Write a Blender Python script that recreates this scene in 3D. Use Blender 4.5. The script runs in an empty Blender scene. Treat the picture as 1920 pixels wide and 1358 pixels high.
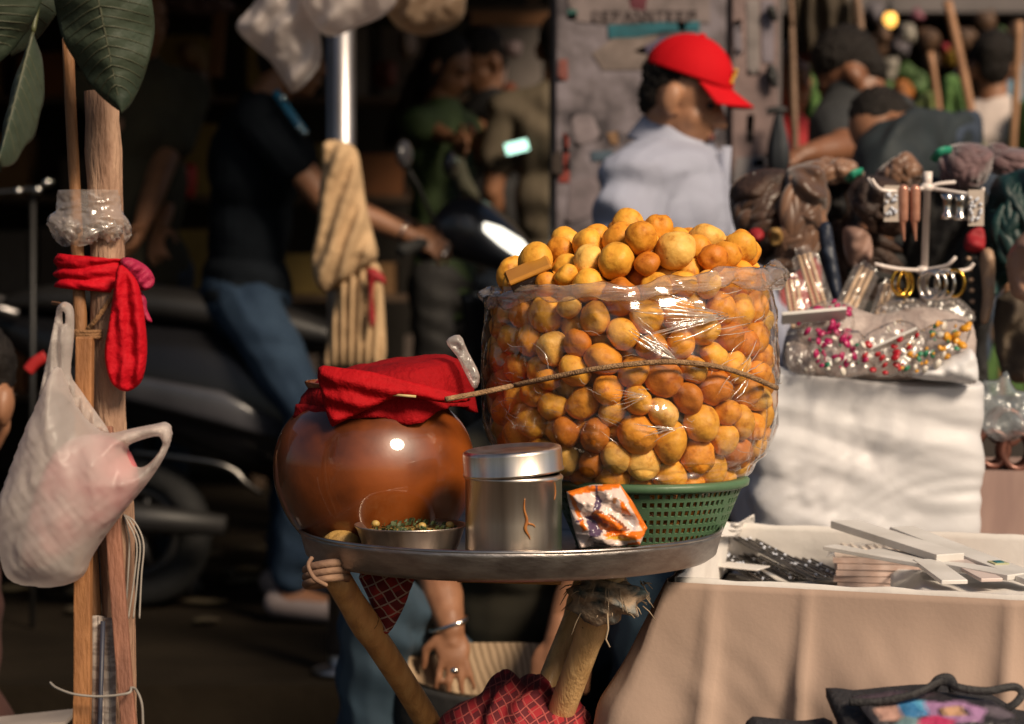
import bpy, bmesh, math, random
import numpy as np
from mathutils import Vector, Matrix, noise, geometry

R = math.radians
random.seed(7)
SC = bpy.context.scene
COL = SC.collection

# ---------------------------------------------------------------- camera
F = 4286.0                       # focal length in photograph pixels (1920 wide)
TH = math.atan(182.0 / F)        # the camera looks slightly down
CAM_Z = 1.2
cam_data = bpy.data.cameras.new('camera')
cam_data.sensor_width = 36.0
cam_data.lens = 36.0 * F / 1920.0
cam_data.clip_end = 300.0
cam_data.dof.use_dof = True
cam_data.dof.focus_distance = 2.93
cam_data.dof.aperture_fstop = 4.5
cam_data.dof.aperture_blades = 0
cam = bpy.data.objects.new('camera', cam_data)
COL.objects.link(cam)
cam.location = (0, 0, CAM_Z)
cam.rotation_euler = (math.pi / 2 - TH, 0, 0)
SC.camera = cam

# ---------------------------------------------------------------- sky, sun, exposure
SUN_EL, SUN_AZ = R(37), R(38)    # azimuth: degrees to the right of straight behind the camera
to_sun = Vector((math.sin(SUN_AZ) * math.cos(SUN_EL), -math.cos(SUN_AZ) * math.cos(SUN_EL), math.sin(SUN_EL)))
world = bpy.data.worlds.new('World')
SC.world = world
world.use_nodes = True
wn = world.node_tree.nodes
sky = wn.new('ShaderNodeTexSky')
sky.sky_type = 'NISHITA'
sky.sun_disc = False
sky.sun_elevation = SUN_EL
sky.sun_rotation = math.atan2(to_sun.x, to_sun.y)
sky.dust_density = 3.0
sky.air_density = 1.2
world.node_tree.links.new(sky.outputs[0], wn['Background'].inputs[0])
wn['Background'].inputs[1].default_value = 0.05
sd = bpy.data.lights.new('sun', 'SUN')
sd.energy = 4.4
sd.angle = R(16)
sd.color = (1.0, 0.81, 0.6)
sun = bpy.data.objects.new('sun', sd)
COL.objects.link(sun)
sun.rotation_euler = to_sun.to_track_quat('Z', 'Y').to_euler()
SC.view_settings.view_transform = 'Standard'
SC.view_settings.look = 'None'
SC.view_settings.gamma = 1.0
SC.view_settings.use_curve_mapping = False
SC.view_settings.exposure = 0.1
cy = SC.cycles
cy.max_bounces = 8
cy.diffuse_bounces = 3
cy.glossy_bounces = 3
cy.transmission_bounces = 6
cy.transparent_max_bounces = 16
cy.caustics_reflective = False
cy.caustics_refractive = False
cy.sample_clamp_indirect = 4.0
cy.use_denoising = True

# ---------------------------------------------------------------- helpers
_c, _s = math.cos(TH), math.sin(TH)

def ray(px, py):
    dx, dy = (px - 960.0) / F, (679.0 - py) / F
    return Vector((dx, _c + dy * _s, -_s + dy * _c))

def P(px, py, Y):
    d = ray(px, py)
    return Vector((0, 0, CAM_Z)) + d * (Y / d.y)

def PZ(px, py, z):
    d = ray(px, py)
    return Vector((0, 0, CAM_Z)) + d * ((z - CAM_Z) / d.z)

def mpp(Y):
    return Y / F

def nz(x, y, z, s=1.0, seed=0.0):
    return noise.noise(Vector((x * s + seed, y * s - seed * .7, z * s + seed * 1.3)))

def fbm(x, y, z, s=1.0, seed=0.0, o=3):
    a, t = 1.0, 0.0
    for k in range(o):
        t += a * nz(x, y, z, s * 2 ** k, seed + 17 * k)
        a *= .5
    return t

def rid(x, y, z, s=1.0, seed=0.0, o=3):
    """ridged noise: sharp creases, about -1..1"""
    a, t, w = 1.0, 0.0, 0.0
    for k in range(o):
        t += a * (1 - 3.2 * abs(nz(x, y, z, s * 1.9 ** k, seed + 11 * k))); w += a
        a *= .5
    return t / w

def crumple(u, v, f=1.0, seed=0, n=5):
    """creased paper: flat facets meeting in sharp folds, about -1..1"""
    rs = random.Random(seed)
    t = w = 0.0
    for k in range(n):
        an = rs.uniform(0, 6.283); fq = f * (.6 + .55 * k); am = 1.0 / (1 + .7 * k)
        ph = rs.random()
        wu = u + .22 / f * nz(u * f, v * f, k, .9, seed); wv = v + .22 / f * nz(v * f, u * f, k + 5, .9, seed)
        d = (math.cos(an) * wu + math.sin(an) * wv) * fq + ph
        msk = max(0.0, min(1.0, .5 + 1.6 * nz(u * f * .6, v * f * .6, k * 3.1, 1.0, seed + 3)))
        t += am * (abs((d % 1.0) - .5) * 4 - 1) * msk; w += am
    return t / w

WO = {}   # world origin of every object

def clean(name):
    return name

class MB:
    """collects geometry in world coordinates and links it as ONE mesh object"""
    def __init__(s):
        s.v, s.f, s.c = [], [], []

    def add(s, v, f):
        o = len(s.v)
        s.v += [tuple(q) for q in v]
        s.f += [tuple(i + o for i in q) for q in f]
        return s

    def box(s, c, size, rot=None, taper=1.0):
        x, y, z = [q / 2 for q in size]
        v = []
        for dz in (-1, 1):
            t = taper if dz > 0 else 1.0
            for dx, dy in ((-1, -1), (1, -1), (1, 1), (-1, 1)):
                p = Vector((dx * x * t, dy * y * t, dz * z))
                v.append((rot @ p if rot else p) + Vector(c))
        return s.add(v, [(0, 3, 2, 1), (4, 5, 6, 7), (0, 1, 5, 4), (1, 2, 6, 5), (2, 3, 7, 6), (3, 0, 4, 7)])

    def tube(s, pts, rad, seg=10, cap=True, flat=1.0, closed=False):
        pts = [Vector(p) for p in pts]
        n = len(pts)
        if not hasattr(rad, '__len__'):
            rad = [rad] * n
        v, f = [], []
        prev = None
        for i in range(n):
            if closed:
                t = pts[(i + 1) % n] - pts[i - 1]
            else:
                t = pts[min(i + 1, n - 1)] - pts[max(i - 1, 0)]
            t = t.normalized() if t.length > 1e-9 else Vector((0, 0, 1))
            if prev is None:
                a = Vector((0, 1, 0)) if abs(t.y) < .9 else Vector((1, 0, 0))
                u = (a - t * a.dot(t)).normalized()
            else:
                u = prev - t * prev.dot(t)
                u = u.normalized() if u.length > 1e-6 else Vector((1, 0, 0))
            prev = u
            w = t.cross(u)
            for k in range(seg):
                an = 2 * math.pi * k / seg
                v.append(pts[i] + (u * math.cos(an) * flat + w * math.sin(an)) * rad[i])
        m = n if closed else n - 1
        for i in range(m):
            j = (i + 1) % n
            for k in range(seg):
                k2 = (k + 1) % seg
                f.append((i * seg + k, i * seg + k2, j * seg + k2, j * seg + k))
        if cap and not closed:
            f.append(tuple(range(seg - 1, -1, -1)))
            f.append(tuple((n - 1) * seg + k for k in range(seg)))
        return s.add(v, f)

    def lathe(s, prof, c, seg=48, rot=None, wob=None):
        c = Vector(c)
        v, f = [], []
        for r, z in prof:
            for k in range(seg):
                a = 2 * math.pi * k / seg
                rr = r + (wob(a, z) if wob else 0)
                p = Vector((rr * math.cos(a), rr * math.sin(a), z))
                v.append((rot @ p if rot else p) + c)
        n = len(prof)
        for i in range(n - 1):
            for k in range(seg):
                k2 = (k + 1) % seg
                f.append((i * seg + k, i * seg + k2, (i + 1) * seg + k2, (i + 1) * seg + k))
        return s.add(v, f)

    def ell(s, c, rad, frame=None, seg=16, rings=10):
        """closed ellipsoid; frame = 3 axis vectors"""
        c = Vector(c)
        ax = frame or (Vector((1, 0, 0)), Vector((0, 1, 0)), Vector((0, 0, 1)))
        v = [c + ax[2] * rad[2]]
        for i in range(1, rings):
            t = math.pi * i / rings
            for k in range(seg):
                a = 2 * math.pi * k / seg
                v.append(c + ax[0] * (rad[0] * math.sin(t) * math.cos(a)) + ax[1] * (rad[1] * math.sin(t) * math.sin(a)) + ax[2] * (rad[2] * math.cos(t)))
        v.append(c - ax[2] * rad[2])
        f = [(0, 1 + k, 1 + (k + 1) % seg) for k in range(seg)]
        for i in range(rings - 2):
            for k in range(seg):
                a, b = 1 + i * seg + k, 1 + i * seg + (k + 1) % seg
                f.append((a, a + seg, b + seg, b))
        l = len(v) - 1
        f += [(l, 1 + (rings - 2) * seg + (k + 1) % seg, 1 + (rings - 2) * seg + k) for k in range(seg)]
        return s.add(v, f)

    def cap(s, p0, r0, p1, r1, seg=12):
        """tapered capsule"""
        p0, p1 = Vector(p0), Vector(p1)
        d = p1 - p0
        L = d.length
        if L < 1e-6:
            return s.ell(p0, (r0, r0, r0))
        t = d / L
        pts, rad = [], []
        for k in range(5):
            a = math.pi / 2 * k / 5
            pts.append(p0 - t * r0 * math.cos(a)); rad.append(max(r0 * math.sin(a), r0 * .08))
        for k in range(5):
            pts.append(p0 + d * k / 4); rad.append(r0 + (r1 - r0) * k / 4)
        for k in range(4, -1, -1):
            a = math.pi / 2 * k / 5
            pts.append(p1 + t * r1 * math.cos(a)); rad.append(max(r1 * math.sin(a), r1 * .08))
        return s.tube(pts, rad, seg)

    def chain(s, pts, rad, seg=12):
        for i in range(len(pts) - 1):
            s.cap(pts[i], rad[i], pts[i + 1], rad[i + 1], seg)
        return s

    def sheet(s, fn, nu, nv, loop=False):
        v, f = [], []
        for j in range(nv + 1):
            for i in range(nu + (0 if loop else 1)):
                v.append(fn(i / nu, j / nv))
        w = nu if loop else nu + 1
        for j in range(nv):
            for i in range(nu):
                i2 = (i + 1) % w
                f.append((j * w + i, j * w + i2, (j + 1) * w + i2, (j + 1) * w + i))
        return s.add(v, f)

    def disp(s, fn):
        """move every vertex by fn(point) -> vector"""
        s.v = [tuple(Vector(p) + Vector(fn(*p))) for p in s.v]
        return s

    def remesh(s, voxel, it=4):
        me = bpy.data.meshes.new('t')
        me.from_pydata(s.v, [], s.f)
        o = bpy.data.objects.new('t', me)
        COL.objects.link(o)
        m = o.modifiers.new('r', 'REMESH'); m.mode = 'VOXEL'; m.voxel_size = voxel
        if it:
            q = o.modifiers.new('s', 'SMOOTH'); q.iterations = it; q.factor = .5
        dg = bpy.context.evaluated_depsgraph_get()
        me2 = bpy.data.meshes.new_from_object(o.evaluated_get(dg))
        s.v = [tuple(x.co) for x in me2.vertices]
        s.f = [tuple(p.vertices) for p in me2.polygons]
        bpy.data.objects.remove(o); bpy.data.meshes.remove(me); bpy.data.meshes.remove(me2)
        return s

    def build(s, name, mat, parent=None, smooth=True, label=None, cat=None, group=None, kind=None, solid=0, sub=0, colors=None):
        a = np.array(s.v, dtype=float)
        lo, hi = a.min(0), a.max(0)
        base = Vector(((lo[0] + hi[0]) / 2, (lo[1] + hi[1]) / 2, lo[2]))
        me = bpy.data.meshes.new(name)
        me.from_pydata((a - np.array(base)).tolist(), [], s.f)
        if smooth:
            me.polygons.foreach_set('use_smooth', [True] * len(me.polygons))
        if mat:
            me.materials.append(mat)
        if colors is not None:
            at = me.color_attributes.new('print', 'FLOAT_COLOR', 'POINT')
            at.data.foreach_set('color', np.array([(c[0], c[1], c[2], 1.0) for c in colors], dtype=np.float32).ravel())
        me.update()
        o = bpy.data.objects.new(name, me)
        COL.objects.link(o)
        place(o, base, parent)
        if solid:
            m = o.modifiers.new('s', 'SOLIDIFY'); m.thickness = solid; m.offset = 0
        if sub:
            m = o.modifiers.new('u', 'SUBSURF'); m.levels = sub; m.render_levels = sub
        tag(o, label, cat, group, kind)
        return o

def place(o, base, parent=None):
    WO[o.name] = Vector(base)
    if parent:
        o.parent = parent
        o.location = Vector(base) - WO[parent.name]
    else:
        o.location = base

def tag(o, label=None, cat=None, group=None, kind=None):
    if label: o['label'] = label
    if cat: o['category'] = cat
    if group: o['group'] = group
    if kind: o['kind'] = kind
    return o

def thing(name, label, cat, loc, group=None):
    o = bpy.data.objects.new(name, None)
    o.empty_display_size = .05
    COL.objects.link(o)
    place(o, Vector(loc))
    return tag(o, label, cat, group)

def copy_part(o, base, parent, rot=None, scale=None):
    c = o.copy()
    COL.objects.link(c)
    if 'label' in c and parent is not None: del c['label']
    place(c, base, parent)
    if rot: c.rotation_euler = rot
    if scale: c.scale = scale
    return c

def bez(pts, n=8, closed=False):
    """Catmull-Rom through points of any dimension"""
    pts = [np.array(p, dtype=float) for p in pts]
    out = []
    m = len(pts)
    rng = range(m) if closed else range(m - 1)
    for i in rng:
        if closed:
            p0, p1, p2, p3 = pts[i - 1], pts[i], pts[(i + 1) % m], pts[(i + 2) % m]
        else:
            p0, p1, p2, p3 = pts[max(i - 1, 0)], pts[i], pts[i + 1], pts[min(i + 2, m - 1)]
        for k in range(n):
            t = k / n
            out.append(.5 * ((2 * p1) + (-p0 + p2) * t + (2 * p0 - 5 * p1 + 4 * p2 - p3) * t * t + (-p0 + 3 * p1 - 3 * p2 + p3) * t ** 3))
    if not closed:
        out.append(pts[-1])
    return [tuple(o) for o in out]

def path(pxy, Y=None, n=8):
    """smooth 3D path through (px, py[, Y]) pixel stations"""
    q = bez([(p[0], p[1], p[2] if len(p) > 2 else Y) for p in pxy], n)
    return [P(*p) for p in q]

def pillow(outline, Y, thick, step=8, round_px=None, amp=.003, nscale=30, seed=0, back=1.0, smooth=3, wr=None, holes=(), lean=0.0, yfn=None, minth=.0015):
    """closed, inflated body with the given silhouette: real depth, thickness and wrinkles.
    returns MB and the pixel station of each vertex"""
    ol = bez(outline, smooth, True) if smooth > 1 else [tuple(p) for p in outline]
    ol = np.array(ol)
    # resample by spacing
    pts = []
    n = len(ol)
    for i in range(n):
        a, b = ol[i], ol[(i + 1) % n]
        L = np.hypot(*(b - a)); k = max(1, int(L / step))
        for j in range(k):
            pts.append(a + (b - a) * j / k)
    ring = [np.array(pts)]
    for h in holes:
        hh = np.array(bez(h, 4, True)); ring.append(hh)
    segs_a = np.concatenate(ring); segs_b = np.concatenate([np.roll(r, -1, 0) for r in ring])
    lo, hi = ring[0].min(0), ring[0].max(0)
    gx = np.arange(lo[0] + step * .5, hi[0], step); gy = np.arange(lo[1] + step * .5, hi[1], step * .87)
    cand = []
    for j, y in enumerate(gy):
        for x in gx:
            cand.append((x + (step * .5 if j % 2 else 0), y))
    cand = np.array(cand)
    def dist(q):
        ab = segs_b - segs_a
        out = np.empty(len(q))
        for k in range(0, len(q), 500):
            d = q[k:k + 500, None, :] - segs_a[None]
            t = np.clip((d * ab).sum(-1) / np.maximum((ab * ab).sum(-1), 1e-9), 0, 1)
            e = d - t[..., None] * ab
            out[k:k + 500] = np.sqrt((e * e).sum(-1)).min(1)
        return out
    def inside(q):
        w = np.zeros(len(q), dtype=int)
        for r in ring:
            x1, y1 = r[:, 0], r[:, 1]; x2, y2 = np.roll(r, -1, 0).T
            for k in range(0, len(q), 500):
                X, Yq = q[k:k + 500, 0][:, None], q[k:k + 500, 1][:, None]
                c = ((y1 > Yq) != (y2 > Yq)) & (X < (x2 - x1) * (Yq - y1) / np.where(y2 == y1, 1e-9, y2 - y1) + x1)
                w[k:k + 500] += c.sum(1)
        return w % 2 == 1
    if len(cand):
        cand = cand[inside(cand)]
    if len(cand):
        cand = cand[dist(cand) > step * .45]
    allp = np.concatenate(ring + ([cand] if len(cand) else []))
    nb = sum(len(r) for r in ring)
    fcs, o = [], 0
    edges = []
    for r in ring:
        edges += [(o + i, o + (i + 1) % len(r)) for i in range(len(r))]
        o += len(r)
    res = geometry.delaunay_2d_cdt([Vector(p) for p in allp], edges, [], 0, 1e-4)
    vv = np.array([tuple(v) for v in res[0]]); tri = [tuple(t) for t in res[2]]
    cen = np.array([vv[list(t)].mean(0) for t in tri])
    ok = inside(cen)
    tri = [t for t, k in zip(tri, ok) if k]
    used = sorted(set(i for t in tri for i in t))
    remap = {i: k for k, i in enumerate(used)}
    vv = vv[used]; tri = [tuple(remap[i] for i in t) for t in tri]
    d = dist(vv)
    isb = d < step * .2
    rp = round_px or max(d.max(), 1)
    prof = np.sqrt(np.clip(1 - (1 - np.clip(d / rp, 0, 1)) ** 2, 0, 1))
    m = MB()
    px = []
    front, backi = [], []
    for i, (x, y) in enumerate(vv):
        yy = Y + (yfn(x, y) if yfn else 0) + lean * (y - lo[1])
        p = P(x, y, yy)
        w = amp * fbm(p.x, 0, p.z, nscale, seed) * min(1, d[i] / (step * 1.5))
        if wr: w += wr(x, y) * min(1, d[i] / (step * 1.5))
        dep = thick * prof[i]
        if isb[i]:
            front.append(len(m.v)); backi.append(len(m.v)); m.v.append(tuple(p)); px.append((x, y))
        else:
            front.append(len(m.v)); m.v.append((p.x, p.y - dep - minth - w, p.z)); px.append((x, y))
            backi.append(len(m.v)); m.v.append((p.x, p.y + dep * back + minth - w * .6, p.z)); px.append((x, y))
    for a, b, c in tri:
        m.f.append((front[a], front[c], front[b]))
        m.f.append((backi[a], backi[b], backi[c]))
    # orient: front faces toward -Y
    a, b, c = [Vector(m.v[k]) for k in m.f[0]]
    if (b - a).cross(c - a).y > 0:
        m.f = [tuple(reversed(q)) for q in m.f]
    return m, px

# ---------------------------------------------------------------- materials
MATS = {}

def _new(name):
    m = bpy.data.materials.new(name)
    m.use_nodes = True
    nt = m.node_tree
    return m, nt, nt.nodes['Principled BSDF']

def mat(name, c, c2=None, rough=.6, metal=0., sc=8., bump=0., bsc=40., spec=.5, coat=0., coat_rough=.12, stretch=(1, 1, 1), sss=0., trans=0., lo=.35, hi=.65, sheen=0., detail=5., obj_color=0., rough2=None, c3=None):
    """node based material: two or three tones mixed by noise, relief by a finer noise"""
    if name in MATS:
        return MATS[name]
    m, nt, b = _new(name)
    L = nt.links.new
    tc = nt.nodes.new('ShaderNodeTexCoord')
    mp = nt.nodes.new('ShaderNodeMapping')
    mp.inputs['Scale'].default_value = stretch
    L(tc.outputs['Object'], mp.inputs['Vector'])
    if c2 is None:
        c2 = tuple(q * .72 for q in c)
    nt1 = nt.nodes.new('ShaderNodeTexNoise')
    nt1.inputs['Scale'].default_value = sc; nt1.inputs['Detail'].default_value = detail
    L(mp.outputs[0], nt1.inputs['Vector'])
    rp = nt.nodes.new('ShaderNodeValToRGB')
    rp.color_ramp.elements[0].position = lo; rp.color_ramp.elements[1].position = hi
    rp.color_ramp.elements[0].color = (*c2, 1); rp.color_ramp.elements[1].color = (*c, 1)
    if c3:
        e = rp.color_ramp.elements.new((lo + hi) / 2); e.color = (*c3, 1)
    L(nt1.outputs['Fac'], rp.inputs[0])
    col = rp.outputs[0]
    if obj_color:
        oi = nt.nodes.new('ShaderNodeObjectInfo')
        mx = nt.nodes.new('ShaderNodeMix'); mx.data_type = 'RGBA'; mx.blend_type = 'MULTIPLY'
        mx.inputs[0].default_value = obj_color
        L(col, mx.inputs[6]); L(oi.outputs['Color'], mx.inputs[7])
        col = mx.outputs[2]
    L(col, b.inputs['Base Color'])
    if rough2 is not None:
        mr = nt.nodes.new('ShaderNodeMapRange')
        mr.inputs[3].default_value = rough; mr.inputs[4].default_value = rough2
        L(nt1.outputs['Fac'], mr.inputs[0]); L(mr.outputs[0], b.inputs['Roughness'])
    else:
        b.inputs['Roughness'].default_value = rough
    b.inputs['Metallic'].default_value = metal
    b.inputs['Specular IOR Level'].default_value = spec
    b.inputs['Coat Weight'].default_value = coat
    b.inputs['Coat Roughness'].default_value = coat_rough
    if sheen: b.inputs['Sheen Weight'].default_value = sheen
    if sss:
        b.inputs['Subsurface Weight'].default_value = sss
        b.inputs['Subsurface Radius'].default_value = (.01, .005, .003)
    if trans:
        b.inputs['Transmission Weight'].default_value = trans
    if bump:
        n2 = nt.nodes.new('ShaderNodeTexNoise')
        n2.inputs['Scale'].default_value = bsc; n2.inputs['Detail'].default_value = 6
        L(mp.outputs[0], n2.inputs['Vector'])
        bp = nt.nodes.new('ShaderNodeBump')
        bp.inputs['Strength'].default_value = bump; bp.inputs['Distance'].default_value = .01
        L(n2.outputs['Fac'], bp.inputs['Height']); L(bp.outputs[0], b.inputs['Normal'])
    MATS[name] = m
    return m

def printed(name, rough=.5, bump=0., bsc=60., sheen=0, metal=0.):
    """flat print carried by the mesh's colour attribute"""
    if name in MATS: return MATS[name]
    m, nt, b = _new(name)
    a = nt.nodes.new('ShaderNodeAttribute'); a.attribute_name = 'print'
    nt.links.new(a.outputs['Color'], b.inputs['Base Color'])
    b.inputs['Roughness'].default_value = rough
    b.inputs['Metallic'].default_value = metal
    if bump:
        n2 = nt.nodes.new('ShaderNodeTexNoise'); n2.inputs['Scale'].default_value = bsc
        tc = nt.nodes.new('ShaderNodeTexCoord'); nt.links.new(tc.outputs['Object'], n2.inputs['Vector'])
        bp = nt.nodes.new('ShaderNodeBump'); bp.inputs['Strength'].default_value = bump; bp.inputs['Distance'].default_value = .01
        nt.links.new(n2.outputs['Fac'], bp.inputs['Height']); nt.links.new(bp.outputs[0], b.inputs['Normal'])
    MATS[name] = m
    return m

def film(name, haze=.06, tint=(1, 1, 1), rough=.12, gl=1.0, bump=.4, bsc=25, stretch=(1, 1, 1), hazecol=(.9, .85, .8), edge=.5, ior=1.45):
    """thin clear plastic: transparent with Fresnel gloss and a little milky scatter"""
    if name in MATS: return MATS[name]
    m, nt, b = _new(name)
    nt.nodes.remove(b)
    L = nt.links.new
    out = nt.nodes['Material Output']
    tc = nt.nodes.new('ShaderNodeTexCoord'); mp = nt.nodes.new('ShaderNodeMapping')
    mp.inputs['Scale'].default_value = stretch
    L(tc.outputs['Object'], mp.inputs['Vector'])
    n2 = nt.nodes.new('ShaderNodeTexNoise'); n2.inputs['Scale'].default_value = bsc; n2.inputs['Detail'].default_value = 5
    n2.inputs['Distortion'].default_value = .8
    n2.noise_type = 'RIDGED_MULTIFRACTAL'; n2.inputs['Roughness'].default_value = .45; n2.inputs['Detail'].default_value = 3
    L(mp.outputs[0], n2.inputs['Vector'])
    bp = nt.nodes.new('ShaderNodeBump'); bp.inputs['Strength'].default_value = bump; bp.inputs['Distance'].default_value = .008
    L(n2.outputs['Fac'], bp.inputs['Height'])
    tr = nt.nodes.new('ShaderNodeBsdfTransparent'); tr.inputs[0].default_value = (*tint, 1)
    df = nt.nodes.new('ShaderNodeBsdfDiffuse'); df.inputs[0].default_value = (*hazecol, 1)
    tl = nt.nodes.new('ShaderNodeBsdfTranslucent'); tl.inputs[0].default_value = (*hazecol, 1)
    ad = nt.nodes.new('ShaderNodeMixShader'); ad.inputs[0].default_value = .5
    L(df.outputs[0], ad.inputs[1]); L(tl.outputs[0], ad.inputs[2])
    L(bp.outputs[0], df.inputs['Normal'])
    lw = nt.nodes.new('ShaderNodeLayerWeight'); lw.inputs[0].default_value = .25
    ma = nt.nodes.new('ShaderNodeMath'); ma.operation = 'MULTIPLY_ADD'
    ma.inputs[1].default_value = edge; ma.inputs[2].default_value = haze
    L(lw.outputs['Facing'], ma.inputs[0])
    m1 = nt.nodes.new('ShaderNodeMixShader')
    L(ma.outputs[0], m1.inputs[0]); L(tr.outputs[0], m1.inputs[1]); L(ad.outputs[0], m1.inputs[2])
    gs = nt.nodes.new('ShaderNodeBsdfGlossy'); gs.inputs['Roughness'].default_value = rough
    L(bp.outputs[0], gs.inputs['Normal'])
    # Schlick reflectance from the facing angle: the same from both sides of the thin sheet
    lf = nt.nodes.new('ShaderNodeLayerWeight'); lf.inputs[0].default_value = .5
    p5 = nt.nodes.new('ShaderNodeMath'); p5.operation = 'POWER'; p5.inputs[1].default_value = 4.0
    L(lf.outputs['Facing'], p5.inputs[0])
    fr = nt.nodes.new('ShaderNodeMath'); fr.operation = 'MULTIPLY_ADD'; fr.inputs[1].default_value = .8; fr.inputs[2].default_value = .06
    L(p5.outputs[0], fr.inputs[0])
    mg = nt.nodes.new('ShaderNodeMath'); mg.operation = 'MULTIPLY'; mg.inputs[1].default_value = gl; mg.use_clamp = True
    L(fr.outputs[0], mg.inputs[0])
    m2 = nt.nodes.new('ShaderNodeMixShader')
    L(mg.outputs[0], m2.inputs[0]); L(m1.outputs[0], m2.inputs[1]); L(gs.outputs[0], m2.inputs[2])
    L(m2.outputs[0], out.inputs['Surface'])
    MATS[name] = m
    return m

def glow(name, c, e):
    if name in MATS: return MATS[name]
    m, nt, b = _new(name)
    b.inputs['Base Color'].default_value = (*c, 1)
    b.inputs['Emission Color'].default_value = (*c, 1)
    b.inputs['Emission Strength'].default_value = e
    MATS[name] = m
    return m

def stripes(name, c, c2, scale=12.0, rough=.85, rot=(0, 0, 0)):
    if name in MATS: return MATS[name]
    m, nt, b = _new(name)
    L = nt.links.new
    tc = nt.nodes.new('ShaderNodeTexCoord'); mp = nt.nodes.new('ShaderNodeMapping'); mp.inputs['Rotation'].default_value = rot
    L(tc.outputs['Object'], mp.inputs[0])
    wv = nt.nodes.new('ShaderNodeTexWave'); wv.inputs['Scale'].default_value = scale; wv.inputs['Distortion'].default_value = 2.5; wv.inputs['Detail'].default_value = 2
    L(mp.outputs[0], wv.inputs[0])
    rp = nt.nodes.new('ShaderNodeValToRGB'); rp.color_ramp.elements[0].position = .25; rp.color_ramp.elements[1].position = .6
    rp.color_ramp.elements[0].color = (*c2, 1); rp.color_ramp.elements[1].color = (*c, 1)
    L(wv.outputs['Fac'], rp.inputs[0]); L(rp.outputs[0], b.inputs['Base Color'])
    b.inputs['Roughness'].default_value = rough
    MATS[name] = m
    return m

def check(name, base, line, line2, scale=60.0, rough=.85):
    """woven check"""
    if name in MATS: return MATS[name]
    m, nt, b = _new(name)
    L = nt.links.new
    tc = nt.nodes.new('ShaderNodeTexCoord')
    last = None
    for k, (rz, colr, sc, w) in enumerate(((0.5, line2, scale * .5, .62), (2.1, line2, scale * .43, .7), (0.5, line, scale, .955), (2.1, line, scale * .8, .965))):
        mp = nt.nodes.new('ShaderNodeMapping'); mp.inputs['Rotation'].default_value = (.5, rz, .4)
        L(tc.outputs['Object'], mp.inputs[0])
        wv = nt.nodes.new('ShaderNodeTexWave'); wv.inputs['Scale'].default_value = sc; wv.inputs['Distortion'].default_value = 3.5; wv.inputs['Detail'].default_value = 1
        wv.inputs['Detail Scale'].default_value = .4
        L(mp.outputs[0], wv.inputs[0])
        gt = nt.nodes.new('ShaderNodeMath'); gt.operation = 'GREATER_THAN'; gt.inputs[1].default_value = w
        L(wv.outputs['Fac'], gt.inputs[0])
        mx = nt.nodes.new('ShaderNodeMix'); mx.data_type = 'RGBA'
        L(gt.outputs[0], mx.inputs[0])
        if last is None: mx.inputs[6].default_value = (*base, 1)
        else: L(last, mx.inputs[6])
        mx.inputs[7].default_value = (*colr, 1)
        last = mx.outputs[2]
    L(last, b.inputs['Base Color'])
    b.inputs['Roughness'].default_value = rough
    MATS[name] = m
    return m
# ================================================================ the setting
m_ground = mat('street_ground', (.062, .05, .04), (.03, .025, .02), rough=.95, spec=.08, sc=1.6, bump=.5, bsc=30)
g = MB(); g.sheet(lambda u, v: ((u - .5) * 120, (v - .35) * 120, -.004 + .01 * nz(u * 120, v * 120, 0, .7)), 60, 60)
g.build('ground', m_ground, kind='structure')
m_pave = mat('pavement_stone', (.017, .0125, .008), (.009, .0065, .004), rough=.95, spec=.08, sc=2.5, bump=.5, bsc=24)
g = MB(); g.box((-3.2, 10.3, .07), (8.0, 9.2, .15))
g.build('pavement', m_pave, kind='structure', smooth=False)

# ---- the dim open-fronted shop on the left: back wall, side wall, unseen awning, posts
shade_dark = mat('shade_dark_plaster', (.017, .0125, .008), (.009, .0065, .004), rough=.9, sc=2, bump=.4, bsc=20)  # near-black colour stands in for deep shade inside the shops
tarp = mat('dark_tarpaulin', (.03, .028, .024), (.018, .017, .015), rough=.7, sc=3, bump=.4, bsc=18)
shop = thing('open_shop', 'dark open fronted shop with a near black back wall under a tarpaulin awning', 'shop', (-3, 11.6, 0))
m = MB(); m.box((-3.0, 11.8, 2.2), (8.0, .2, 4.4)); m.build('wall', shade_dark, shop, smooth=False)
m = MB(); m.box((-6.9, 8.9, 2.2), (.2, 5.6, 4.4)); m.build('wall', shade_dark, shop, smooth=False)
m = MB(); m.sheet(lambda u, v: (-7 + 7.6 * u, 5.9 + 5.9 * v, 2.44 + .5 * v + .05 * math.sin(u * 40) * math.sin(v * 3) + .03 * nz(u * 8, v * 8, 0)), 60, 20); m.build('added_awning', tarp, shop, solid=.01)  # out-of-view awning added to shade the left background
m = MB(); m.sheet(lambda u, v: (-7 + 7.6 * u, 5.88 + .01 * math.sin(u * 120), 2.45 - .18 * v + .02 * math.sin(u * 90) * v), 90, 6); m.build('added_valance', tarp, shop, solid=.008)  # added out of view too, keeps more sun off the background

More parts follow.
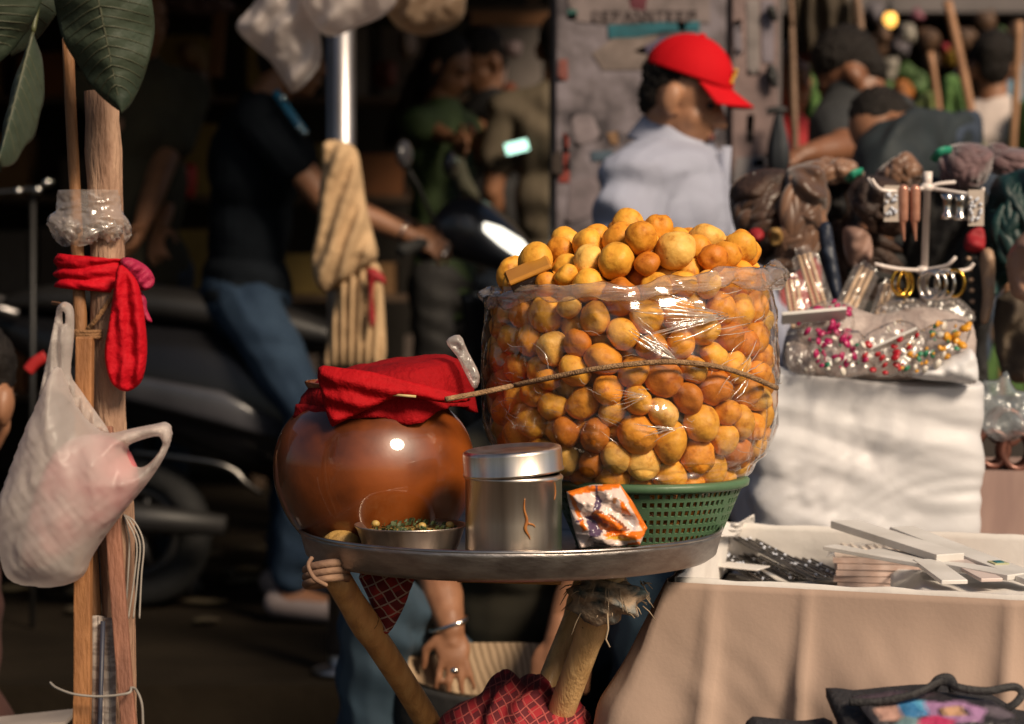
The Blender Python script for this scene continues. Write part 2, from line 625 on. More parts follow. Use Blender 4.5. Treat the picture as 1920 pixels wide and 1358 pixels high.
# ---- the building across the far lane on the right
conc = mat('stained_concrete', (.16, .14, .14), (.09, .08, .08), rough=.85, sc=1.6, bump=.4, bsc=14)
far = thing('far_shop_row', 'far row of shops with a grey concrete fascia over dark openings', 'building', (4.5, 13, 0))
m = MB(); m.box((4.6, 13.3, 3.9), (8.0, .5, 2.0)); m.build('upper_wall', conc, far, smooth=False)
m = MB(); m.box((4.6, 12.95, 2.78), (8.0, .25, .34)); m.build('fascia', conc, far, smooth=False)
m = MB(); m.box((4.6, 14.4, 1.4), (8.0, .2, 2.9)); m.build('back_wall', shade_dark, far, smooth=False)
for x in (1.0, 3.0, 5.3, 8.0):
    m = MB(); m.box((x, 13.1, 1.3), (.3, .4, 2.6)); m.build('pier', conc, far, smooth=False)
m = MB(); m.box((4.6, 13.6, 2.9), (8.0, 1.8, .1)); m.build('ceiling_slab', shade_dark, far, smooth=False)
# ================================================================ the tray stand and what is on it
alu = mat('worn_aluminium', (.42, .39, .37), (.3, .27, .26), rough=.34, rough2=.52, metal=1, sc=30, bump=.12, bsc=120, stretch=(1, 1, 3))
steel = mat('steel_painted_reflections', (.86, .79, .72), (.42, .35, .3), rough=.24, rough2=.4, metal=1, sc=26, bump=.04, bsc=40, stretch=(1, 1, .06), c3=(.72, .62, .53), lo=.3, hi=.62)  # stretched light and dark colour bands painted in as vertical reflections
TC = P(957, 988, 3.02)                 # centre of the tray's rim plane
TZ = TC.z
FLOOR = TZ - .032
TR = .277

# ---- tray
t = thing('serving_tray', 'large round aluminium tray carried on the crossed bamboo stand', 'tray', (TC.x, TC.y, FLOOR - .004))
m = MB()
prof = [(.0, FLOOR - TZ), (.15, FLOOR - TZ), (.255, FLOOR - TZ), (.262, FLOOR - TZ + .004), (.2745, -.004), (.2775, .0), (.2805, -.001),
        (.279, -.006), (.2725, -.031), (.264, -.037), (.25, -.038), (.1, -.038), (.0, -.038)]
m.lathe(prof, TC, 96, wob=lambda a, z: .0011 * math.sin(3 * a + 1) + .0006 * math.sin(11 * a) if z > -.04 else 0)
m.build('pan', alu, t)
m = MB()
m.tube([TC + Vector((TR * 1.006 * math.cos(a), TR * 1.006 * math.sin(a), .0005)) for a in [2 * math.pi * k / 96 for k in range(96)]], .0026, 8, closed=True)
m.build('rolled_rim', mat('rim_aluminium', (.5, .46, .43), rough=.3, metal=1, sc=40), t)

# ---- bamboo stand
bam = mat('bamboo_orange', (.7, .38, .14), (.46, .22, .075), rough=.42, sc=9, bump=.25, bsc=60, stretch=(6, 6, .7), coat=.25, c3=(.6, .3, .1))
bam2 = mat('bamboo_pale', (.74, .48, .22), (.52, .31, .13), rough=.45, sc=9, bump=.25, bsc=60, stretch=(6, 6, .7), coat=.2)
dark = mat('dark_gap', (.03, .02, .015), rough=.9)
def extend(p, q, z):
    k = (z - p.z) / (q.z - p.z)
    return p + (q - p) * k
stand = thing('bamboo_stand', 'hourglass stand of crossed bamboo poles holding up the metal tray', 'stand', (TC.x, TC.y, 0))
def pole(m, p, q, r0, r1, nodes=(), seg=14, wob=.002, seed=0):
    n = 40
    pts, rad = [], []
    for k in range(n + 1):
        t_ = k / n
        c = p.lerp(q, t_)
        c = c + Vector((nz(t_ * 3, seed, 0, 2) * wob * 2, nz(t_ * 3, seed, 5, 2) * wob * 2, 0))
        rr = r0 + (r1 - r0) * t_ + nz(t_ * 6, seed, 9, 2) * wob * .6
        for nd in nodes:
            d = abs(t_ - nd)
            if d < .03: rr += .004 * (1 - d / .03) if d > .008 else -.001
        pts.append(c); rad.append(rr)
    return m.tube(pts, rad, seg)
top = FLOOR - .012
legs = [((612, 1052), (806, 1358), 2.86, 3.12, bam, .017), ((1148, 1072), (1040, 1358), 2.9, 3.02, bam2, .0175), ((1098, 1085), (1012, 1330), 3.2, 3.1, bam2, .014)]
for (a, b, ya, yb, mm, r0) in legs:
    p, q = P(*a, ya), P(*b, yb)
    p = extend(p, q, top); q = extend(p, q, 0.0)
    m = MB(); pole(m, p, q, r0 * 1.05, r0 * .95, (.09, .37, .66, .9), seed=r0 * 900)
    lg = m.build('leg', mm, stand)
    for nd in (.09, .37, .66):
        c_ = p.lerp(q, nd); ax_ = (q - p).normalized(); o1_ = ax_.orthogonal().normalized(); o2_ = ax_.cross(o1_)
        m = MB(); m.tube([c_ + (o1_ * math.cos(a_) + o2_ * math.sin(a_)) * (r0 * 1.02) for a_ in [6.283 * i_ / 20 for i_ in range(20)]], .0016, 6, closed=True); m.build('node_ring', mat('bamboo_node', (.2, .1, .035), rough=.7), lg)
# battens under the tray
m = MB(); m.box(P(955, 1087, 2.86) + Vector((0, .0, .004)), (.13, .03, .014), Matrix.Rotation(R(1.5), 3, 'Y'))
m.build('batten', mat('raw_plank', (.5, .24, .08), rough=.6, sc=20, stretch=(1, 8, 8), bump=.2), stand)
m = MB(); m.box((TC.x - .02, TC.y + .1, FLOOR - .024), (.36, .035, .014)); m.build('batten', MATS['raw_plank'], stand)
# frayed rag on the front leg
rag = mat('frayed_rag', (.2, .21, .2), (.05, .075, .08), rough=.95, sc=28, bump=.9, bsc=60, c3=(.42, .3, .2))
m = MB()
cc = P(1138, 1119, 2.9)
m.ell(cc, (.047, .04, .029), seg=40, rings=26)
m.disp(lambda x, y, z: (Vector((x, y, z)) - cc).normalized() * (.006 * fbm(x, y, z, 55, 3) + .007 * math.sin(z * 260 + x * 90 + y * 60 + 3 * nz(x, y, z, 30))))
rg = m.build('rag', rag, stand)
m = MB()
random.seed(5)
for k in range(46):
    a = random.uniform(0, 6.28); 
    s0 = cc + Vector((.046 * math.cos(a), .04 * math.sin(a), random.uniform(-.022, .022)))
    d = Vector((math.cos(a), math.sin(a) * .8, random.uniform(-1.4, .5)))
    L_ = random.uniform(.006, .018)
    m.tube([s0, s0 + d * L_ * .5, s0 + d * L_ + Vector((0, 0, -.004))], [.0009, .0008, .0004], 4)
st = P(1139, 1150, 2.86)
m.tube([st, st + Vector((.001, 0, -.02)), st + Vector((-.002, 0, -.033)), st + Vector((.003, 0, -.043))], .0012, 5)
m.build('loose_thread', mat('thread', (.4, .3, .2), rough=.9), rg)
# rag with a red check at the back-left corner
redcheck = check('red_check', (.32, .02, .02), (.42, .3, .24), (.14, .008, .01), 26)
m, px = pillow([(676, 1072), (770, 1078), (768, 1110), (752, 1150), (728, 1188), (712, 1178), (690, 1120)], 2.97, .012, 5, amp=.006, nscale=45, seed=4, wr=lambda x, y: .003 * math.sin(x * .12 + y * .05))
m.build('checked_rag', redcheck, stand)
m = MB()
pc = P(612, 1072, 2.87)
for k in range(3):
    m.tube([pc + Vector((.026 * math.cos(a), .026 * math.sin(a), -.012 + k * .009 + .008 * math.cos(a + 1))) for a in [6.283 * i / 20 for i in range(20)]], .0055, 7, closed=True)
m.tube(path([(585, 1046, 2.85), (578, 1062, 2.84), (590, 1085, 2.83), (612, 1098, 2.84)]), .003, 6)
m.build('lashing', mat('tan_strip', (.34, .2, .12), (.16, .09, .06), rough=.8, sc=30, bump=.5), stand)
# checked cloth tied round the waist
m = MB()
wc = P(962, 1408, 3.05)
m.ell(wc, (.098, .09, .088), seg=56, rings=36)
def gam(x, y, z):
    p = Vector((x, y, z)) - wc
    a = math.atan2(p.z, p.x)
    return p.normalized() * (.010 * fbm(x, y, z, 16, 2) + .008 * math.sin(a * 9 + 60 * p.z + 5 * nz(x, y, z, 12, 4)) + .012 * max(0, math.cos(a - 1.1)))
m.disp(gam)
m.build('waist_cloth', check('gamcha_check', (.3, .012, .02), (.36, .07, .06), (.1, .006, .012), 34), stand)

# ---- clay pot
clay = mat('glazed_clay', (.26, .06, .007), (.06, .014, .003), rough=.3, rough2=.5, sc=7, bump=.06, bsc=24, coat=.8, coat_rough=.03, c3=(.18, .04, .005), spec=.5)
PC = P(702, 985, 3.015); PC.z = FLOOR
pot = thing('clay_pot', 'round shiny brown clay pot under a red cloth on the tray', 'pot', PC)
m = MB()
pr = [(0, .003), (.06, .003), (.085, .012), (.112, .04), (.129, .075), (.1325, .1), (.1285, .125), (.114, .149), (.094, .166), (.08, .172), (.078, .182), (.086, .19), (.091, .2),
      (.086, .2), (.074, .186), (.072, .176), (.06, .17)]
pr = [tuple(q) for q in bez([(0, .003), (.06, .003), (.085, .012), (.113, .044), (.129, .08), (.1335, .108), (.131, .136), (.12, .164), (.102, .186), (.084, .199), (.079, .207), (.086, .216), (.091, .225), (.086, .225), (.074, .212), (.072, .2), (.06, .195)], 4)]
m.lathe(pr, PC, 80, wob=lambda a, z: .0012 * math.sin(2 * a) + .0008 * nz(math.cos(a) * 2, math.sin(a) * 2, z * 12, 1))
m.build('body', clay, pot)
m = MB(); m.lathe([(0, .18), (.073, .18)], PC, 32); m.build('tamarind_water', mat('brown_water', (.03, .015, .006), rough=.05), pot)

# ---- red cloth on the pot
red = mat('red_cloth', (.3, .003, .006), (.17, .002, .004), spec=.15, rough=.8, sc=6, bump=.4, bsc=160, sheen=.0)
cl = thing('pot_cloth', 'folded red cloth laid over the mouth of the brown clay pot', 'cloth', PC + Vector((0, 0, .2)))
def rise(a):      # top edge climbs to the right as in a stiff fold
    return .03 + .022 * math.cos(a)
m = MB()
nA = 96
cprof = [(.0, .046), (.03, .047), (.06, .046), (.085, .042), (.1, .034), (.108, .02), (.112, .0), (.114, -.018)]
def clothf(u, v):
    a = 2 * math.pi * u
    t_ = v * (len(cprof) - 1); i = min(int(t_), len(cprof) - 2); k = t_ - i
    r = cprof[i][0] * (1 - k) + cprof[i + 1][0] * k; z = cprof[i][1] * (1 - k) + cprof[i + 1][1] * k
    z += .02 * math.cos(a - .25) * min(1, r / .1) * (1 if z > 0 else .4)
    r *= 1 + .06 * math.cos(a) 
    fold = .004 * math.sin(7 * a + 2) * v * v + .003 * math.sin(15 * a) * v * v + .006 * fbm(math.cos(a), math.sin(a), v, 2.5, 6) * v
    r += fold + .004 * crumple(math.cos(a) * r * 8, math.sin(a) * r * 8 + v, 1.2, 4) * v
    z += .004 * fbm(math.cos(a) * r * 9, math.sin(a) * r * 9, 1, 2.0, 3)
    ang = a
    drop = .012 * max(0, math.sin(5 * a + 1)) * max(0, v - .8) * 5
    return Vector((PC.x + .006 + r * math.cos(ang), PC.y + r * math.sin(ang) * .93, PC.z + .204 + z * .92 - drop))
m.sheet(clothf, nA, 28, loop=True)
m.build('cover', red, cl, solid=.003)
m, px = pillow([(596, 690), (640, 690), (700, 698), (752, 712), (800, 722), (868, 742), (880, 752), (838, 756), (790, 748), (752, 742), (712, 758), (668, 778), (632, 796), (620, 797), (606, 752)], 2.9, .010, 5, amp=.004, nscale=40, seed=8,
               wr=lambda x, y: .0035 * math.sin((y - 690 - (x - 600) * .25) * .16), yfn=lambda x, y: -.008 + .02 * ((x - 720) / 130.0) ** 2)
m.build('flap', mat('red_cloth_bright', (.46, .004, .008), (.3, .003, .006), spec=.15, rough=.75, sc=6, bump=.35, bsc=150), cl)
m = MB(); m.box(P(758, 742, 2.888), (.03, .004, .003), Matrix.Rotation(R(4), 3, 'Y')); m.build('splint', mat('straw', (.6, .45, .2), rough=.6), cl)
m, px = pillow([(836, 640), (862, 628), (878, 660), (900, 705), (890, 730), (872, 700), (856, 668)], 2.96, .006, 4, amp=.008, nscale=70, seed=2)
m.build('plastic_scrap', film('milky_scrap', haze=.35, rough=.25, bump=.8, bsc=60), label='crumpled milky plastic scrap behind the red cloth on the pot', cat='plastic scrap')

# ---- steel tin with tilted lid
TinC = P(963, 1028, 2.838); TinC.z = FLOOR + .0005
tin = thing('steel_tin', 'cylindrical stainless steel tin with a skewed lid on the tray', 'tin', TinC)
TRd = .0598; TH_ = .119
m = MB()
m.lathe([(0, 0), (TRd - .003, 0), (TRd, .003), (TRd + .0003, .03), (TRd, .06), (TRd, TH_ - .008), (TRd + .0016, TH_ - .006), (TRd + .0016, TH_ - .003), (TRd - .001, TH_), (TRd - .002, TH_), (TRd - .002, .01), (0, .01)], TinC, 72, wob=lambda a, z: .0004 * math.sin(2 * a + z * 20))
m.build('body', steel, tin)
lid = MB()
rl = Matrix.Rotation(R(-4.2), 3, 'Y') @ Matrix.Rotation(R(1.5), 3, 'X')
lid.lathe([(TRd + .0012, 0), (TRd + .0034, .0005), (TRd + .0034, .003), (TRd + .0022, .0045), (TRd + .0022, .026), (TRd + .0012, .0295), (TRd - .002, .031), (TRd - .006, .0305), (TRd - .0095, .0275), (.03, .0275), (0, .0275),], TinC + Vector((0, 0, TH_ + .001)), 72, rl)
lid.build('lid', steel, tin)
drip = mat('curry_drip', (.4, .16, .04), (.3, .1, .025), rough=.35, sc=60)
def strip(m, pts, Yc, w):
    """raised dribble hugging the tin"""
    q = bez(pts, 5)
    vs = []
    for x, y, ww in q:
        p = P(x, y, Yc)
        dx = p.x - TinC.x
        yy = TinC.y - math.sqrt(max(TRd ** 2 - dx * dx, 1e-6)) - .0007
        vs.append((p.x, yy, p.z, ww))
    m.tube([v[:3] for v in vs], [v[3] for v in vs], 6, flat=.45)
m = MB(); strip(m, [(984, 935, .0007), (983, 955, .0014), (988, 975, .002), (985, 992, .0024), (992, 1006, .0012), (994, 1012, .0006)], 2.78, 0)
strip(m, [(990, 982, .0018), (1000, 985, .0013), (1003, 990, .0005)], 2.78, 0)
m.build('curry_drip', drip, tin)
m = MB(); strip(m, [(1040, 905, .0006), (1042, 925, .001), (1040, 940, .0007)], 2.79, 0); m.build('curry_drip', drip, tin)

# ---- steel bowl with chopped herbs
BC = P(770, 1030, 2.872); BC.z = FLOOR + .0005
bowl = thing('steel_bowl', 'small shallow steel bowl of chopped greens in front of the clay pot', 'bowl', BC)
m = MB()
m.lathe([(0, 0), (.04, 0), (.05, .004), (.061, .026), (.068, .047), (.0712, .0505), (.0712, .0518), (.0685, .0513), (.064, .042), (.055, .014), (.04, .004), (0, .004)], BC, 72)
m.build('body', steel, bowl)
m = MB(); m.lathe([(0, .047), (.03, .046), (.0645, .042)], BC, 40, wob=lambda a, z: 0)
m.disp(lambda x, y, z: (0, 0, .004 * fbm(x, y, z, 60, 2)))
m.build('chopped_filling', mat('boiled_mash', (.36, .22, .06), (.16, .12, .03), rough=.6, sc=60, bump=.8, bsc=150), bowl, kind='stuff')
m = MB(); random.seed(11)
for k in range(150):
    a = random.uniform(0, 6.28); r = .058 * math.sqrt(random.random())
    c = BC + Vector((r * math.cos(a) * .9 + .004, r * math.sin(a) * .9, .048 + .012 * math.exp(-(r / .035) ** 2) * random.random()))
    sz = random.uniform(.002, .005)
    ax = Vector((random.gauss(0, 1), random.gauss(0, 1), random.gauss(0, 1))).normalized()
    b2 = ax.orthogonal().normalized(); b3 = ax.cross(b2)
    m.add([c - b2 * sz, c + b3 * sz * .6 + ax * sz * .3, c + b2 * sz, c - b3 * sz * .6], [(0, 1, 2, 3)])
m.build('chopped_herbs', mat('coriander', (.06, .085, .025), (.025, .04, .012), rough=.6, sc=90), bowl, kind='stuff', smooth=False)
for k, (x, y) in enumerate(((790, 975), (842, 972), (700, 978))):
    m = MB(); m.ell((P(x, y, 2.83).x, BC.y - .02 + .012 * k, BC.z + .052), (.0055, .005, .0045), seg=10, rings=7); m.build('chickpea', mat('chickpea_skin', (.5, .33, .09), rough=.5), bowl)

# ---- boiled potato
m = MB(); pp = P(640, 1003, 2.908); pp.z = FLOOR + .021
m.ell(pp, (.0255, .021, .0195), seg=28, rings=18)
m.disp(lambda x, y, z: (Vector((x, y, z)) - pp).normalized() * .0016 * fbm(x, y, z, 45, 5))
m.build('potato', mat('potato_skin', (.42, .25, .07), (.2, .11, .03), rough=.6, sc=45, bump=.4, bsc=120, lo=.3, hi=.5), label='brown boiled potato beside the steel bowl at the tray edge', cat='potato')
m = MB(); q = P(603, 1001, 2.93); q.z = FLOOR + .018
random.seed(3)
for k in range(5):
    a = q + Vector((random.uniform(-.004, .006), random.uniform(-.01, .01), random.uniform(-.003, .003)))
    m.ell(a, (.0035, .003, .0028), seg=8, rings=6)
m.build('crumb', mat('crumb_pale', (.6, .42, .18), rough=.7), label='pale fried crumbs on the tray rim beside the potato', cat='crumbs', kind='stuff')

# ---- snack packet
def in_poly(x, y, poly):
    c = False; n = len(poly)
    for i in range(n):
        x1, y1 = poly[i]; x2, y2 = poly[(i + 1) % n]
        if (y1 > y) != (y2 > y) and x < (x2 - x1) * (y - y1) / (y2 - y1) + x1: c = not c
    return c
OR, WH, PU, BR, YE = (.75, .17, .012), (.66, .52, .46), (.09, .055, .1), (.2, .06, .02), (.7, .38, .05)
packet_regions = [
    ([(1060, 915), (1162, 905), (1166, 912), (1068, 928)], OR), ([(1160, 905), (1172, 912), (1216, 992), (1206, 996)], OR),
    ([(1064, 920), (1072, 922), (1100, 990), (1092, 995)], OR),
    ([(1116, 910), (1120, 910), (1121, 925), (1128, 938), (1122, 955), (1108, 962), (1116, 935)], PU),
    ([(1096, 966), (1112, 962), (1122, 985), (1130, 993), (1120, 1002), (1104, 1004), (1102, 985)], PU),
    ([(1106, 962), (1116, 952), (1146, 962), (1166, 978), (1180, 992), (1140, 996), (1125, 990)], BR),
    ([(1116, 958), (1140, 962), (1166, 985), (1160, 990), (1130, 976)], OR),
    ([(1160, 930), (1172, 945), (1184, 966), (1164, 958)], OR), ([(1148, 930), (1155, 930), (1153, 940), (1147, 940)], (.5, .22, .1)),
    ([(1170, 968), (1188, 966), (1192, 990), (1184, 992), (1178, 974), (1165, 972)], (.5, .45, .45)), ([(1165, 962), (1186, 964), (1186, 967), (1166, 966)], (.2, .15, .15)),
    ([(1126, 1000), (1150, 992), (1216, 992), (1212, 1003), (1190, 1008)], OR), ([(1126, 1004), (1160, 1002), (1190, 1008), (1170, 1012)], YE),
    ([(1174, 1018), (1196, 1010), (1203, 1020), (1178, 1024)], OR), ([(1076, 975), (1094, 970), (1094, 972), (1078, 979)], PU),
    ([(1112, 1012), (1150, 1016), (1148, 1020), (1113, 1016)], (.25, .18, .16)),
]
def pcol(x, y):
    c = WH
    for poly, col in packet_regions:
        if in_poly(x, y, poly): c = col
    return c
m, px = pillow([(1062, 922), (1110, 909), (1162, 907), (1186, 940), (1214, 990), (1200, 1022), (1146, 1026), (1086, 1028), (1074, 985)], 2.8, .018, 2.6, round_px=34, amp=.006, nscale=50, seed=12, smooth=1,
               wr=lambda x, y: .004 * math.sin(x * .09 - y * .13) + (.006 if y > 998 else 0))
pk = m.build('snack_packet', printed('packet_print', rough=.28, bump=.25, bsc=90), label='crumpled orange and white snack packet leaning on the green basket', cat='packet', colors=[pcol(*q) for q in px])

# ---- green plastic basket
green = mat('green_plastic', (.085, .16, .085), (.06, .12, .062), rough=.42, sc=10, bump=.08, bsc=90, spec=.4)
GC = P(1212, 960, 3.06); GC.z = FLOOR + .0005
GH, GR0, GR1 = .094, .093, .128
bas = thing('green_basket', 'green plastic lattice basket under the bag of fried puris', 'basket', GC)
m = MB()
nc, nr = 78, 7
def gp(i, j):
    a = 2 * math.pi * i / nc; t_ = j / nr
    r = GR0 + (GR1 - GR0) * t_
    return Vector((GC.x + r * math.cos(a), GC.y + r * math.sin(a), GC.z + .004 + (GH - .012) * t_))
for i in range(nc):
    for j in range(nr):
        w, h = .2, .19
        solid_cell = (i % 14 in (0, 1))      # solid ribs with moulded diagonals
        c = [gp(i, j), gp(i + 1, j), gp(i + 1, j + 1), gp(i, j + 1)]
        if solid_cell and (i + j) % 2:
            m.add(c, [(0, 1, 2, 3)]); continue
        k = [gp(i + w, j + h), gp(i + 1 - w, j + h), gp(i + 1 - w, j + 1 - h), gp(i + w, j + 1 - h)]
        m.add(c + k, [(0, 1, 5, 4), (1, 2, 6, 5), (2, 3, 7, 6), (3, 0, 4, 7)])
m.build('lattice_wall', green, bas, solid=.0024, smooth=False)
m = MB(); m.lathe([(0, .002), (GR0, .002), (GR0 + .002, .005)], GC, 60); m.build('bottom', green, bas, solid=.003)
m = MB()
m.lathe([(GR1 - .004, GH - .010), (GR1 + .003, GH - .011), (GR1 + .009, GH - .008), (GR1 + .010, GH - .001), (GR1 + .006, GH + .002), (GR1 - .003, GH + .002), (GR1 - .006, GH - .003), (GR1 - .004, GH - .010)], GC, 90)
m.build('rim', green, bas)

# ---- the bag of puris
BGc = P(1181, 700, 3.1)
BX, BY = BGc.x, BGc.y
ZB0 = FLOOR + .008
ZRIM = GC.z + GH
ZTOP = P(1180, 540, 2.92).z
def bagR(z, a=None):
    pts_ = [(ZB0, .084), (ZRIM - .012, .114), (ZRIM + .006, .15), (ZRIM + .03, .182), (ZRIM + .07, .196), (ZRIM + .14, .199), (ZTOP - .03, .194), (ZTOP, .186), (ZTOP + .02, .18), (ZTOP + 1, .18)]
    for (z0, r0), (z1, r1) in zip(pts_, pts_[1:]):
        if z <= z1:
            return r0 + (r1 - r0) * max(0, (z - z0) / (z1 - z0))
    return .18
zs = np.linspace(ZB0, ZTOP + .3, 400); Rtab = np.array([bagR(z) for z in zs])
def axis_x(z):   # the bag leans from the basket's axis to its own
    k = np.clip((z - ZRIM + .01) / .03, 0, 1)
    return GC.x + (BX - GC.x) * k
def axis_y(z):
    k = np.clip((z - ZRIM + .01) / .03, 0, 1)
    return GC.y + (BY - GC.y) * k
rng = np.random.default_rng(21)
NP = 740
rad = np.clip(rng.normal(.0207, .0025, NP), .0158, .0272)
pos = np.empty((NP, 3)); k = 0
def ceil_z(x, y):
    dx, dy = x - BX, y - BY
    r2 = ((dx - .012) ** 2 + (dy * .95) ** 2) / .2 ** 2
    return ZTOP + .012 + .102 * np.clip(1 - r2 ** 1.15, -.25, 1) + .010 * np.clip(dx / .2, -1, 1) + .012 * np.sin(dx * 42 + 1.2)
while k < NP:
    z = rng.uniform(ZB0 + .02, ZTOP + .11); a = rng.uniform(0, 6.283); r = .2 * math.sqrt(rng.random())
    x, y = BX + r * math.cos(a), BY + r * math.sin(a)
    if z < ceil_z(x, y) and r < bagR(z):
        pos[k] = (x, y, z); k += 1
for it in range(330):
    if it % 6 == 0:                      # neighbour list, renewed now and then
        d = pos[:, None] - pos[None]
        L2 = (d * d).sum(-1); np.fill_diagonal(L2, 9)
        ii, jj = np.nonzero(L2 < .0036)
    dv = pos[ii] - pos[jj]; L_ = np.sqrt((dv * dv).sum(-1)) + 1e-9
    ov = np.maximum(0, (rad[ii] + rad[jj]) * .985 - L_)
    mv = np.zeros_like(pos)
    np.add.at(mv, ii, dv / L_[:, None] * (ov * .42)[:, None])
    pos += mv
    if it < 290: pos[:, 2] -= .00035
    Rr = np.interp(pos[:, 2], zs, Rtab) - rad - .0015
    cx, cyy = axis_x(pos[:, 2]), axis_y(pos[:, 2])
    dx, dy = pos[:, 0] - cx, pos[:, 1] - cyy
    rr = np.hypot(dx, dy); sc_ = np.where(rr > Rr, Rr / np.maximum(rr, 1e-9), 1)
    pos[:, 0] = cx + dx * sc_; pos[:, 1] = cyy + dy * sc_
    pos[:, 2] = np.maximum(pos[:, 2], ZB0 + rad)
    cz = ceil_z(pos[:, 0], pos[:, 1]) - rad * .7
    pos[:, 2] = np.where(pos[:, 2] > cz, pos[:, 2] * .5 + cz * .5, pos[:, 2])
# crust material: tone from the object's colour, blisters and scorch from noise
def puri_material():
    m, nt, b = _new('fried_crust')
    L = nt.links.new
    tc = nt.nodes.new('ShaderNodeTexCoord')
    oi = nt.nodes.new('ShaderNodeObjectInfo')
    off = nt.nodes.new('ShaderNodeVectorMath'); off.operation = 'MULTIPLY_ADD'
    cmb = nt.nodes.new('ShaderNodeCombineXYZ')
    for k in range(3): L(oi.outputs['Random'], cmb.inputs[k])
    off.inputs[1].default_value = (9, 7, 5)
    L(cmb.outputs[0], off.inputs[0]); L(tc.outputs['Object'], off.inputs[2])
    n1 = nt.nodes.new('ShaderNodeTexNoise'); n1.inputs['Scale'].default_value = 1.3; n1.inputs['Detail'].default_value = 5
    n1.inputs['Roughness'].default_value = .6
    L(off.outputs[0], n1.inputs['Vector'])
    rp = nt.nodes.new('ShaderNodeValToRGB')
    e = rp.color_ramp.elements
    e[0].position = .3; e[0].color = (.56, .4, .25, 1)
    e[1].position = .72; e[1].color = (1.12, 1.2, 1.35, 1)
    q = e.new(.45); q.color = (.94, .9, .84, 1)
    L(n1.outputs['Fac'], rp.inputs[0])
    mx = nt.nodes.new('ShaderNodeMix'); mx.data_type = 'RGBA'; mx.blend_type = 'MULTIPLY'; mx.inputs[0].default_value = 1
    L(oi.outputs['Color'], mx.inputs[6]); L(rp.outputs[0], mx.inputs[7])
    v1 = nt.nodes.new('ShaderNodeTexVoronoi'); v1.inputs['Scale'].default_value = 2.2
    L(off.outputs[0], v1.inputs['Vector'])
    r2 = nt.nodes.new('ShaderNodeValToRGB')
    r2.color_ramp.elements[0].position = .04; r2.color_ramp.elements[0].color = (.22, .1, .05, 1)
    r2.color_ramp.elements[1].position = .12; r2.color_ramp.elements[1].color = (1, 1, 1, 1)
    n3 = nt.nodes.new('ShaderNodeTexNoise'); n3.inputs['Scale'].default_value = .8; L(off.outputs[0], n3.inputs['Vector'])
    r3 = nt.nodes.new('ShaderNodeMapRange'); r3.inputs[1].default_value = .56; r3.inputs[2].default_value = .68; L(n3.outputs['Fac'], r3.inputs[0])
    mx2 = nt.nodes.new('ShaderNodeMix'); mx2.data_type = 'RGBA'; mx2.blend_type = 'MULTIPLY'
    L(v1.outputs['Distance'], r2.inputs[0]); L(r3.outputs[0], mx2.inputs[0]); L(mx.outputs[2], mx2.inputs[6]); L(r2.outputs[0], mx2.inputs[7])
    L(mx2.outputs[2], b.inputs['Base Color'])
    b.inputs['Roughness'].default_value = .55
    b.inputs['Specular IOR Level'].default_value = .35
    b.inputs['Subsurface Weight'].default_value = .0
    n2 = nt.nodes.new('ShaderNodeTexNoise'); n2.inputs['Scale'].default_value = 2.0; n2.inputs['Detail'].default_value = 3
    L(off.outputs[0], n2.inputs['Vector'])
    bp = nt.nodes.new('ShaderNodeBump'); bp.inputs['Strength'].default_value = .09; bp.inputs['Distance'].default_value = .06
    L(n2.outputs['Fac'], bp.inputs['Height']); L(bp.outputs[0], b.inputs['Normal'])
    return m
crust = puri_material()
pm = []
for k in range(9):
    m = MB(); m.ell((0, 0, 0), (1, 1, 1), seg=28, rings=18)
    sq = random.uniform(.82, .97); sd_ = k * 3.7
    el = random.uniform(.0, .1)
    dent = Vector((random.gauss(0, 1), random.gauss(0, 1), random.gauss(0, 1))).normalized()
    vv = []
    for p in m.v:
        p = Vector(p)
        r = 1 + .13 * fbm(p.x, p.y, p.z, 1.2, sd_, 1) + .016 * fbm(p.x, p.y, p.z, 4.2, sd_, 2) + (.045 * rid(p.x, p.y, p.z, 1.3, sd_, 1) * .7 if k % 3 else 0)
        dd = p.dot(dent)
        if k % 3 == 0 and dd > .62: r -= .62 * (dd - .62)
        elif dd > .72: r -= .2 * (dd - .72)
        if k % 4 == 1 and abs(p.z) < .25: r += .03 * (1 - abs(p.z) / .25)
        vv.append((p.x * r * (1 + el), p.y * r, p.z * r * sq))
    me = bpy.data.meshes.new('puri')
    me.from_pydata(vv, [], m.f); me.polygons.foreach_set('use_smooth', [True] * len(me.polygons))
    me.materials.append(crust); pm.append(me)
tones = [((.78, .37, .04), 'golden yellow'), ((.72, .285, .024), 'golden orange'), ((.53, .165, .013), 'deep orange brown'), ((.82, .46, .1), 'pale straw')]
camp = Vector((0, 0, CAM_Z))
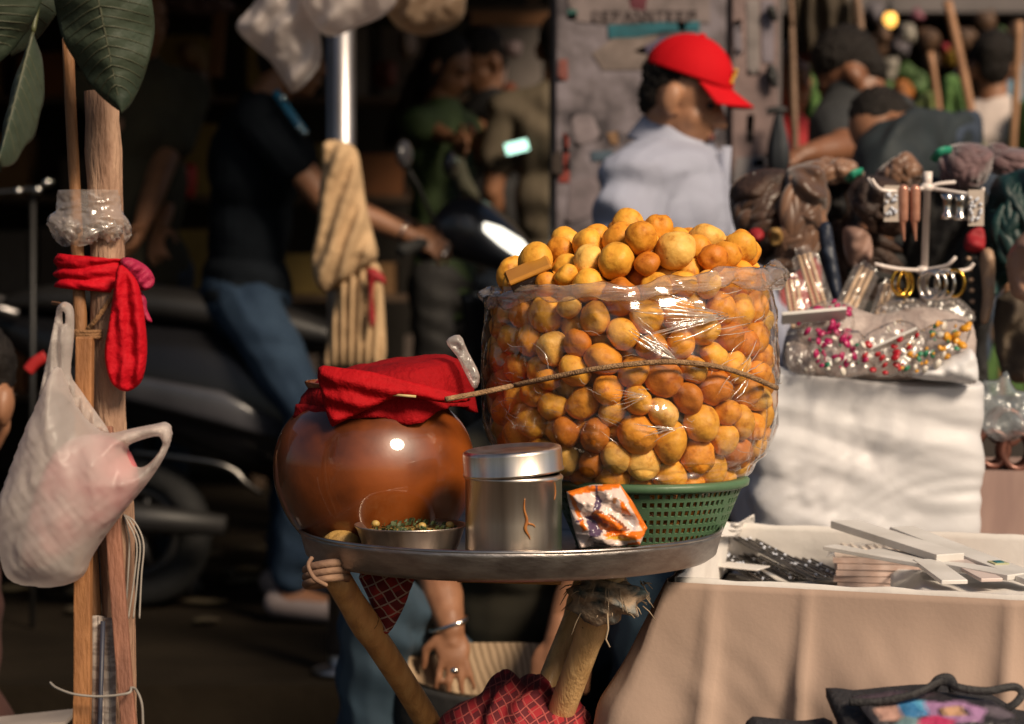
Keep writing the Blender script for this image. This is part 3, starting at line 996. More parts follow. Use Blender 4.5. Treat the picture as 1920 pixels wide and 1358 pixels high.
# how openly each one shows: near the skin of the heap and turned to the camera
dd = []
for i in range(NP):
    x, y, z = pos[i]
    r = math.hypot(x - axis_x(z), y - axis_y(z))
    skin = min(bagR(z) - r - rad[i], max(0, ceil_z(x, y) - z - rad[i]))
    toward = -(y - BY) / .2
    dd.append((skin * 14 - max(toward, -.4) * 1.2 + (2.2 if z < ZRIM - .01 else 0), i))
order = [i for _, i in sorted(dd)]
rest = MB()
for rank, i in enumerate(order):
    tw = random.choices((0, 1, 2, 3), (.34, .4, .15, .11))[0]
    rotm = (random.uniform(0, 6.28), random.uniform(0, 6.28), random.uniform(0, 6.28))
    if rank < 296:
        o = bpy.data.objects.new('fried_puri', random.choice(pm))
        COL.objects.link(o)
        place(o, Vector(pos[i]))
        o.rotation_euler = rotm; o.scale = (rad[i] * 1.02,) * 3
        c, tn = tones[tw]
        j = random.uniform(.86, 1.12)
        o.color = (c[0] * j, c[1] * j, c[2] * j, 1)
        x, y, z = pos[i]
        side = ['far left', 'left', 'middle', 'right', 'far right'][int(np.clip((x - BX + .2) / .08, 0, 4))]
        sz_ = 'small ' if rad[i] < .0222 else ('large ' if rad[i] > .0268 else '')
        tn = sz_ + tn
        tn = tn.replace('deep orange brown', 'dark brown')
        if z > ZTOP - .005: where = 'heaped %s above the rim, %s %s' % ('high' if z > ZTOP + .05 else 'low', 'front' if y < BY else 'back', side)
        else:
            lev = ['lowest row', 'low down', 'at mid height', 'above the middle', 'just under the rim'][int(np.clip((z - ZRIM) / .052, 0, 4))]
            where = 'in the bag, %s, %s%s' % (lev, side, '' if y < BY - .09 else ' inner')
            if y > BY + .03: where = 'at the bag back, %s, %s' % (lev, side)
        tag(o, '%s fried puri %s' % (tn, where), 'fried puri', 'puris filling the clear bag')
    else:
        mt = Matrix.Rotation(rotm[0], 3, 'X') @ Matrix.Rotation(rotm[1], 3, 'Z')
        me = pm[i % len(pm)]
        rest.add([Vector(pos[i]) + mt @ (v.co * rad[i]) for v in me.vertices], [tuple(p.vertices) for p in me.polygons])
o = rest.build('packed_puris', crust, label='mass of fried puris filling the heart of the bag and basket', cat='fried puris', kind='stuff')
o.color = (.5, .19, .024, 1)

# clear plastic bag
BAGT = film('clear_bag', haze=.01, rough=.1, gl=1.5, bump=.45, bsc=17, stretch=(1.2, 1.2, 2.2), hazecol=(.95, .86, .76), edge=.1, tint=(.995, .99, .985))
bag = thing('plastic_bag', 'big clear plastic bag with rolled rim, bulging with puris over the basket', 'bag', (BX, BY, ZB0))
stress = [(P(1240, 678, 2.9), 1.0), (P(1350, 560, 2.9), .9), (P(1260, 800, 2.9), .7), (P(1410, 610, 2.95), .8), (P(990, 650, 2.95), .5)]
def bagf(u, v):
    a = 2 * math.pi * u
    z = ZB0 - .003 + (ZTOP + .004 - ZB0) * v
    r = bagR(z) + .003
    cx, cyy = axis_x(z), axis_y(z)
    # creases
    w = .0022 * fbm(math.cos(a) * 3, math.sin(a) * 3, z * 14, 2.2, 1) + .0016 * math.sin(a * 23 + 40 * z + 6 * nz(math.cos(a), math.sin(a), z * 8, 2.0))
    x, y = cx + r * math.cos(a), cyy + r * math.sin(a)
    for s_, st in stress:
        dx, dz = (x - s_.x), (z - s_.z)
        L_ = math.hypot(dx, dz)
        if L_ < .09 and y < BY:
            th = math.atan2(dz, dx)
            w += st * .0030 * (1 - L_ / .09) * (abs(math.sin(th * 7 + 1.3 * nz(x, z, 0, 30))) - .4)
    k = min(1, max(0, (z - ZRIM) / .03))
    r = r + max(w, -.0022) * (.3 + .7 * k)
    return Vector((cx + r * math.cos(a), cyy + r * math.sin(a), z))
m = MB(); m.sheet(bagf, 260, 90, loop=True)
m.build('bag_wall', BAGT, bag)
ROLL = film('rolled_film', haze=.2, rough=.14, gl=1.8, bump=.8, bsc=30, stretch=(.35, .35, 4), hazecol=(.9, .74, .6), edge=.3)
m = MB()
n = 150
pts_, rr_ = [], []
for k in range(n):
    a = 2 * math.pi * k / n
    r = .1965 + .004 * math.sin(3 * a + 1) + .002 * math.sin(9 * a)
    z = ZTOP + .0 + .016 * math.cos(a) + .004 * math.sin(5 * a) + .003 * math.sin(13 * a)
    pts_.append((BX + r * math.cos(a), BY + r * math.sin(a), z))
    rr_.append(.0098 + .004 * max(0, math.cos(a + .35)) ** 3 + .0014 * math.sin(17 * a) + .001 * math.sin(31 * a))
m.tube(pts_, rr_, 18, closed=True)
tw_ = []
for i, p in enumerate(m.v):
    k, j = divmod(i, 18)
    c = Vector(pts_[k]); d = Vector(p) - c
    tw_.append(tuple(c + d * (1 + .2 * math.sin(j * 2 * math.pi / 18 * 3 + k * .55) + .12 * nz(k * .2, j, 0, 1.0))))
m.v = tw_
m.build('rolled_rim', ROLL, bag)
# sharp creases in the stretched film
CREASE = film('film_crease', haze=.3, rough=.12, gl=2.2, bump=.3, bsc=60, hazecol=(1.0, .9, .8), edge=.15)
rs = random.Random(4)
m = MB()
def on_bag(x, y, off=.0045):
    Yq = 2.92
    for _ in range(6):
        q = P(x, y, Yq); dx = q.x - BX; r = bagR(q.z) + off
        Yq = BY - math.sqrt(max(r * r - dx * dx, .0002))
    return P(x, y, Yq)
def crease(x0, y0, x1, y1, w):
    n_ = 9
    bx_, by_ = rs.uniform(-6, 6), rs.uniform(-6, 6)
    pts_ = []
    for k in range(n_):
        t_ = k / (n_ - 1); s_ = math.sin(math.pi * t_)
        pts_.append(on_bag(x0 + (x1 - x0) * t_ + bx_ * s_ + rs.uniform(-1, 1), y0 + (y1 - y0) * t_ + by_ * s_ + rs.uniform(-.8, .8)))
    m.tube(pts_, [w * (.15 + .85 * math.sin(math.pi * (.06 + .88 * k / (n_ - 1)))) for k in range(n_)], 5, flat=.45)
for k in range(18): crease(1352 + rs.uniform(-8, 14), 592 + rs.uniform(-6, 6), rs.uniform(1180, 1270), rs.uniform(540, 648), rs.uniform(.0008, .0019))
for k in range(9): crease(1268, 674, rs.uniform(1175, 1215), rs.uniform(612, 650), rs.uniform(.001, .0024))
for k in range(16): 
    x, y = rs.uniform(1370, 1455), rs.uniform(525, 720); crease(x, y, x - rs.uniform(20, 70), y + rs.uniform(5, 50), rs.uniform(.0005, .0014))
for k in range(8): crease(1262 + rs.uniform(-8, 8), 806 + rs.uniform(-5, 5), rs.uniform(1180, 1230), rs.uniform(780, 840), rs.uniform(.0005, .0012))
for k in range(7): crease(1210 + rs.uniform(-8, 8), 742, rs.uniform(1140, 1180), rs.uniform(725, 775), rs.uniform(.0005, .001))
for k in range(34):
    x, y = rs.uniform(925, 1440), rs.uniform(570, 850); an_ = rs.gauss(.4, .5); L_ = rs.uniform(15, 45)
    crease(x, y, x + L_ * math.cos(an_), y + L_ * math.sin(an_), rs.uniform(.0003, .0007))
for k in range(12):
    x, y = rs.uniform(915, 960), rs.uniform(570, 830); crease(x, y, x + rs.uniform(8, 30), y + rs.uniform(-25, 25), rs.uniform(.0004, .0008))
m.build('film_creases', CREASE, bag, kind='stuff')
# twine round the bag, its free end over the pot
tw = mat('jute_twine', (.4, .24, .12), (.24, .13, .06), rough=.85, sc=80, bump=.8, bsc=400)
pts2 = []
for x, y in bez([(1456, 728), (1400, 704), (1330, 685), (1240, 679), (1130, 690), (1040, 707), (960, 724)], 8):
    # lay it on the bag's skin
    Yq = 2.9
    for _ in range(6):
        q = P(x, y, Yq); dx = q.x - BX; r = bagR(q.z) + .0075
        Yq = BY - math.sqrt(max(r * r - dx * dx, .0004))
    pts2.append(P(x, y, Yq))
pts2 += path([(960, 724, 2.925), (900, 737, 2.9), (836, 749, 2.87)], n=8)[1:]
m = MB(); m.tube(pts2, [.0036 if i < 50 else .0036 for i in range(len(pts2))], 8)
m.build('twine', tw, label='brown jute twine stretched across the clear bag towards the pot', cat='twine')

# flat amber lid tucked into the heap
am = mat('amber_plastic', (.5, .22, .03), (.4, .16, .02), rough=.3, sc=20)
lc = P(992, 512, 2.985)
rt = Matrix.Rotation(R(-23), 3, 'Y') @ Matrix.Rotation(R(24), 3, 'X')
lt = thing('amber_lid', 'flat amber box lid stuck among the puris at the bag rim', 'lid', lc)
m = MB(); m.box(lc + rt @ Vector((0, 0, .004)), (.062, .04, .008), rt); m.build('top_plate', am, lt, smooth=False).modifiers.new('b', 'BEVEL').width = .003
m = MB(); m.box(lc - rt @ Vector((0, 0, .005)), (.058, .037, .010), rt); m.build('dark_underside', mat('dark_gloss', (.02, .012, .01), rough=.12), lt, smooth=False)
# ================================================================ the post with its hangings on the left
YL = 2.72
barkp = mat('peeled_post', (.42, .26, .17), (.22, .12, .075), rough=.7, sc=10, bump=.6, bsc=50, stretch=(5, 5, .9), c3=(.34, .2, .13))
cane = mat('cane_brown', (.36, .17, .07), (.22, .1, .04), rough=.6, sc=12, bump=.3, bsc=60, stretch=(5, 5, 1))
lathm = mat('lath_red_brown', (.3, .13, .08), (.19, .08, .05), rough=.7, sc=12, bump=.3, bsc=60, stretch=(5, 5, 1))
orangew = mat('square_stick', (.36, .16, .06), (.22, .09, .03), rough=.65, sc=12, bump=.3, bsc=60, stretch=(5, 5, 1))
def stick(name, a, b, ya, yb, r0, r1, mm, label, cat, nodes=(), seg=12, ground=True, wob=.002, seed=0, parent=None):
    p, q = P(*a, ya), P(*b, yb)
    if ground: q = extend(p, q, 0.0)
    m = MB(); pole(m, p, q, r0, r1, nodes, seg, wob, seed)
    return m.build(name, mm, parent, label=label, cat=cat)
stick('bamboo_post', (191, 172), (216, 1000), YL, YL, .0212, .019, barkp, 'thick pale bamboo post with a red scarf tied round it', 'post', (.03, .36, .7), seed=2, wob=.0035)
stick('cane_stick', (127, 60), (152, 620), YL - .01, YL - .01, .0068, .0085, cane, 'thin brown cane strapped beside the thick bamboo post', 'stick', (.2, .5), seed=4)
def square_stick(name, a, b, ya, yb, w, d, mm, label, cat):
    p, q = P(*a, ya), P(*b, yb); q = extend(p, q, 0.0)
    m = MB()
    t_ = (q - p).normalized(); u = Vector((1, 0, 0)); u = (u - t_ * u.dot(t_)).normalized(); v = t_.cross(u)
    n = 24; vs, fs = [], []
    for k in range(n + 1):
        c = p.lerp(q, k / n) + u * nz(k * .3, w * 900, 0) * .002
        vs += [c - u * w - v * d, c + u * w - v * d, c + u * w + v * d, c - u * w + v * d]
    for k in range(n):
        for j in range(4): fs.append((k * 4 + j, k * 4 + (j + 1) % 4, k * 4 + 4 + (j + 1) % 4, k * 4 + 4 + j))
    fs += [(3, 2, 1, 0), tuple(n * 4 + j for j in range(4))]
    m.add(vs, fs)
    o = m.build(name, mm, smooth=False, label=label, cat=cat)
    bv = o.modifiers.new('b', 'BEVEL'); bv.width = .0018; bv.segments = 2
    return o
square_stick('wooden_stick', (160, 632), (153, 1358), YL - .045, YL - .05, .0098, .009, orangew, 'square orange brown stick standing left of the newspaper roll', 'stick')
square_stick('wooden_lath', (197, 800), (241, 1358), YL - .035, YL - .06, .0088, .006, lathm, 'slanting reddish brown lath just right of the newspaper roll', 'stick')
stick('pale_pole', (224, 960), (232, 1358), YL + .06, YL + .06, .008, .008, mat('pale_pipe', (.4, .36, .33), rough=.5), 'pale thin pipe behind the slanting reddish lath', 'pipe')
# sheet of clear wrap
WRAP = film('packing_wrap', haze=.34, rough=.2, gl=1.5, bump=1.0, bsc=30, stretch=(1, 1, 2.2), hazecol=(.8, .7, .64), edge=.25)
wr_ = thing('plastic_wrap', 'crumpled clear plastic wrap binding the cane to the bamboo post', 'wrap', P(170, 450, YL))
m = MB()
pa, pb = P(138, 400, YL - .01), P(196, 400, YL)
def wrapf(u, v):
    a = 2 * math.pi * u
    c = (pa + pb) / 2
    rx, ry = .0375 + .004 * v, .026
    cr = .0035 * fbm(math.cos(a) * 2, math.sin(a) * 2, v * 3, 3.0, 5) * (0.2 + v)
    bulge = .009 * max(0, math.sin(math.pi * min(1, max(0, (v - .45) / .55)))) 
    z0, z1 = P(0, 357, YL).z, P(0, 447, YL).z
    zz = z0 + (z1 - z0) * v - (.010 * v * v * math.sin(3 * a + .5))
    return Vector((c.x + (rx + cr + bulge) * math.cos(a), c.y + (ry + cr + bulge * .6) * math.sin(a), zz))
m.sheet(wrapf, 90, 30, loop=True); m.build('sleeve', WRAP, wr_)
for sx, sy, sr in ((130, 425, .014), (206, 432, .015), (175, 438, .012)):
    m = MB(); c = P(sx, sy, YL - .022)
    m.ell(c, (sr, sr * .7, sr * .75), seg=26, rings=18)
    m.disp(lambda x, y, z: (Vector((x, y, z)) - c).normalized() * (.005 * fbm(x, y, z, 90, sx) + .003 * math.sin(x * 900 + z * 600)))
    m.build('crumple', WRAP, wr_)
# red scarf
scarf = mat('red_scarf', (.5, .003, .012), (.36, .002, .008), spec=.15, rough=.7, sc=5, bump=.35, bsc=120)
pinkm = mat('magenta_scarf', (.4, .006, .06), (.26, .004, .035), rough=.7, sc=5, bump=.35, bsc=120)
sc_t = thing('red_scarf', 'bright red scarf knotted round the bamboo post, tail hanging', 'scarf', P(200, 730, YL - .03))
m = MB()
def band(u, v):
    a = 2 * math.pi * u
    c = (P(150, 512, YL) + P(205, 512, YL)) / 2
    rx, ry = .043, .029
    z = P(0, 482 + 62 * v + 6 * math.cos(a), YL).z
    w = .0025 * math.sin(v * 17 + 2.0 * math.cos(a) + 3 * nz(u * 4, v, 0, 1.5)) + .002 * nz(u * 9, v * 4, 0, 2)
    return Vector((c.x - .002 + (rx + w) * math.cos(a), c.y + (ry + w) * math.sin(a), z))
m.sheet(band, 90, 26, loop=True); m.build('band', scarf, sc_t, solid=.002)
m, px = pillow([(222, 498), (246, 512), (262, 540), (272, 600), (276, 660), (268, 710), (250, 730), (232, 734), (212, 722), (202, 700), (196, 660), (205, 600), (212, 555)], YL - .045, .008, 5, amp=.004, nscale=45, seed=3,
               wr=lambda x, y: .007 * crumple(x * .03, y * .006, 1.2, 31) + .004 * math.sin(x * .2 + 1.6 * math.sin(y * .016)), round_px=12)
m.build('tail', scarf, sc_t)
m, px = pillow([(226, 486), (248, 484), (276, 500), (290, 522), (284, 540), (266, 545), (248, 530), (232, 510)], YL - .02, .012, 4, amp=.005, nscale=60, seed=9, wr=lambda x, y: .004 * math.sin((x + y) * .2))
m.build('knot_loop', pinkm, sc_t)
m, px = pillow([(258, 540), (274, 560), (276, 580), (286, 604), (272, 600), (262, 575)], YL - .015, .005, 4, amp=.004, nscale=60, seed=6)
m.build('loose_end', pinkm, sc_t)
# twine from cane to post
m = MB(); m.tube(path([(165, 618, YL - .03), (180, 600, YL - .035), (208, 560, YL - .03), (216, 540, YL - .02)]), .0032, 7)
for k in range(3):
    m.tube([P(160, 622 + 5 * k, YL - .03) + Vector((.017 * math.cos(a), .017 * math.sin(a), 0)) for a in [6.283 * i / 16 for i in range(16)]], .0028, 6, closed=True)
m.build('cord', mat('old_cord', (.24, .12, .05), rough=.9, sc=60, bump=.6, bsc=200), label='brown cord lashing the short square stick to the bamboo post', cat='cord')

# carrier bag
CARR = film('carrier_plastic', haze=.45, rough=.42, gl=.4, bump=.3, bsc=34, stretch=(1, 1, .6), hazecol=(.86, .77, .72), edge=.25)
cb = thing('carrier_bag', 'thin white plastic carrier bag hanging from a nail on the post', 'carrier bag', P(110, 1098, YL - .09))
def cwr(x, y):
    w = .004 * math.sin((x - .25 * (y - 600)) * .11 + 2 * nz(x * .01, y * .01, 0)) * max(0, min(1, (980 - y) / 350))
    w += .004 * fbm(x * .008, y * .008, 0, 1.0, 4) + .007 * crumple(x * .01, y * .006, 1.1, 21) + .004 * crumple(x * .02, y * .016, 1.4, 22) + .0016 * crumple(x * .04, y * .04, 1.5, 23)
    th = math.atan2(y - 585, x - 118)
    w += .006 * (abs(math.sin(th * 15)) - .5) * max(0, min(1, (900 - y) / 250)) * (1 if x < 200 else .3)
    dline = (x - 60) + (y - 900) * .15
    return w
m, px = pillow([(112, 690), (140, 760), (176, 800), (205, 812), (250, 803), (292, 795), (312, 792), (322, 808), (318, 835), (300, 872), (272, 912), (236, 955), (196, 1008), (172, 1046), (156, 1080), (120, 1098), (70, 1100), (28, 1090), (8, 1062), (-2, 1000), (-4, 950), (18, 885), (48, 805), (80, 735), (96, 700)],
               YL - .1, .062, 5, amp=.0, nscale=22, seed=5, wr=cwr, round_px=95, holes=[[(240, 838), (262, 826), (296, 818), (306, 828), (298, 848), (276, 872), (258, 876), (246, 862)]], minth=.003)
m.build('sack', CARR, cb)
m, px = pillow([(108, 575), (120, 566), (134, 572), (139, 590), (138, 640), (133, 700), (150, 730), (178, 770), (205, 812), (176, 806), (150, 780), (120, 740), (86, 735), (70, 760), (84, 690), (96, 630), (104, 592)], YL - .07, .010, 5, amp=.004, nscale=40, seed=7,
               wr=lambda x, y: .005 * math.sin(x * .32 + .6), round_px=14, holes=[[(117, 585), (122, 588), (122, 604), (118, 606)]])
m.build('handle', CARR, cb)
m, px = pillow([(228, 815), (262, 806), (300, 797), (318, 803), (316, 830), (306, 826), (298, 812), (262, 822), (240, 832)], YL - .125, .006, 4, amp=.003, nscale=60, seed=1)
m.build('handle', CARR, cb)
m, px = pillow([(100, 850), (160, 815), (230, 830), (262, 900), (230, 960), (160, 1020), (90, 1060), (40, 1050), (60, 940)], YL - .1, .03, 9, amp=.012, nscale=18, seed=11)
m.build('contents', mat('bag_contents', (.5, .1, .12), (.3, .2, .2), rough=.8, sc=9), cb)
m = MB(); m.tube(path([(98, 568, YL - .03), (112, 570, YL - .06), (120, 574, YL - .08)]), .0022, 7); m.build('nail', mat('rusty_nail', (.22, .09, .03), rough=.6), label='rusty nail holding up the white carrier bag', cat='nail')

# rolled newspapers
npm = mat('newsprint', (.42, .37, .33), (.24, .2, .18), rough=.85, sc=55, stretch=(1, 1, 3.5), lo=.45, hi=.58)
nr_ = thing('newspaper_roll', 'two rolled newspapers standing between the two wooden sticks', 'newspaper', P(192, 1358, YL - .03) - Vector((0, 0, .3)))
for (xa, xb, ww) in ((182, 184, .0095), (204, 204, .0085)):
    m = MB()
    p, q = P(xa, 1156 if xa < 190 else 1160, YL - .03), P(xb, 1358, YL - .035)
    q = extend(p, q, P(0, 1358, YL).z - .12)
    nA = 60
    ax = (q - p)
    def roll(u, v, p=p, ax=ax, ww=ww):
        a = u * 6.283 * 2.2; r = ww * (.55 + .45 * u) 
        return p + ax * v + Vector((math.cos(a) * r, -math.sin(a) * r, .002 * math.sin(a) * (1 - v)))
    m.sheet(roll, nA, 16)
    m.build('roll', npm, nr_, solid=.0008)
m = MB(); p, q = P(193, 1165, YL - .045), P(190, 1358, YL - .05); q = extend(p, q, q.z - .12)
m.tube([p, p.lerp(q, .5) + Vector((-.002, 0, 0)), q], .003, 8); m.build('umbrella_rod', mat('navy_rod', (.03, .035, .06), rough=.5), nr_)
# wire and loose strings
m = MB(); m.tube(path([(94, 1280, YL - .06), (106, 1290, YL - .07), (140, 1302, YL - .08), (190, 1306, YL - .08), (240, 1300, YL - .08), (246, 1290, YL - .07), (256, 1295, YL - .06), (266, 1322, YL - .06), (268, 1370, YL - .06)]), .0016, 6)
m.build('binding_wire', mat('grey_wire', (.3, .27, .24), rough=.5), label='grey wire looped round the sticks below the carrier bag', cat='wire')
m = MB()
for x0 in (0, 7, -6):
    m.tube(path([(232, 965, YL - .02), (246 + x0, 980, YL - .03), (262 + x0, 1020, YL - .03), (258 + x0, 1080, YL - .03), (250 + x0 * 1.6, 1160, YL - .03)]), .0011, 5)
m.tube(path([(232, 970, YL - .02), (242, 1010, YL - .02), (240, 1080, YL - .02), (234, 1160, YL - .02)]), .0012, 5)
m.build('white_string', mat('pale_string', (.38, .34, .3), rough=.7), label='loose pale strings dangling beside the carrier bag', cat='string')

# big leaves hanging into the top left corner
leafm = mat('leaf_green', (.028, .044, .028), (.017, .028, .018), spec=.3, rough=.5, sc=7, bump=.25, bsc=60, c3=(.04, .052, .034))
veinm = mat('leaf_vein', (.08, .085, .05), rough=.5)
tree = thing('rubber_plant', 'big dark green leaves hanging in at the top corner', 'plant', P(120, -60, 2.6))
def leaf(base, tip, width, Yb, Yt, curl=.03, droop=.0, nv=18, shape=1.0):
    pb, pt = P(*base, Yb), P(*tip, Yt)
    ax = pt - pb
    side = ax.cross(Vector((0, -1, 0))).normalized()
    nrm = side.cross(ax).normalized()
    W = width * mpp(Yb)
    def prof(v): return W * (math.sin(math.pi * min(1, v ** .8)) ** .72) * (1 if v < .98 else .6)
    def pt_(s, v):
        w = prof(v)
        return pb + ax * v + side * (s * w) + nrm * (-curl * abs(s) ** 1.5 * (.4 + .6 * math.sin(math.pi * v)) + droop * v * v + .004 * math.sin(v * 22 + s * 2) * abs(s) + .0009 * math.sin(abs(s) * 3 + v * 55) * (1 - abs(s)))
    m = MB(); m.sheet(lambda u, v: pt_(u * 2 - 1, v), 22, 44)
    lf = m.build('leaf', leafm, tree, solid=.0008)
    m = MB()
    m.tube([pt_(0, v / 20) - nrm * .0012 - Vector((0, .001, 0)) for v in range(21)], [.0022 * (1 - v / 26) for v in range(21)], 6)
    for k in range(2, nv - 2):
        v0 = k / nv
        for sg in (-1, 1):
            pts = [pt_(sg * s_ * .92, min(.99, v0 + .11 * s_ ** 1.3)) - Vector((0, .0012, 0)) for s_ in (0, .25, .5, .75, 1)]
            m.tube(pts, [.0008, .0007, .0006, .0005, .0003], 4)
    m.build('vein', veinm, lf)
leaf((160, -120), (228, 214), 92, 2.56, 2.6)
leaf((-60, -130), (-2, 120), 112, 2.5, 2.58)
leaf((40, -190), (20, 105), 95, 2.62, 2.64, nv=12)
leaf((62, 60), (-2, 300), 32, 2.6, 2.5, curl=.05, nv=12)
m = MB(); m.tube(path([(160, -118, 2.56), (130, -200, 2.58), (40, -260, 2.6), (-120, -300, 2.6)]), [.004] * 9 + [.006] * 8 + [.008] * 8, 8)
m.tube(path([(-60, -130, 2.5), (-40, -220, 2.56), (-30, -285, 2.6)]), .004, 8)
m.tube(path([(40, -190, 2.62), (20, -240, 2.6), (-10, -290, 2.6)]), .004, 8)
m.tube(path([(62, 60, 2.6), (75, -60, 2.62), (40, -190, 2.62), (10, -280, 2.6)]), .003, 8)
m.build('stem', mat('leaf_stem', (.09, .1, .04), rough=.5), tree)
# ================================================================ the stall table on the right
TBZ = .79
A_, B_ = PZ(1252, 1091, TBZ), PZ(1920, 1126, TBZ)
C_, D_ = PZ(1352, 984, TBZ), PZ(1920, 1002, TBZ)
eu = (B_ - A_).normalized()
B_ = B_ + eu * .5
D_ = C_ + (D_ - C_).normalized() * ((B_ - A_).length)
ev = (C_ - A_).normalized()
tb = thing('stall_table', 'low stall table draped in tan cloth, shallow white lined box on top', 'table', ((A_.x + D_.x) / 2, (A_.y + D_.y) / 2, 0))
tan = mat('tan_cloth', (.42, .3, .235), (.35, .245, .19), rough=.85, sc=3, bump=.05, bsc=160)
white = mat('white_lining', (.7, .67, .64), (.62, .58, .55), rough=.7, sc=5, bump=.08, bsc=60)
# drape: round the left end and along the front
Llen, Flen = (C_ - A_).length, (B_ - A_).length
def drape(u, v):
    s = u * (Llen + Flen)
    rc = .02
    if s < Llen:
        base = C_ + (A_ - C_) * (s / Llen); out = Vector((-eu.x, -eu.y, 0))
    else:
        base = A_ + eu * (s - Llen); out = Vector((eu.y, -eu.x, 0)).normalized()
    k = max(0, min(1, .5 + (s - Llen) / .08))
    o1, o2 = Vector((-1, .15, 0)).normalized(), Vector((eu.y, -eu.x, 0)).normalized()
    if o2.y > 0: o2 = -o2
    out = (o1 * (1 - k) + o2 * k).normalized()
    h = v * (TBZ - .01)
    sf = s - Llen
    # pleats hang from fixed points of the rim
    w = 0
    for c, wd, am, sl in ((.062, .009, .019, .03), (.185, .008, .017, -.01), (.44, .011, .026, .01), (.60, .02, .03, 0), (-.03, .02, .03, 0), (-.12, .03, .03, 0), (.8, .02, .03, 0)):
        d = (sf - c - sl * v) / (wd * (1 + 2.5 * v))
        w += am * (.45 * math.exp(-d * d) + .55 * math.exp(-1.7 * abs(d))) * min(1, v * 4 + .15)
    sag = .03 * math.exp(-((sf - .32) / .1) ** 2) * math.exp(-((v - .16) / .07) ** 2)
    w += .008 * fbm(sf * 1.2, v, 0, 4.0, 3) * min(1, v * 5) + .015 * crumple(sf * 3.2, v * 2.6, 1.3, 5) * min(1, v * 6) + .008 * crumple(sf * 7, v * 5, 1.4, 6) * min(1, v * 6)
    w += sag
    flare = .09 * k * math.sin(v * 1.4) + (1 - k) * .17 * v
    corner = .34 * v * math.exp(-(sf / .06) ** 2) * .5
    p = base + out * (flare + w) + o1 * corner
    return Vector((p.x, p.y, TBZ - h))
m = MB(); m.sheet(drape, 210, 84); m.build('tablecloth', tan, tb, solid=.0016)
# box on top, lined in white
BD = .075
m = MB()
def bp_(a, b, z): return A_ + eu * a * Flen + (C_ - A_) * b + Vector((0, 0, z))
m.sheet(lambda u, v: bp_(.015 + .97 * u, .02 + .96 * v, -BD + .004 * fbm(u * 8, v * 3, 0, 1.5, 2)), 60, 20)
m.build('box_floor', white, tb)
def wall(name, a0, b0, a1, b1, mm):
    q0, q1 = bp_(.012 + .976 * a0, .016 + .968 * b0, .005), bp_(.012 + .976 * a1, .016 + .968 * b1, .005)
    n_ = (q1 - q0).cross(Vector((0, 0, 1))).normalized()
    m = MB()
    m.sheet(lambda u, v: q0.lerp(q1, u) + Vector((0, 0, -BD * (1 - v) + (.0035 * nz(u * 14, 3, 0, 1.3) if v > .9 else 0))) + n_ * (.004 * fbm(u * 10, v * 2, a0, 1.2, 5)) * (1 - v * .7), 60, 8)
    m.build(name, mm, tb, solid=.005)
wall('box_side', .0, .0, 1, 0, white); wall('box_side', 0, 1, 1, 1, white); wall('box_side', .0, .0, .0, 1, white); wall('box_side', 1, 0, 1, 1, white)
for a, b in ((.03, .05), (.97, .05), (.03, .95), (.97, .95)):
    p = bp_(a, b, -BD - .01); m = MB(); m.tube([p, Vector((p.x, p.y, 0))], .018, 8); m.build('leg', mat('table_leg_wood', (.2, .11, .06), rough=.7), tb)

# hair clip cards in the left of the box
cardm = mat('clip_card', (.09, .08, .075), (.03, .03, .03), rough=.4, sc=40)
gem = mat('crystal_stone', (.75, .76, .8), (.45, .5, .62), rough=.12, sc=300, spec=.9)
random.seed(31)
def flatbar(name, a, b, za, zb, w, th, mm, label, cat, group=None, yaw=None, parent=None):
    """a flat strip lying between two pixel stations on planes za / zb"""
    p = P(*a) if len(a) == 3 else PZ(*a, za)
    q = P(*b) if len(b) == 3 else PZ(*b, zb)
    t_ = (q - p); L_ = t_.length; t_.normalize()
    s_ = t_.cross(Vector((0, 0, 1))).normalized(); n_ = s_.cross(t_)
    m = MB()
    rot = Matrix((s_, t_, n_)).transposed()
    m.box((p + q) / 2, (w, L_, th), rot)
    o = m.build(name, mm, parent, smooth=False, label=label, cat=cat, group=group)
    bv = o.modifiers.new('b', 'BEVEL'); bv.width = min(.0012, th * .3); bv.segments = 2
    return o, p, q, s_, n_, rot
ZF = TBZ - BD
clips = [((1345, 1012), (1500, 1090), .03), ((1375, 1000), (1545, 1088), .05), ((1340, 1035), (1440, 1092), .022), ((1400, 1000), (1575, 1085), .035)]
words = ('nearest the tray rim', 'second from the tray rim', 'low in the corner by the tray', 'lying farthest from the tray')
for k, (a, b, h) in enumerate(clips):
    o, p, q, s_, n_, rot = flatbar('hair_clip_card', a, b, ZF + h + .01, ZF + h * .4, .034, .003, cardm, 'dark card of sparkling hair clips %s' % words[k], 'hair clips', 'cards of crystal hair clips')
    m = MB()
    for j in range(26):
        t_ = random.random(); sx = random.uniform(-.013, .013)
        c = p.lerp(q, t_) + s_ * sx + n_ * .0045
        r_ = random.uniform(.0016, .0034)
        m.ell(c, (r_, r_, r_ * .8), seg=7, rings=5)
    m.build('crystal', gem, o, smooth=False, kind='stuff')
    m = MB()
    for j in range(3):
        m.tube([p + s_ * (-.01 + .01 * j) + n_ * .004, q + s_ * (-.01 + .01 * j) + n_ * .004], .0014, 6)
    m.build('clip_bar', mat('gunmetal', (.2, .18, .17), rough=.25, metal=1), o)
flatbar('white_card', (1352, 1058), (1432, 1066), ZF + .03, ZF + .028, .05, .002, white, 'small blank white card among the dark hair clips', 'card')
flatbar('clip_stick', (1450, 1004), (1640, 1090), ZF + .04, ZF + .01, .006, .005, mat('pewter', (.35, .3, .27), rough=.3, metal=.9), 'thin pewter hair stick along the edge of the clip cards', 'hair stick')
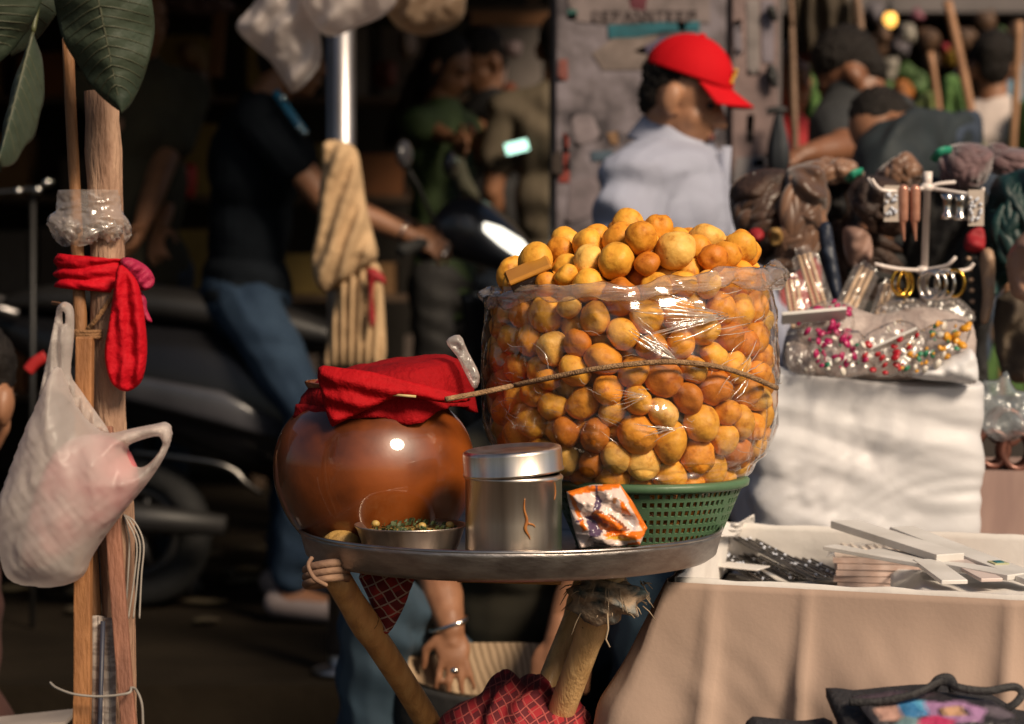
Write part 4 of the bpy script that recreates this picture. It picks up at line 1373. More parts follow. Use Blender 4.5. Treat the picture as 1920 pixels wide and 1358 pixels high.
# packet stack
pkm = mat('packet_card', (.68, .58, .52), (.58, .48, .42), rough=.4, sc=25, bump=.2, bsc=80)
pkl = mat('packet_card_rose', (.58, .45, .4), (.46, .33, .28), rough=.5, sc=40)
PKW = film('packet_wrap', haze=.12, rough=.1, gl=1.6, bump=.6, bsc=40, edge=.2)
sp = PZ(1645, 1075, ZF + .02)
lab = ('topmost', 'second from top', 'third from top', 'fourth from top', 'second from bottom', 'lowest')
for k in range(6):
    z = ZF + .006 + k * .0095
    rot = Matrix.Rotation(R(-10 + random.uniform(-4, 4)), 3, 'Z')
    c = Vector((sp.x + random.uniform(-.003, .003), sp.y + random.uniform(-.003, .003), z))
    m = MB(); m.box(c, (.126, .085, .0085), rot)
    o = m.build('bindi_packet', pkm if k == 5 else pkl, label='clear wrapped card packet, %s of the pile in the white box' % lab[5 - k], cat='packet', group='pile of wrapped packets', smooth=False)
    if k == 5:
        for j in range(9):
            m = MB(); m.box(c + rot @ Vector((-.05 + .0125 * j, 0, .0058)), (.0055, .07, .0028), rot @ Matrix.Rotation(R(12), 3, 'Z')); m.build('ridge', mat('packet_ridge', (.72, .62, .52), rough=.35), o, smooth=False)
        m = MB(); m.sheet(lambda u, v: c + rot @ Vector(((u - .5) * .15, (v - .5) * .105, .0085 + .006 * fbm(u * 5, v * 5, 0, 1.2, 4) - .012 * max(abs(u - .5), abs(v - .5)) ** 2 * 4)), 24, 20); m.build('wrapper', PKW, o)
# long white boxes lying across the back rim
boxm = mat('white_carton', (.66, .64, .62), (.52, .5, .47), rough=.45, sc=12)
bars = [((1582, 982, 3.34), (1782, 1046, 3.1), 0, 0, .046, .011, 'long white carton poking up highest over the back rim'),
        ((1690, 992, 3.32), (1950, 1092, 2.98), 0, 0, .04, .008, 'long white carton with a small green and blue label'),
        ((1555, 1026, 3.2), (1745, 1060, 3.08), 0, 0, .03, .006, 'thin white strip lying under the highest carton'),
        ((1640, 1034, 3.2), (1905, 1082, 3.0), 0, 0, .034, .008, 'white carton lying flat behind the packet pile'),
        ((1735, 1052, 3.1), (1790, 1092, 2.98), 0, 0, .036, .006, 'short white card just right of the packet pile'),
        ((1780, 1045, 3.14), (1860, 1088, 2.98), 0, 0, .03, .005, 'pinkish white strip beneath the crossing cartons')]
for k, (a, b, za, zb, w, th, lb) in enumerate(bars):
    o, p, q, s_, n_, rot = flatbar('long_carton', a, b, ZF + za, ZF + zb, w, th, boxm if k < 5 else mat('pink_card', (.6, .5, .47), rough=.5), lb, 'carton', 'white cartons in the box')
    if k == 1:
        m = MB(); m.box(p.lerp(q, .72) + n_ * (th / 2 + .001), (.022, .02, .0016), rot); m.build('sticker', mat('sticker_yellow', (.5, .5, .3), rough=.4), o, smooth=False)
        m = MB(); m.box(p.lerp(q, .72) + n_ * (th / 2 + .0022), (.012, .011, .0012), rot); m.build('sticker_mark', mat('sticker_teal', (.02, .16, .2), rough=.4), o, smooth=False)
# crumpled white sheet in the near right corner
m = MB(); p0 = PZ(1690, 1095, ZF + .05); 
m.sheet(lambda u, v: PZ(1670 + 300 * u, 1068 + 50 * v + 6 * u, ZF + .056 + .005 * fbm(u * 2, v * 1, 0, 1.2, 9) - .03 * (1 - min(1, u * 5))), 40, 14)
m.build('white_sheet', white, label='crumpled white sheet lining the near corner of the box', cat='paper', solid=.001)
m = MB(); m.sheet(lambda u, v: PZ(1352 + 62 * u, 972 + 34 * v + 10 * math.sin(u * 4) * (1 - v), TBZ + .012 - .05 * v * u + .004 * nz(u * 5, v * 5, 0, 1)), 18, 12)
m.build('folded_paper', white, label='folded white paper corner sticking up beside the tray rim', cat='paper', solid=.001)

# ---- black tote bag lying against the cloth, printed picture
YT = 2.55
tote = thing('tote_bag', 'black tote bag with a colourful printed picture at the bottom corner', 'bag', P(1740, 1400, YT))
blk = mat('black_fabric', (.012, .011, .013), (.02, .018, .02), rough=.7, sc=12, bump=.4, bsc=150)
m, px = pillow([(1548, 1290), (1600, 1294), (1660, 1288), (1760, 1282), (1840, 1292), (1905, 1330), (1960, 1350), (1960, 1460), (1560, 1460), (1575, 1380), (1558, 1330)], YT, .035, 8, amp=.006, nscale=25, seed=3, lean=-.0006, smooth=2)
m.build('body', blk, tote)
tp = [([(1600, 1306), (1680, 1296), (1760, 1300), (1700, 1312), (1620, 1316)], (.06, .04, .05)),
      ([(1640, 1325), (1690, 1318), (1700, 1345), (1650, 1350)], (.35, .2, .16)), ([(1680, 1315), (1712, 1308), (1760, 1338), (1690, 1342)], (.03, .14, .3)),
      ([(1705, 1312), (1730, 1312), (1764, 1338), (1735, 1330)], (.1, .35, .55)),
      ([(1730, 1315), (1800, 1312), (1850, 1330), (1840, 1352), (1770, 1356), (1740, 1340)], (.3, .16, .3)), ([(1762, 1326), (1800, 1321), (1812, 1332), (1798, 1340), (1770, 1340)], (.42, .24, .14)),
      ([(1800, 1322), (1812, 1326), (1820, 1338), (1806, 1336)], (.03, .02, .03)), ([(1756, 1328), (1766, 1326), (1772, 1340), (1762, 1340)], (.04, .02, .02)),
      ([(1720, 1345), (1760, 1340), (1790, 1350), (1780, 1368), (1715, 1368)], (.4, .03, .1)), ([(1690, 1340), (1722, 1342), (1716, 1368), (1672, 1368)], (.12, .2, .22)),
      ([(1840, 1320), (1890, 1330), (1900, 1345), (1850, 1340)], (.1, .08, .1))]
def tcol(x, y):
    c = (.02, .017, .02)
    for poly, col in tp:
        if in_poly(x, y, poly): c = col
    return c
m, px = pillow([(1596, 1306), (1680, 1294), (1780, 1298), (1860, 1314), (1905, 1340), (1905, 1375), (1650, 1375), (1620, 1340)], YT - .05, .006, 2.2, amp=.003, nscale=40, seed=6, lean=-.0006, smooth=1)
m.build('picture', printed('tote_print', rough=.45, bump=.3), tote, colors=[tuple(np.mean([tcol(q[0] + 5 * math.cos(a) + 6 * nz(q[0] * .04, q[1] * .06, 0), q[1] + 3 * math.sin(a) + 5 * nz(q[0] * .03, q[1] * .05, 4)) for a in (0, 1, 2, 3, 4, 5, 6)], axis=0) * (.95 + .3 * nz(q[0] * .05, q[1] * .05, 1))) for q in px])
m = MB()
m.tube(path([(1592, 1316, YT - .07), (1650, 1316, YT - .075), (1720, 1300, YT - .075), (1765, 1278, YT - .06), (1800, 1290, YT - .07), (1850, 1296, YT - .07), (1900, 1288, YT - .06), (1916, 1300, YT - .06), (1905, 1318, YT - .07), (1888, 1328, YT - .07)]), .0045, 8, flat=.4)
m.tube(path([(1745, 1296, YT - .05), (1760, 1276, YT - .05), (1780, 1274, YT - .05), (1790, 1296, YT - .05)]), .006, 8, flat=.5)
m.build('strap', blk, tote)
m, px = pillow([(1400, 1352), (1440, 1346), (1500, 1352), (1560, 1352), (1560, 1440), (1390, 1440)], YT, .03, 9, seed=2); m.build('dark_bundle', blk, label='dark bundle just showing below the tablecloth', cat='bundle')

# ---- white covered crate behind
YS = 3.72
def sackf(u, v):
    a = 2 * math.pi * u
    c = P(1602, 700, YS + .19); hx, hy = .196 + .004 * v, .185
    n_ = 7.0
    r = (abs(math.cos(a)) ** n_ + abs(math.sin(a)) ** n_) ** (-1 / n_)
    top = P(0, 702, YS).z + .012 * math.sin(a * 2 + .4)
    bot = .55
    if v < .12:      # hem folded over the top
        zz = top - .01 * v / .12; k = .86 + .14 * v / .12
    else:
        zz = top - .01 - (top - bot) * (v - .12) / .88; k = 1.0
    w = 0
    if v > .1:
        f_ = min(1, (v - .1) * 8)
        ca, sa = math.cos(a) * .2, math.sin(a) * .2
        w = f_ * (.005 * fbm(ca * 5, sa * 5, zz * 4, 1.1, 4) + .016 * crumple((ca - sa) * 5, zz * 7 + ca * 3, 1.0, 14) + .008 * crumple((ca - sa) * 12, zz * 15, 1.2, 15))
    return Vector((c.x + (hx * r * k + w) * math.cos(a), c.y + (hy * r * k + w) * math.sin(a), zz))
sk = thing('covered_crate', 'tall crate wrapped in crumpled white cloth, trinkets heaped on top', 'crate', (P(1602, 700, YS + .19).x, YS + .19, 0))
wcl = mat('white_wrap', (.64, .64, .66), (.57, .56, .58), rough=.5, sc=4, bump=.05, bsc=80)
m = MB(); m.sheet(sackf, 250, 104, loop=True); m.build('wrap_cloth', wcl, sk)
c = P(1602, 700, YS + .19)
m = MB(); m.box((c.x, c.y, .28), (.36, .34, .55)); m.build('crate_box', mat('crate_board', (.25, .16, .09), rough=.8), sk, smooth=False)
ZS = P(0, 702, YS).z
m = MB(); m.sheet(lambda u, v: (c.x - .18 + .36 * u, c.y - .17 + .34 * v, ZS - .006 + .006 * fbm(u * 4, v * 4, 0, 1, 3)), 16, 16); m.build('top_cloth', wcl, sk)
m, px = pillow([(1690, 700), (1720, 694), (1790, 665), (1822, 655), (1834, 690), (1828, 720), (1780, 716), (1730, 712)], YS - .01, .03, 6, amp=.006, nscale=40, seed=5); m.build('cloth_fold', wcl, sk)

# ---- trinkets on top
pearl = mat('pearl_bead', (.62, .44, .28), (.5, .33, .19), rough=.35, sc=60)
CEL = film('cello', haze=.14, rough=.2, gl=1.2, bump=.5, bsc=35, hazecol=(.75, .65, .58), edge=.25)
gold = mat('brass_gold', (.7, .42, .08), (.5, .28, .04), rough=.2, metal=1, sc=40)
silver = mat('bright_silver', (.75, .72, .68), (.55, .52, .5), rough=.15, metal=1, sc=40)
def pearls(a, b, ya, yb, cols, n, r, label):
    t_ = thing('pearl_strand_pack', label, 'pearl strands', P(*b, yb), 'clear packs of pearl strands')
    pa_, pb_ = P(*a, ya), P(*b, yb)
    ax = (pb_ - pa_); side = Vector((ax.z, 0, -ax.x)).normalized()
    for cidx in range(cols):
        m = MB()
        off = (cidx - (cols - 1) / 2) * r * 2.15
        for j in range(n):
            c = pa_ + ax * (.08 + .9 * j / n) + side * off + Vector((0, nz(j, cidx, 0) * .002, 0))
            m.ell(c, (r, r, r), seg=8, rings=6)
        m.build('pearl_strand', pearl, t_)
    w = cols * r * 1.5
    m = MB(); m.sheet(lambda u, v: pa_ + ax * (v * 1.12 - .06) + side * ((u - .5) * 2 * (w + .004) * (1 if v > .1 else .6)) + Vector((0, -r * 1.3 - .004 * math.sin(math.pi * u) + .004 * fbm(u * 3, v * 5, off, 1.3, 2), 0)), 14, 22)
    m.build('clear_sleeve', CEL, t_)
pearls((1505, 470), (1545, 600), 3.84, 3.78, 3, 18, .0042, 'slanted clear pack of pearl strands reaching highest, nearest the puri bag')
pearls((1482, 520), (1498, 620), 3.8, 3.76, 3, 14, .0042, 'clear pack of pearl strands right against the puri bag')
pearls((1628, 500), (1590, 580), 3.9, 3.84, 3, 14, .0044, 'clear pack of pearl strands left of the white stand')
pearls((1668, 530), (1640, 620), 3.88, 3.82, 2, 14, .0042, 'narrow pack of pearl strands at the foot of the white stand')
pearls((1618, 600), (1668, 690), 3.8, 3.72, 2, 12, .004, 'pearl strand pack lying flat among the trinkets')
# crumpled tissue the packets lie on
m, px = pillow([(1470, 640), (1500, 590), (1560, 560), (1640, 590), (1720, 575), (1800, 590), (1828, 620), (1820, 690), (1740, 712), (1600, 712), (1480, 706)], 3.84, .05, 7, amp=.008, nscale=30, seed=17, lean=-.0006, wr=lambda x, y: .007 * rid(x * .03, y * .03, 0, 1, 3))
m.build('tissue_heap', mat('grey_tissue', (.42, .35, .32), (.28, .22, .2), rough=.6, sc=30, bump=.6, bsc=60), label='crumpled greyish tissue under the trinket packets on the crate', cat='tissue')
# flower packets
def packet(outline, Y, label, beads, seed, bg=None, n=26):
    t_ = thing('trinket_packet', label, 'packet', P(outline[0][0], max(p[1] for p in outline), Y), 'clear trinket packets on the crate')
    m, px = pillow(outline, Y, .012, 6, amp=.005, nscale=50, seed=seed, lean=-.0004)
    m.build('clear_packet', CEL, t_)
    rs = random.Random(seed)
    xs = [p[0] for p in outline]; ys = [p[1] for p in outline]
    for ci, (colr, frac, rr) in enumerate(beads):
        m = MB(); cnt = 0
        for _ in range(400):
            x, y = rs.uniform(min(xs), max(xs)), rs.uniform(min(ys), max(ys))
            if not in_poly(x, y, outline): continue
            c = P(x, y, Y + (rs.uniform(-.034, -.014) if rr > .0055 else rs.uniform(-.014, .006)) - .0004 * (y - min(ys)))
            r_ = rr * rs.uniform(.35, 1.25)
            fr = [Vector((rs.gauss(0, 1), rs.gauss(0, 1), rs.gauss(0, 1))).normalized()]
            fr.append(fr[0].orthogonal().normalized()); fr.append(fr[0].cross(fr[1]))
            m.ell(c, (r_, r_ * .8, r_ * .45), fr, seg=7, rings=5); cnt += 1
            if cnt >= n * frac: break
        if m.v: m.build('bead_cluster', mat('bead_%d_%d_%d' % tuple(int(q * 99) for q in colr), colr, rough=.3, sc=50), t_, kind='stuff')
MAG, WHI, YEL, RD, GRN, SIL = (.4, .01, .1), (.7, .64, .56), (.7, .32, .02), (.42, .01, .02), (.02, .2, .1), (.5, .46, .45)
packet([(1490, 600), (1560, 560), (1600, 590), (1590, 640), (1520, 650)], 3.78, 'clear packet of magenta flowers beside the puri bag', [(MAG, 1.2, .0085), (WHI, .3, .004)], 41)
packet([(1520, 640), (1610, 620), (1640, 690), (1570, 710), (1530, 680)], 3.72, 'clear packet of pink and white beads at the front of the crate', [(MAG, .9, .0085), (WHI, .5, .007), (GRN, .3, .006)], 42)
packet([(1610, 640), (1690, 600), (1740, 640), (1690, 700), (1630, 700)], 3.73, 'clear packet of dark red beads in the middle of the crate', [(RD, .8, .0075), (SIL, .5, .004), (WHI, .3, .006)], 43)
packet([(1700, 640), (1770, 600), (1820, 610), (1800, 660), (1730, 700), (1680, 700)], 3.74, 'clear packet of yellow flowers at the crate corner', [(YEL, .9, .0095), (WHI, .3, .009), (GRN, .4, .007)], 44)
packet([(1650, 570), (1720, 560), (1750, 600), (1680, 630), (1640, 610)], 3.84, 'clear packet of silver trinkets under the gold bangles', [(SIL, 1, .005), (WHI, .6, .004), ((.5, .35, .2), .6, .004)], 45)
packet([(1740, 540), (1800, 560), (1830, 600), (1780, 620), (1730, 590)], 3.9, 'clear packet of pale trinkets behind the yellow flowers', [(WHI, .8, .005), (SIL, .7, .004)], 46)
packet([(1475, 640), (1520, 650), (1530, 700), (1480, 695)], 3.74, 'nearly empty clear packet next to the puri bag', [(WHI, .2, .004)], 47)
m = MB(); rr = Matrix.Rotation(R(-5), 3, 'Y') @ Matrix.Rotation(R(-35), 3, 'X')
m.box(P(1526, 592, 3.73), (.105, .028, .006), rr); o = m.build('price_card', boxm, smooth=False, label='plain white card strip lying across the magenta packet', cat='card')
m = MB(); rr = Matrix.Rotation(R(-24), 3, 'Y') @ Matrix.Rotation(R(-30), 3, 'X'); m.box(P(1675, 640, 3.70), (.085, .02, .004), rr); m.build('price_card', boxm, smooth=False, label='slanting white card strip in the middle of the trinkets', cat='card')

# ---- white jewellery stand
YJ = 3.86
acr = mat('white_acrylic', (.72, .64, .6), (.62, .54, .5), rough=.25, sc=20)
js = thing('jewellery_stand', 'white plastic jewellery stand with two tiers of arms', 'jewellery stand', P(1728, 640, YJ))
m = MB(); a0, a1 = P(1740, 322, YJ), P(1728, 650, YJ)
m.tube([a0, a0.lerp(a1, .1), a0.lerp(a1, .1), a1], [.0075, .0075, .0062, .0062], 14); m.build('post', acr, js)
m = MB(); m.ell(P(1738, 352, YJ), (.0125, .0125, .009), seg=16, rings=10); m.ell(P(1730, 507, YJ), (.0125, .0125, .008), seg=16, rings=10); m.build('hub', acr, js)
for pts in ([(1738, 352, YJ), (1690, 358, YJ - .04), (1652, 356, YJ - .05), (1634, 336, YJ - .05)], [(1738, 352, YJ), (1800, 362, YJ - .03), (1836, 366, YJ - .04), (1844, 352, YJ - .04)], [(1738, 352, YJ), (1760, 345, YJ + .06), (1790, 342, YJ + .1)],
            [(1730, 507, YJ), (1690, 505, YJ - .03), (1660, 500, YJ - .05), (1640, 495, YJ - .05)], [(1730, 507, YJ), (1770, 500, YJ - .03), (1785, 490, YJ - .04), (1792, 482, YJ - .04)], [(1730, 507, YJ), (1790, 508, YJ - .01), (1815, 505, YJ), (1826, 494, YJ)]):
    m = MB(); m.tube(path(pts, n=6), .0034, 8); m.build('arm', acr, js)
# things hung on it
def ear(x, y, colr, label, sh):
    t_ = thing('earring_card', label, 'earrings', P(x, y + 60, YJ - .045), 'earring cards on the upper tier')
    m = MB()
    if sh == 0:
        m.box(P(x, y + 34, YJ - .045), (.026, .004, .06)); m.build('card', mat('earring_backing', (.5, .42, .36), rough=.5), t_, smooth=False)
        m = MB()
        for j in range(16): m.ell(P(x + random.uniform(-11, 11), y + random.uniform(12, 58), YJ - .05), (.003, .003, .003), seg=7, rings=5)
        m.build('stone', gem, t_, kind='stuff')
    elif sh == 1:
        m.cap(P(x, y + 6, YJ - .045), .009, P(x, y + 60, YJ - .045), .008); m.cap(P(x - 3, y + 60, YJ - .045), .006, P(x + 1, y + 100, YJ - .045), .002)
        m.build('drop', mat('rose_pendant', (.55, .28, .2), (.4, .18, .12), rough=.2, sc=50, metal=.4), t_)
    else:
        m.lathe([(0, .0), (.012, .002), (.009, .008), (.006, .012), (.007, .03), (.011, .042), (.0, .043)], P(x, y + 60, YJ - .045), 18)
        m.build('bell_drop', silver, t_)
ear(1672, 348, 0, 'square gem studded card at the end of the upper arm', 0)
ear(1694, 350, 0, 'rose pink pendant earrings beside the gem studded card', 1)
ear(1716, 350, 0, 'pink long drop earring nearest the stand post', 1)
ear(1776, 352, 0, 'silver bell earring nearest the stand post', 2)
ear(1800, 354, 0, 'middle silver bell earring on the upper tier', 2)
ear(1830, 356, 0, 'crystal earring card at the far end of the upper tier', 0)
def bangle(x, y, r, mm, label, tilt, yo=0):
    m = MB(); c = P(x, y, YJ - .03 + yo)
    rot = Matrix.Rotation(R(tilt), 3, 'Z')
    m.tube([c + rot @ Vector((r * .75 * math.cos(a), 0, r * math.sin(a))) for a in [6.283 * k / 28 for k in range(28)]], .003, 8, closed=True)
    m.build('bangle', mm, label=label, cat='bangle', group='bangles on the lower tier')
bangle(1688, 530, .021, gold, 'outermost gold bangle on the lower arm', 20)
bangle(1698, 532, .021, gold, 'second gold bangle on the lower arm', 30, .01)
bangle(1742, 535, .023, silver, 'silver bangle nearest the stand post', -25)
bangle(1756, 534, .023, silver, 'middle silver bangle of the lower tier', -30)
bangle(1772, 533, .022, silver, 'outer silver bangle beside the gold one', -30)
bangle(1790, 531, .022, gold, 'gold bangle at the tip of the right hand arm', -20)

# ---- cloth goods heaped behind the trinkets
brown = mat('brown_satin', (.13, .06, .03), (.05, .024, .014), rough=.42, sc=9, bump=.3, bsc=60, sheen=.3)
brown2 = mat('dark_brown_fur', (.055, .026, .015), (.022, .011, .008), rough=.6, sc=14, bump=.6, bsc=120)
mauve = mat('mauve_velvet', (.16, .085, .09), (.07, .035, .04), rough=.7, sc=9, bump=.4, bsc=90, sheen=.4)
greenb = mat('green_tie', (.02, .26, .16), rough=.5)
teal = mat('bottle_green_cloth', (.004, .04, .036), (.002, .018, .018), rough=.5, sc=7, bump=.3, bsc=60)
blackc = mat('black_cloth', (.012, .011, .011), rough=.8, sc=9, bump=.3)
beige = mat('beige_leatherette', (.45, .3, .2), (.32, .2, .13), rough=.5, sc=9, bump=.2)
def bundle(name, outline, Y, th, mm, label, seed, cat='cloth bundle', ridge=.012, fr=.12, group=None, strands=None):
    m, px = pillow(outline, Y, th, 6, amp=.016, nscale=16, seed=seed, wr=lambda x, y: ridge * math.sin(fr * (x * math.cos(seed) + y * math.sin(seed)) + 2.5 * nz(x * .02, y * .02, seed)) + ridge * 1.3 * crumple(x * .012, y * .012, 1.2, seed))
    o = m.build(name, mm, label=label, cat=cat, group=group)
    if strands:          # gathered folds lying over the bundle
        rs = random.Random(seed * 7 + 1)
        m = MB(); x0, x1 = min(p[0] for p in outline), max(p[0] for p in outline); y0, y1 = min(p[1] for p in outline), max(p[1] for p in outline)
        cx, cy_ = (x0 + x1) / 2, (y0 + y1) / 2
        made = 0
        for _ in range(400):
            xa, ya = rs.uniform(x0, x1), rs.uniform(y0, y1)
            an = strands[1] + rs.gauss(0, .5); L_ = rs.uniform(.25, .6) * max(x1 - x0, y1 - y0)
            bend = rs.uniform(-.35, .35) * L_
            st_ = [(xa + L_ * (t_ - .5) * math.cos(an) - bend * math.sin(math.pi * t_) * math.sin(an), ya + L_ * (t_ - .5) * math.sin(an) + bend * math.sin(math.pi * t_) * math.cos(an)) for t_ in (0, .2, .4, .6, .8, 1)]
            if not all(in_poly(*q, outline) for q in st_): continue
            r_ = rs.uniform(.006, .016)
            def dep(q):
                k = 1 - min(1, math.hypot((q[0] - cx) / (x1 - x0) * 2, (q[1] - cy_) / (y1 - y0) * 2)) ** 2
                return Y - th * math.sqrt(max(k, .02)) * .95
            pts = [P(q[0], q[1], dep(q)) for q in bez(st_, 3)]
            n_ = len(pts)
            m.tube(pts, [r_ * (.25 + .75 * math.sin(math.pi * (k + .5) / n_)) for k in range(n_)], 8)
            made += 1
            if made >= strands[0]: break
        if m.v: m.build('gathered_folds', strands[2], o, kind='stuff')
    return o
brown3 = mat('tan_brown_sheen', (.26, .13, .07), (.1, .05, .03), rough=.45, sc=12, sheen=.3)
G_ = 'bundled goods heaped behind the trinkets'
bundle('fur_bundle', [(1370, 350), (1410, 322), (1470, 318), (1500, 360), (1500, 430), (1470, 490), (1430, 500), (1395, 470), (1372, 410)], 4.3, .09, brown2, 'dark brown fur bundle just behind the vendor\'s elbow', 1, group=G_, strands=(46, 2.2, brown))
bundle('satin_bundle', [(1470, 330), (1500, 310), (1545, 320), (1550, 400), (1530, 480), (1470, 520), (1430, 500), (1470, 430)], 4.25, .07, brown, 'brown satin bundle drooping between two dark bundles', 2, group=G_, strands=(40, 1.9, brown3))
bundle('satin_bundle', [(1480, 318), (1530, 300), (1580, 302), (1620, 325), (1600, 345), (1540, 335), (1500, 340)], 4.32, .05, brown, 'light brown satin roll pulled through a green tie', 3, group=G_, strands=(26, .1, brown3))
bundle('fur_bundle', [(1600, 340), (1640, 328), (1690, 345), (1700, 390), (1690, 440), (1650, 440), (1610, 410), (1590, 370)], 4.22, .08, brown2, 'dark fur bundle right of the green tie', 4, group=G_, strands=(34, 1.2, brown2))
bundle('fur_bundle', [(1540, 330), (1600, 345), (1600, 420), (1650, 450), (1700, 470), (1720, 620), (1560, 620), (1540, 480)], 4.4, .09, blackc, 'black bundle behind the pearl strand packs', 5, group=G_, strands=(40, 1.4, brown2))
bundle('satin_bundle', [(1640, 330), (1670, 300), (1710, 292), (1730, 320), (1720, 350), (1680, 345)], 4.28, .05, brown, 'shiny brown knot at the top of the heap', 6, group=G_, strands=(22, .5, brown3))
bundle('velvet_bundle', [(1760, 290), (1800, 268), (1850, 275), (1860, 310), (1840, 350), (1800, 360), (1770, 340)], 4.3, .07, mauve, 'mauve velvet bundle coiled beside the green tie', 7, group=G_, strands=(34, .8, mauve))
bundle('velvet_bundle', [(1840, 285), (1880, 275), (1950, 290), (1950, 340), (1890, 335), (1855, 320)], 4.4, .07, mauve, 'mauve velvet roll at the picture edge', 8, group=G_, strands=(20, .2, mauve))
bundle('green_cloth', [(1860, 345), (1890, 325), (1960, 320), (1960, 480), (1900, 520), (1860, 560), (1840, 540), (1845, 430)], 4.2, .07, teal, 'bottle green shiny cloth hanging at the picture edge', 9, cat='cloth', group=G_, strands=(26, 1.7, teal))
bundle('black_cloth', [(1700, 340), (1780, 340), (1850, 360), (1870, 480), (1850, 640), (1850, 730), (1790, 720), (1760, 560), (1700, 560)], 4.35, .08, blackc, 'black cloth hanging behind the jewellery stand', 10, cat='cloth', group=G_)
bundle('red_pouch', [(1812, 440), (1840, 425), (1848, 450), (1842, 472), (1810, 470)], 4.12, .02, mat('red_velvet', (.3, .006, .012), rough=.7), 'small red velvet pouch hanging by the earrings', 11, cat='pouch')
bundle('beige_strap', [(1838, 475), (1862, 470), (1866, 520), (1862, 575), (1850, 606), (1838, 600), (1842, 550)], 4.1, .012, beige, 'beige curved sheath hanging beside the dotted black strip', 12, cat='sheath', ridge=.002)
m, px = pillow([(1800, 470), (1825, 468), (1842, 520), (1844, 600), (1820, 610), (1806, 560)], 4.13, .012, 5, seed=2); o = m.build('dotted_strip', blackc, label='black strip with pale dots beside the beige sheath', cat='strip')
for j in range(6):
    m = MB(); m.ell(P(1816 + j * 3 - (j * j) * .3, 485 + j * 20, 4.113), (.005, .004, .004), seg=8, rings=6); m.build('pale_dot', beige, o)
bundle('pale_bag', [(1580, 430), (1612, 425), (1632, 440), (1636, 480), (1620, 500), (1590, 495)], 4.18, .03, mat('dull_pink_bag', (.3, .18, .14), rough=.6), 'dull pink purse among the dark bundles', 13, cat='purse')
bundle('blue_umbrella', [(1534, 430), (1556, 418), (1566, 470), (1578, 540), (1572, 585), (1556, 560), (1545, 500)], 4.1, .02, mat('navy_nylon', (.02, .028, .05), rough=.5), 'folded navy umbrella standing behind the tall pearl pack', 14, cat='umbrella', ridge=.003)
bundle('beige_jar', [(1890, 480), (1915, 440), (1960, 430), (1960, 560), (1905, 560), (1892, 530)], 4.0, .05, mat('copper_sheen', (.35, .2, .14), rough=.35), 'coppery brown pouch at the picture edge under the green cloth', 15, cat='pouch')
bundle('dark_pouch', [(1868, 560), (1960, 560), (1960, 700), (1880, 705)], 4.15, .05, mat('woven_brown', (.1, .075, .05), (.05, .035, .025), rough=.8, sc=20, bump=.5), 'dark woven pouch above the plastic wrapped bangles', 16, cat='pouch')
bundle('red_tag', [(1405, 432), (1425, 428), (1434, 444), (1420, 456), (1406, 450)], 4.18, .012, MATS['red_velvet'], 'tiny dark red bow hanging on the brown fur', 17, cat='bow')
bundle('yellow_flower', [(1440, 432), (1462, 428), (1468, 452), (1448, 462)], 4.17, .012, mat('dull_yellow', (.35, .2, .06), rough=.6), 'dull yellow cloth flower hanging on the brown satin', 18, cat='flower')
for k, (pts, lb) in enumerate((([(1590, 338, 4.18), (1600, 326, 4.16), (1615, 322, 4.18)], 'green tie round the light brown satin roll'), ([(1750, 300, 4.22), (1764, 284, 4.2), (1782, 282, 4.22)], 'green tie beside the mauve velvet bundle'))):
    m = MB(); m.tube(path(pts, n=6), .008, 8, flat=.5); m.build('green_tie', greenb, label=lb, cat='tie')
m = MB(); m.tube(path([(1628, 335, 4.1), (1640, 350, 4.08), (1655, 356, 4.05)]), .003, 6); m.build('hook_wire', acr, label='white hooked wire in front of the dark fur bundle', cat='hook')
# goods heap carrier: a dark counter under the bundles
m = MB(); m.box((P(1700, 700, 4.35).x, 4.42, .47), (1.1, .3, .94)); m.build('goods_counter', mat('dark_counter', (.03, .022, .018), rough=.8), smooth=False, label='dark counter under the heaped cloth bundles', cat='counter')
# right: cardboard box with plastic wrapped bangles
card = mat('mauve_cardboard', (.3, .2, .17), (.24, .155, .135), rough=.8, sc=7, stretch=(4, 1, 1))
cbx = P(1895, 880, 3.95)
m = MB(); m.box((cbx.x + .1, 4.05, (cbx.z) / 2), (.34, .3, cbx.z)); m.build('cardboard_box', card, smooth=False, label='plain brown cardboard box right of the white crate', cat='box')
lbs = ('coppery bangle roll in plastic next to the white crate', 'wrapped bangle roll at the picture edge', 'wrapped bangle roll lying behind the others')
for k, (x, y, yy) in enumerate(((1858, 840, 3.96), (1905, 845, 3.95), (1885, 800, 4.03))):
    t_ = thing('bangle_roll', lbs[k], 'bangles', P(x, y + 30, yy), 'plastic wrapped bangle rolls')
    for j in range(5):
        c = P(x, y, yy) + Vector((0, -.02 + .012 * j, 0)); m = MB()
        m.tube([c + Vector((.026 * math.cos(a), 0, .03 * math.sin(a))) for a in [6.283 * q / 24 for q in range(24)]], .0055, 7, closed=True)
        m.build('bangle', mat('copper_bangle', (.25, .1, .07), (.12, .06, .05), rough=.3, sc=30, metal=.5), t_)
PLS = film('blue_film', haze=.3, rough=.2, gl=1.6, bump=1, bsc=40, hazecol=(.55, .62, .65), edge=.3)
m, px = pillow([(1836, 720), (1870, 712), (1888, 695), (1905, 730), (1950, 740), (1950, 800), (1880, 830), (1840, 800)], 3.93, .03, 6, amp=.012, nscale=35, seed=22); m.build('plastic_film', PLS, label='crumpled bluish plastic film over the bangle rolls', cat='plastic film')
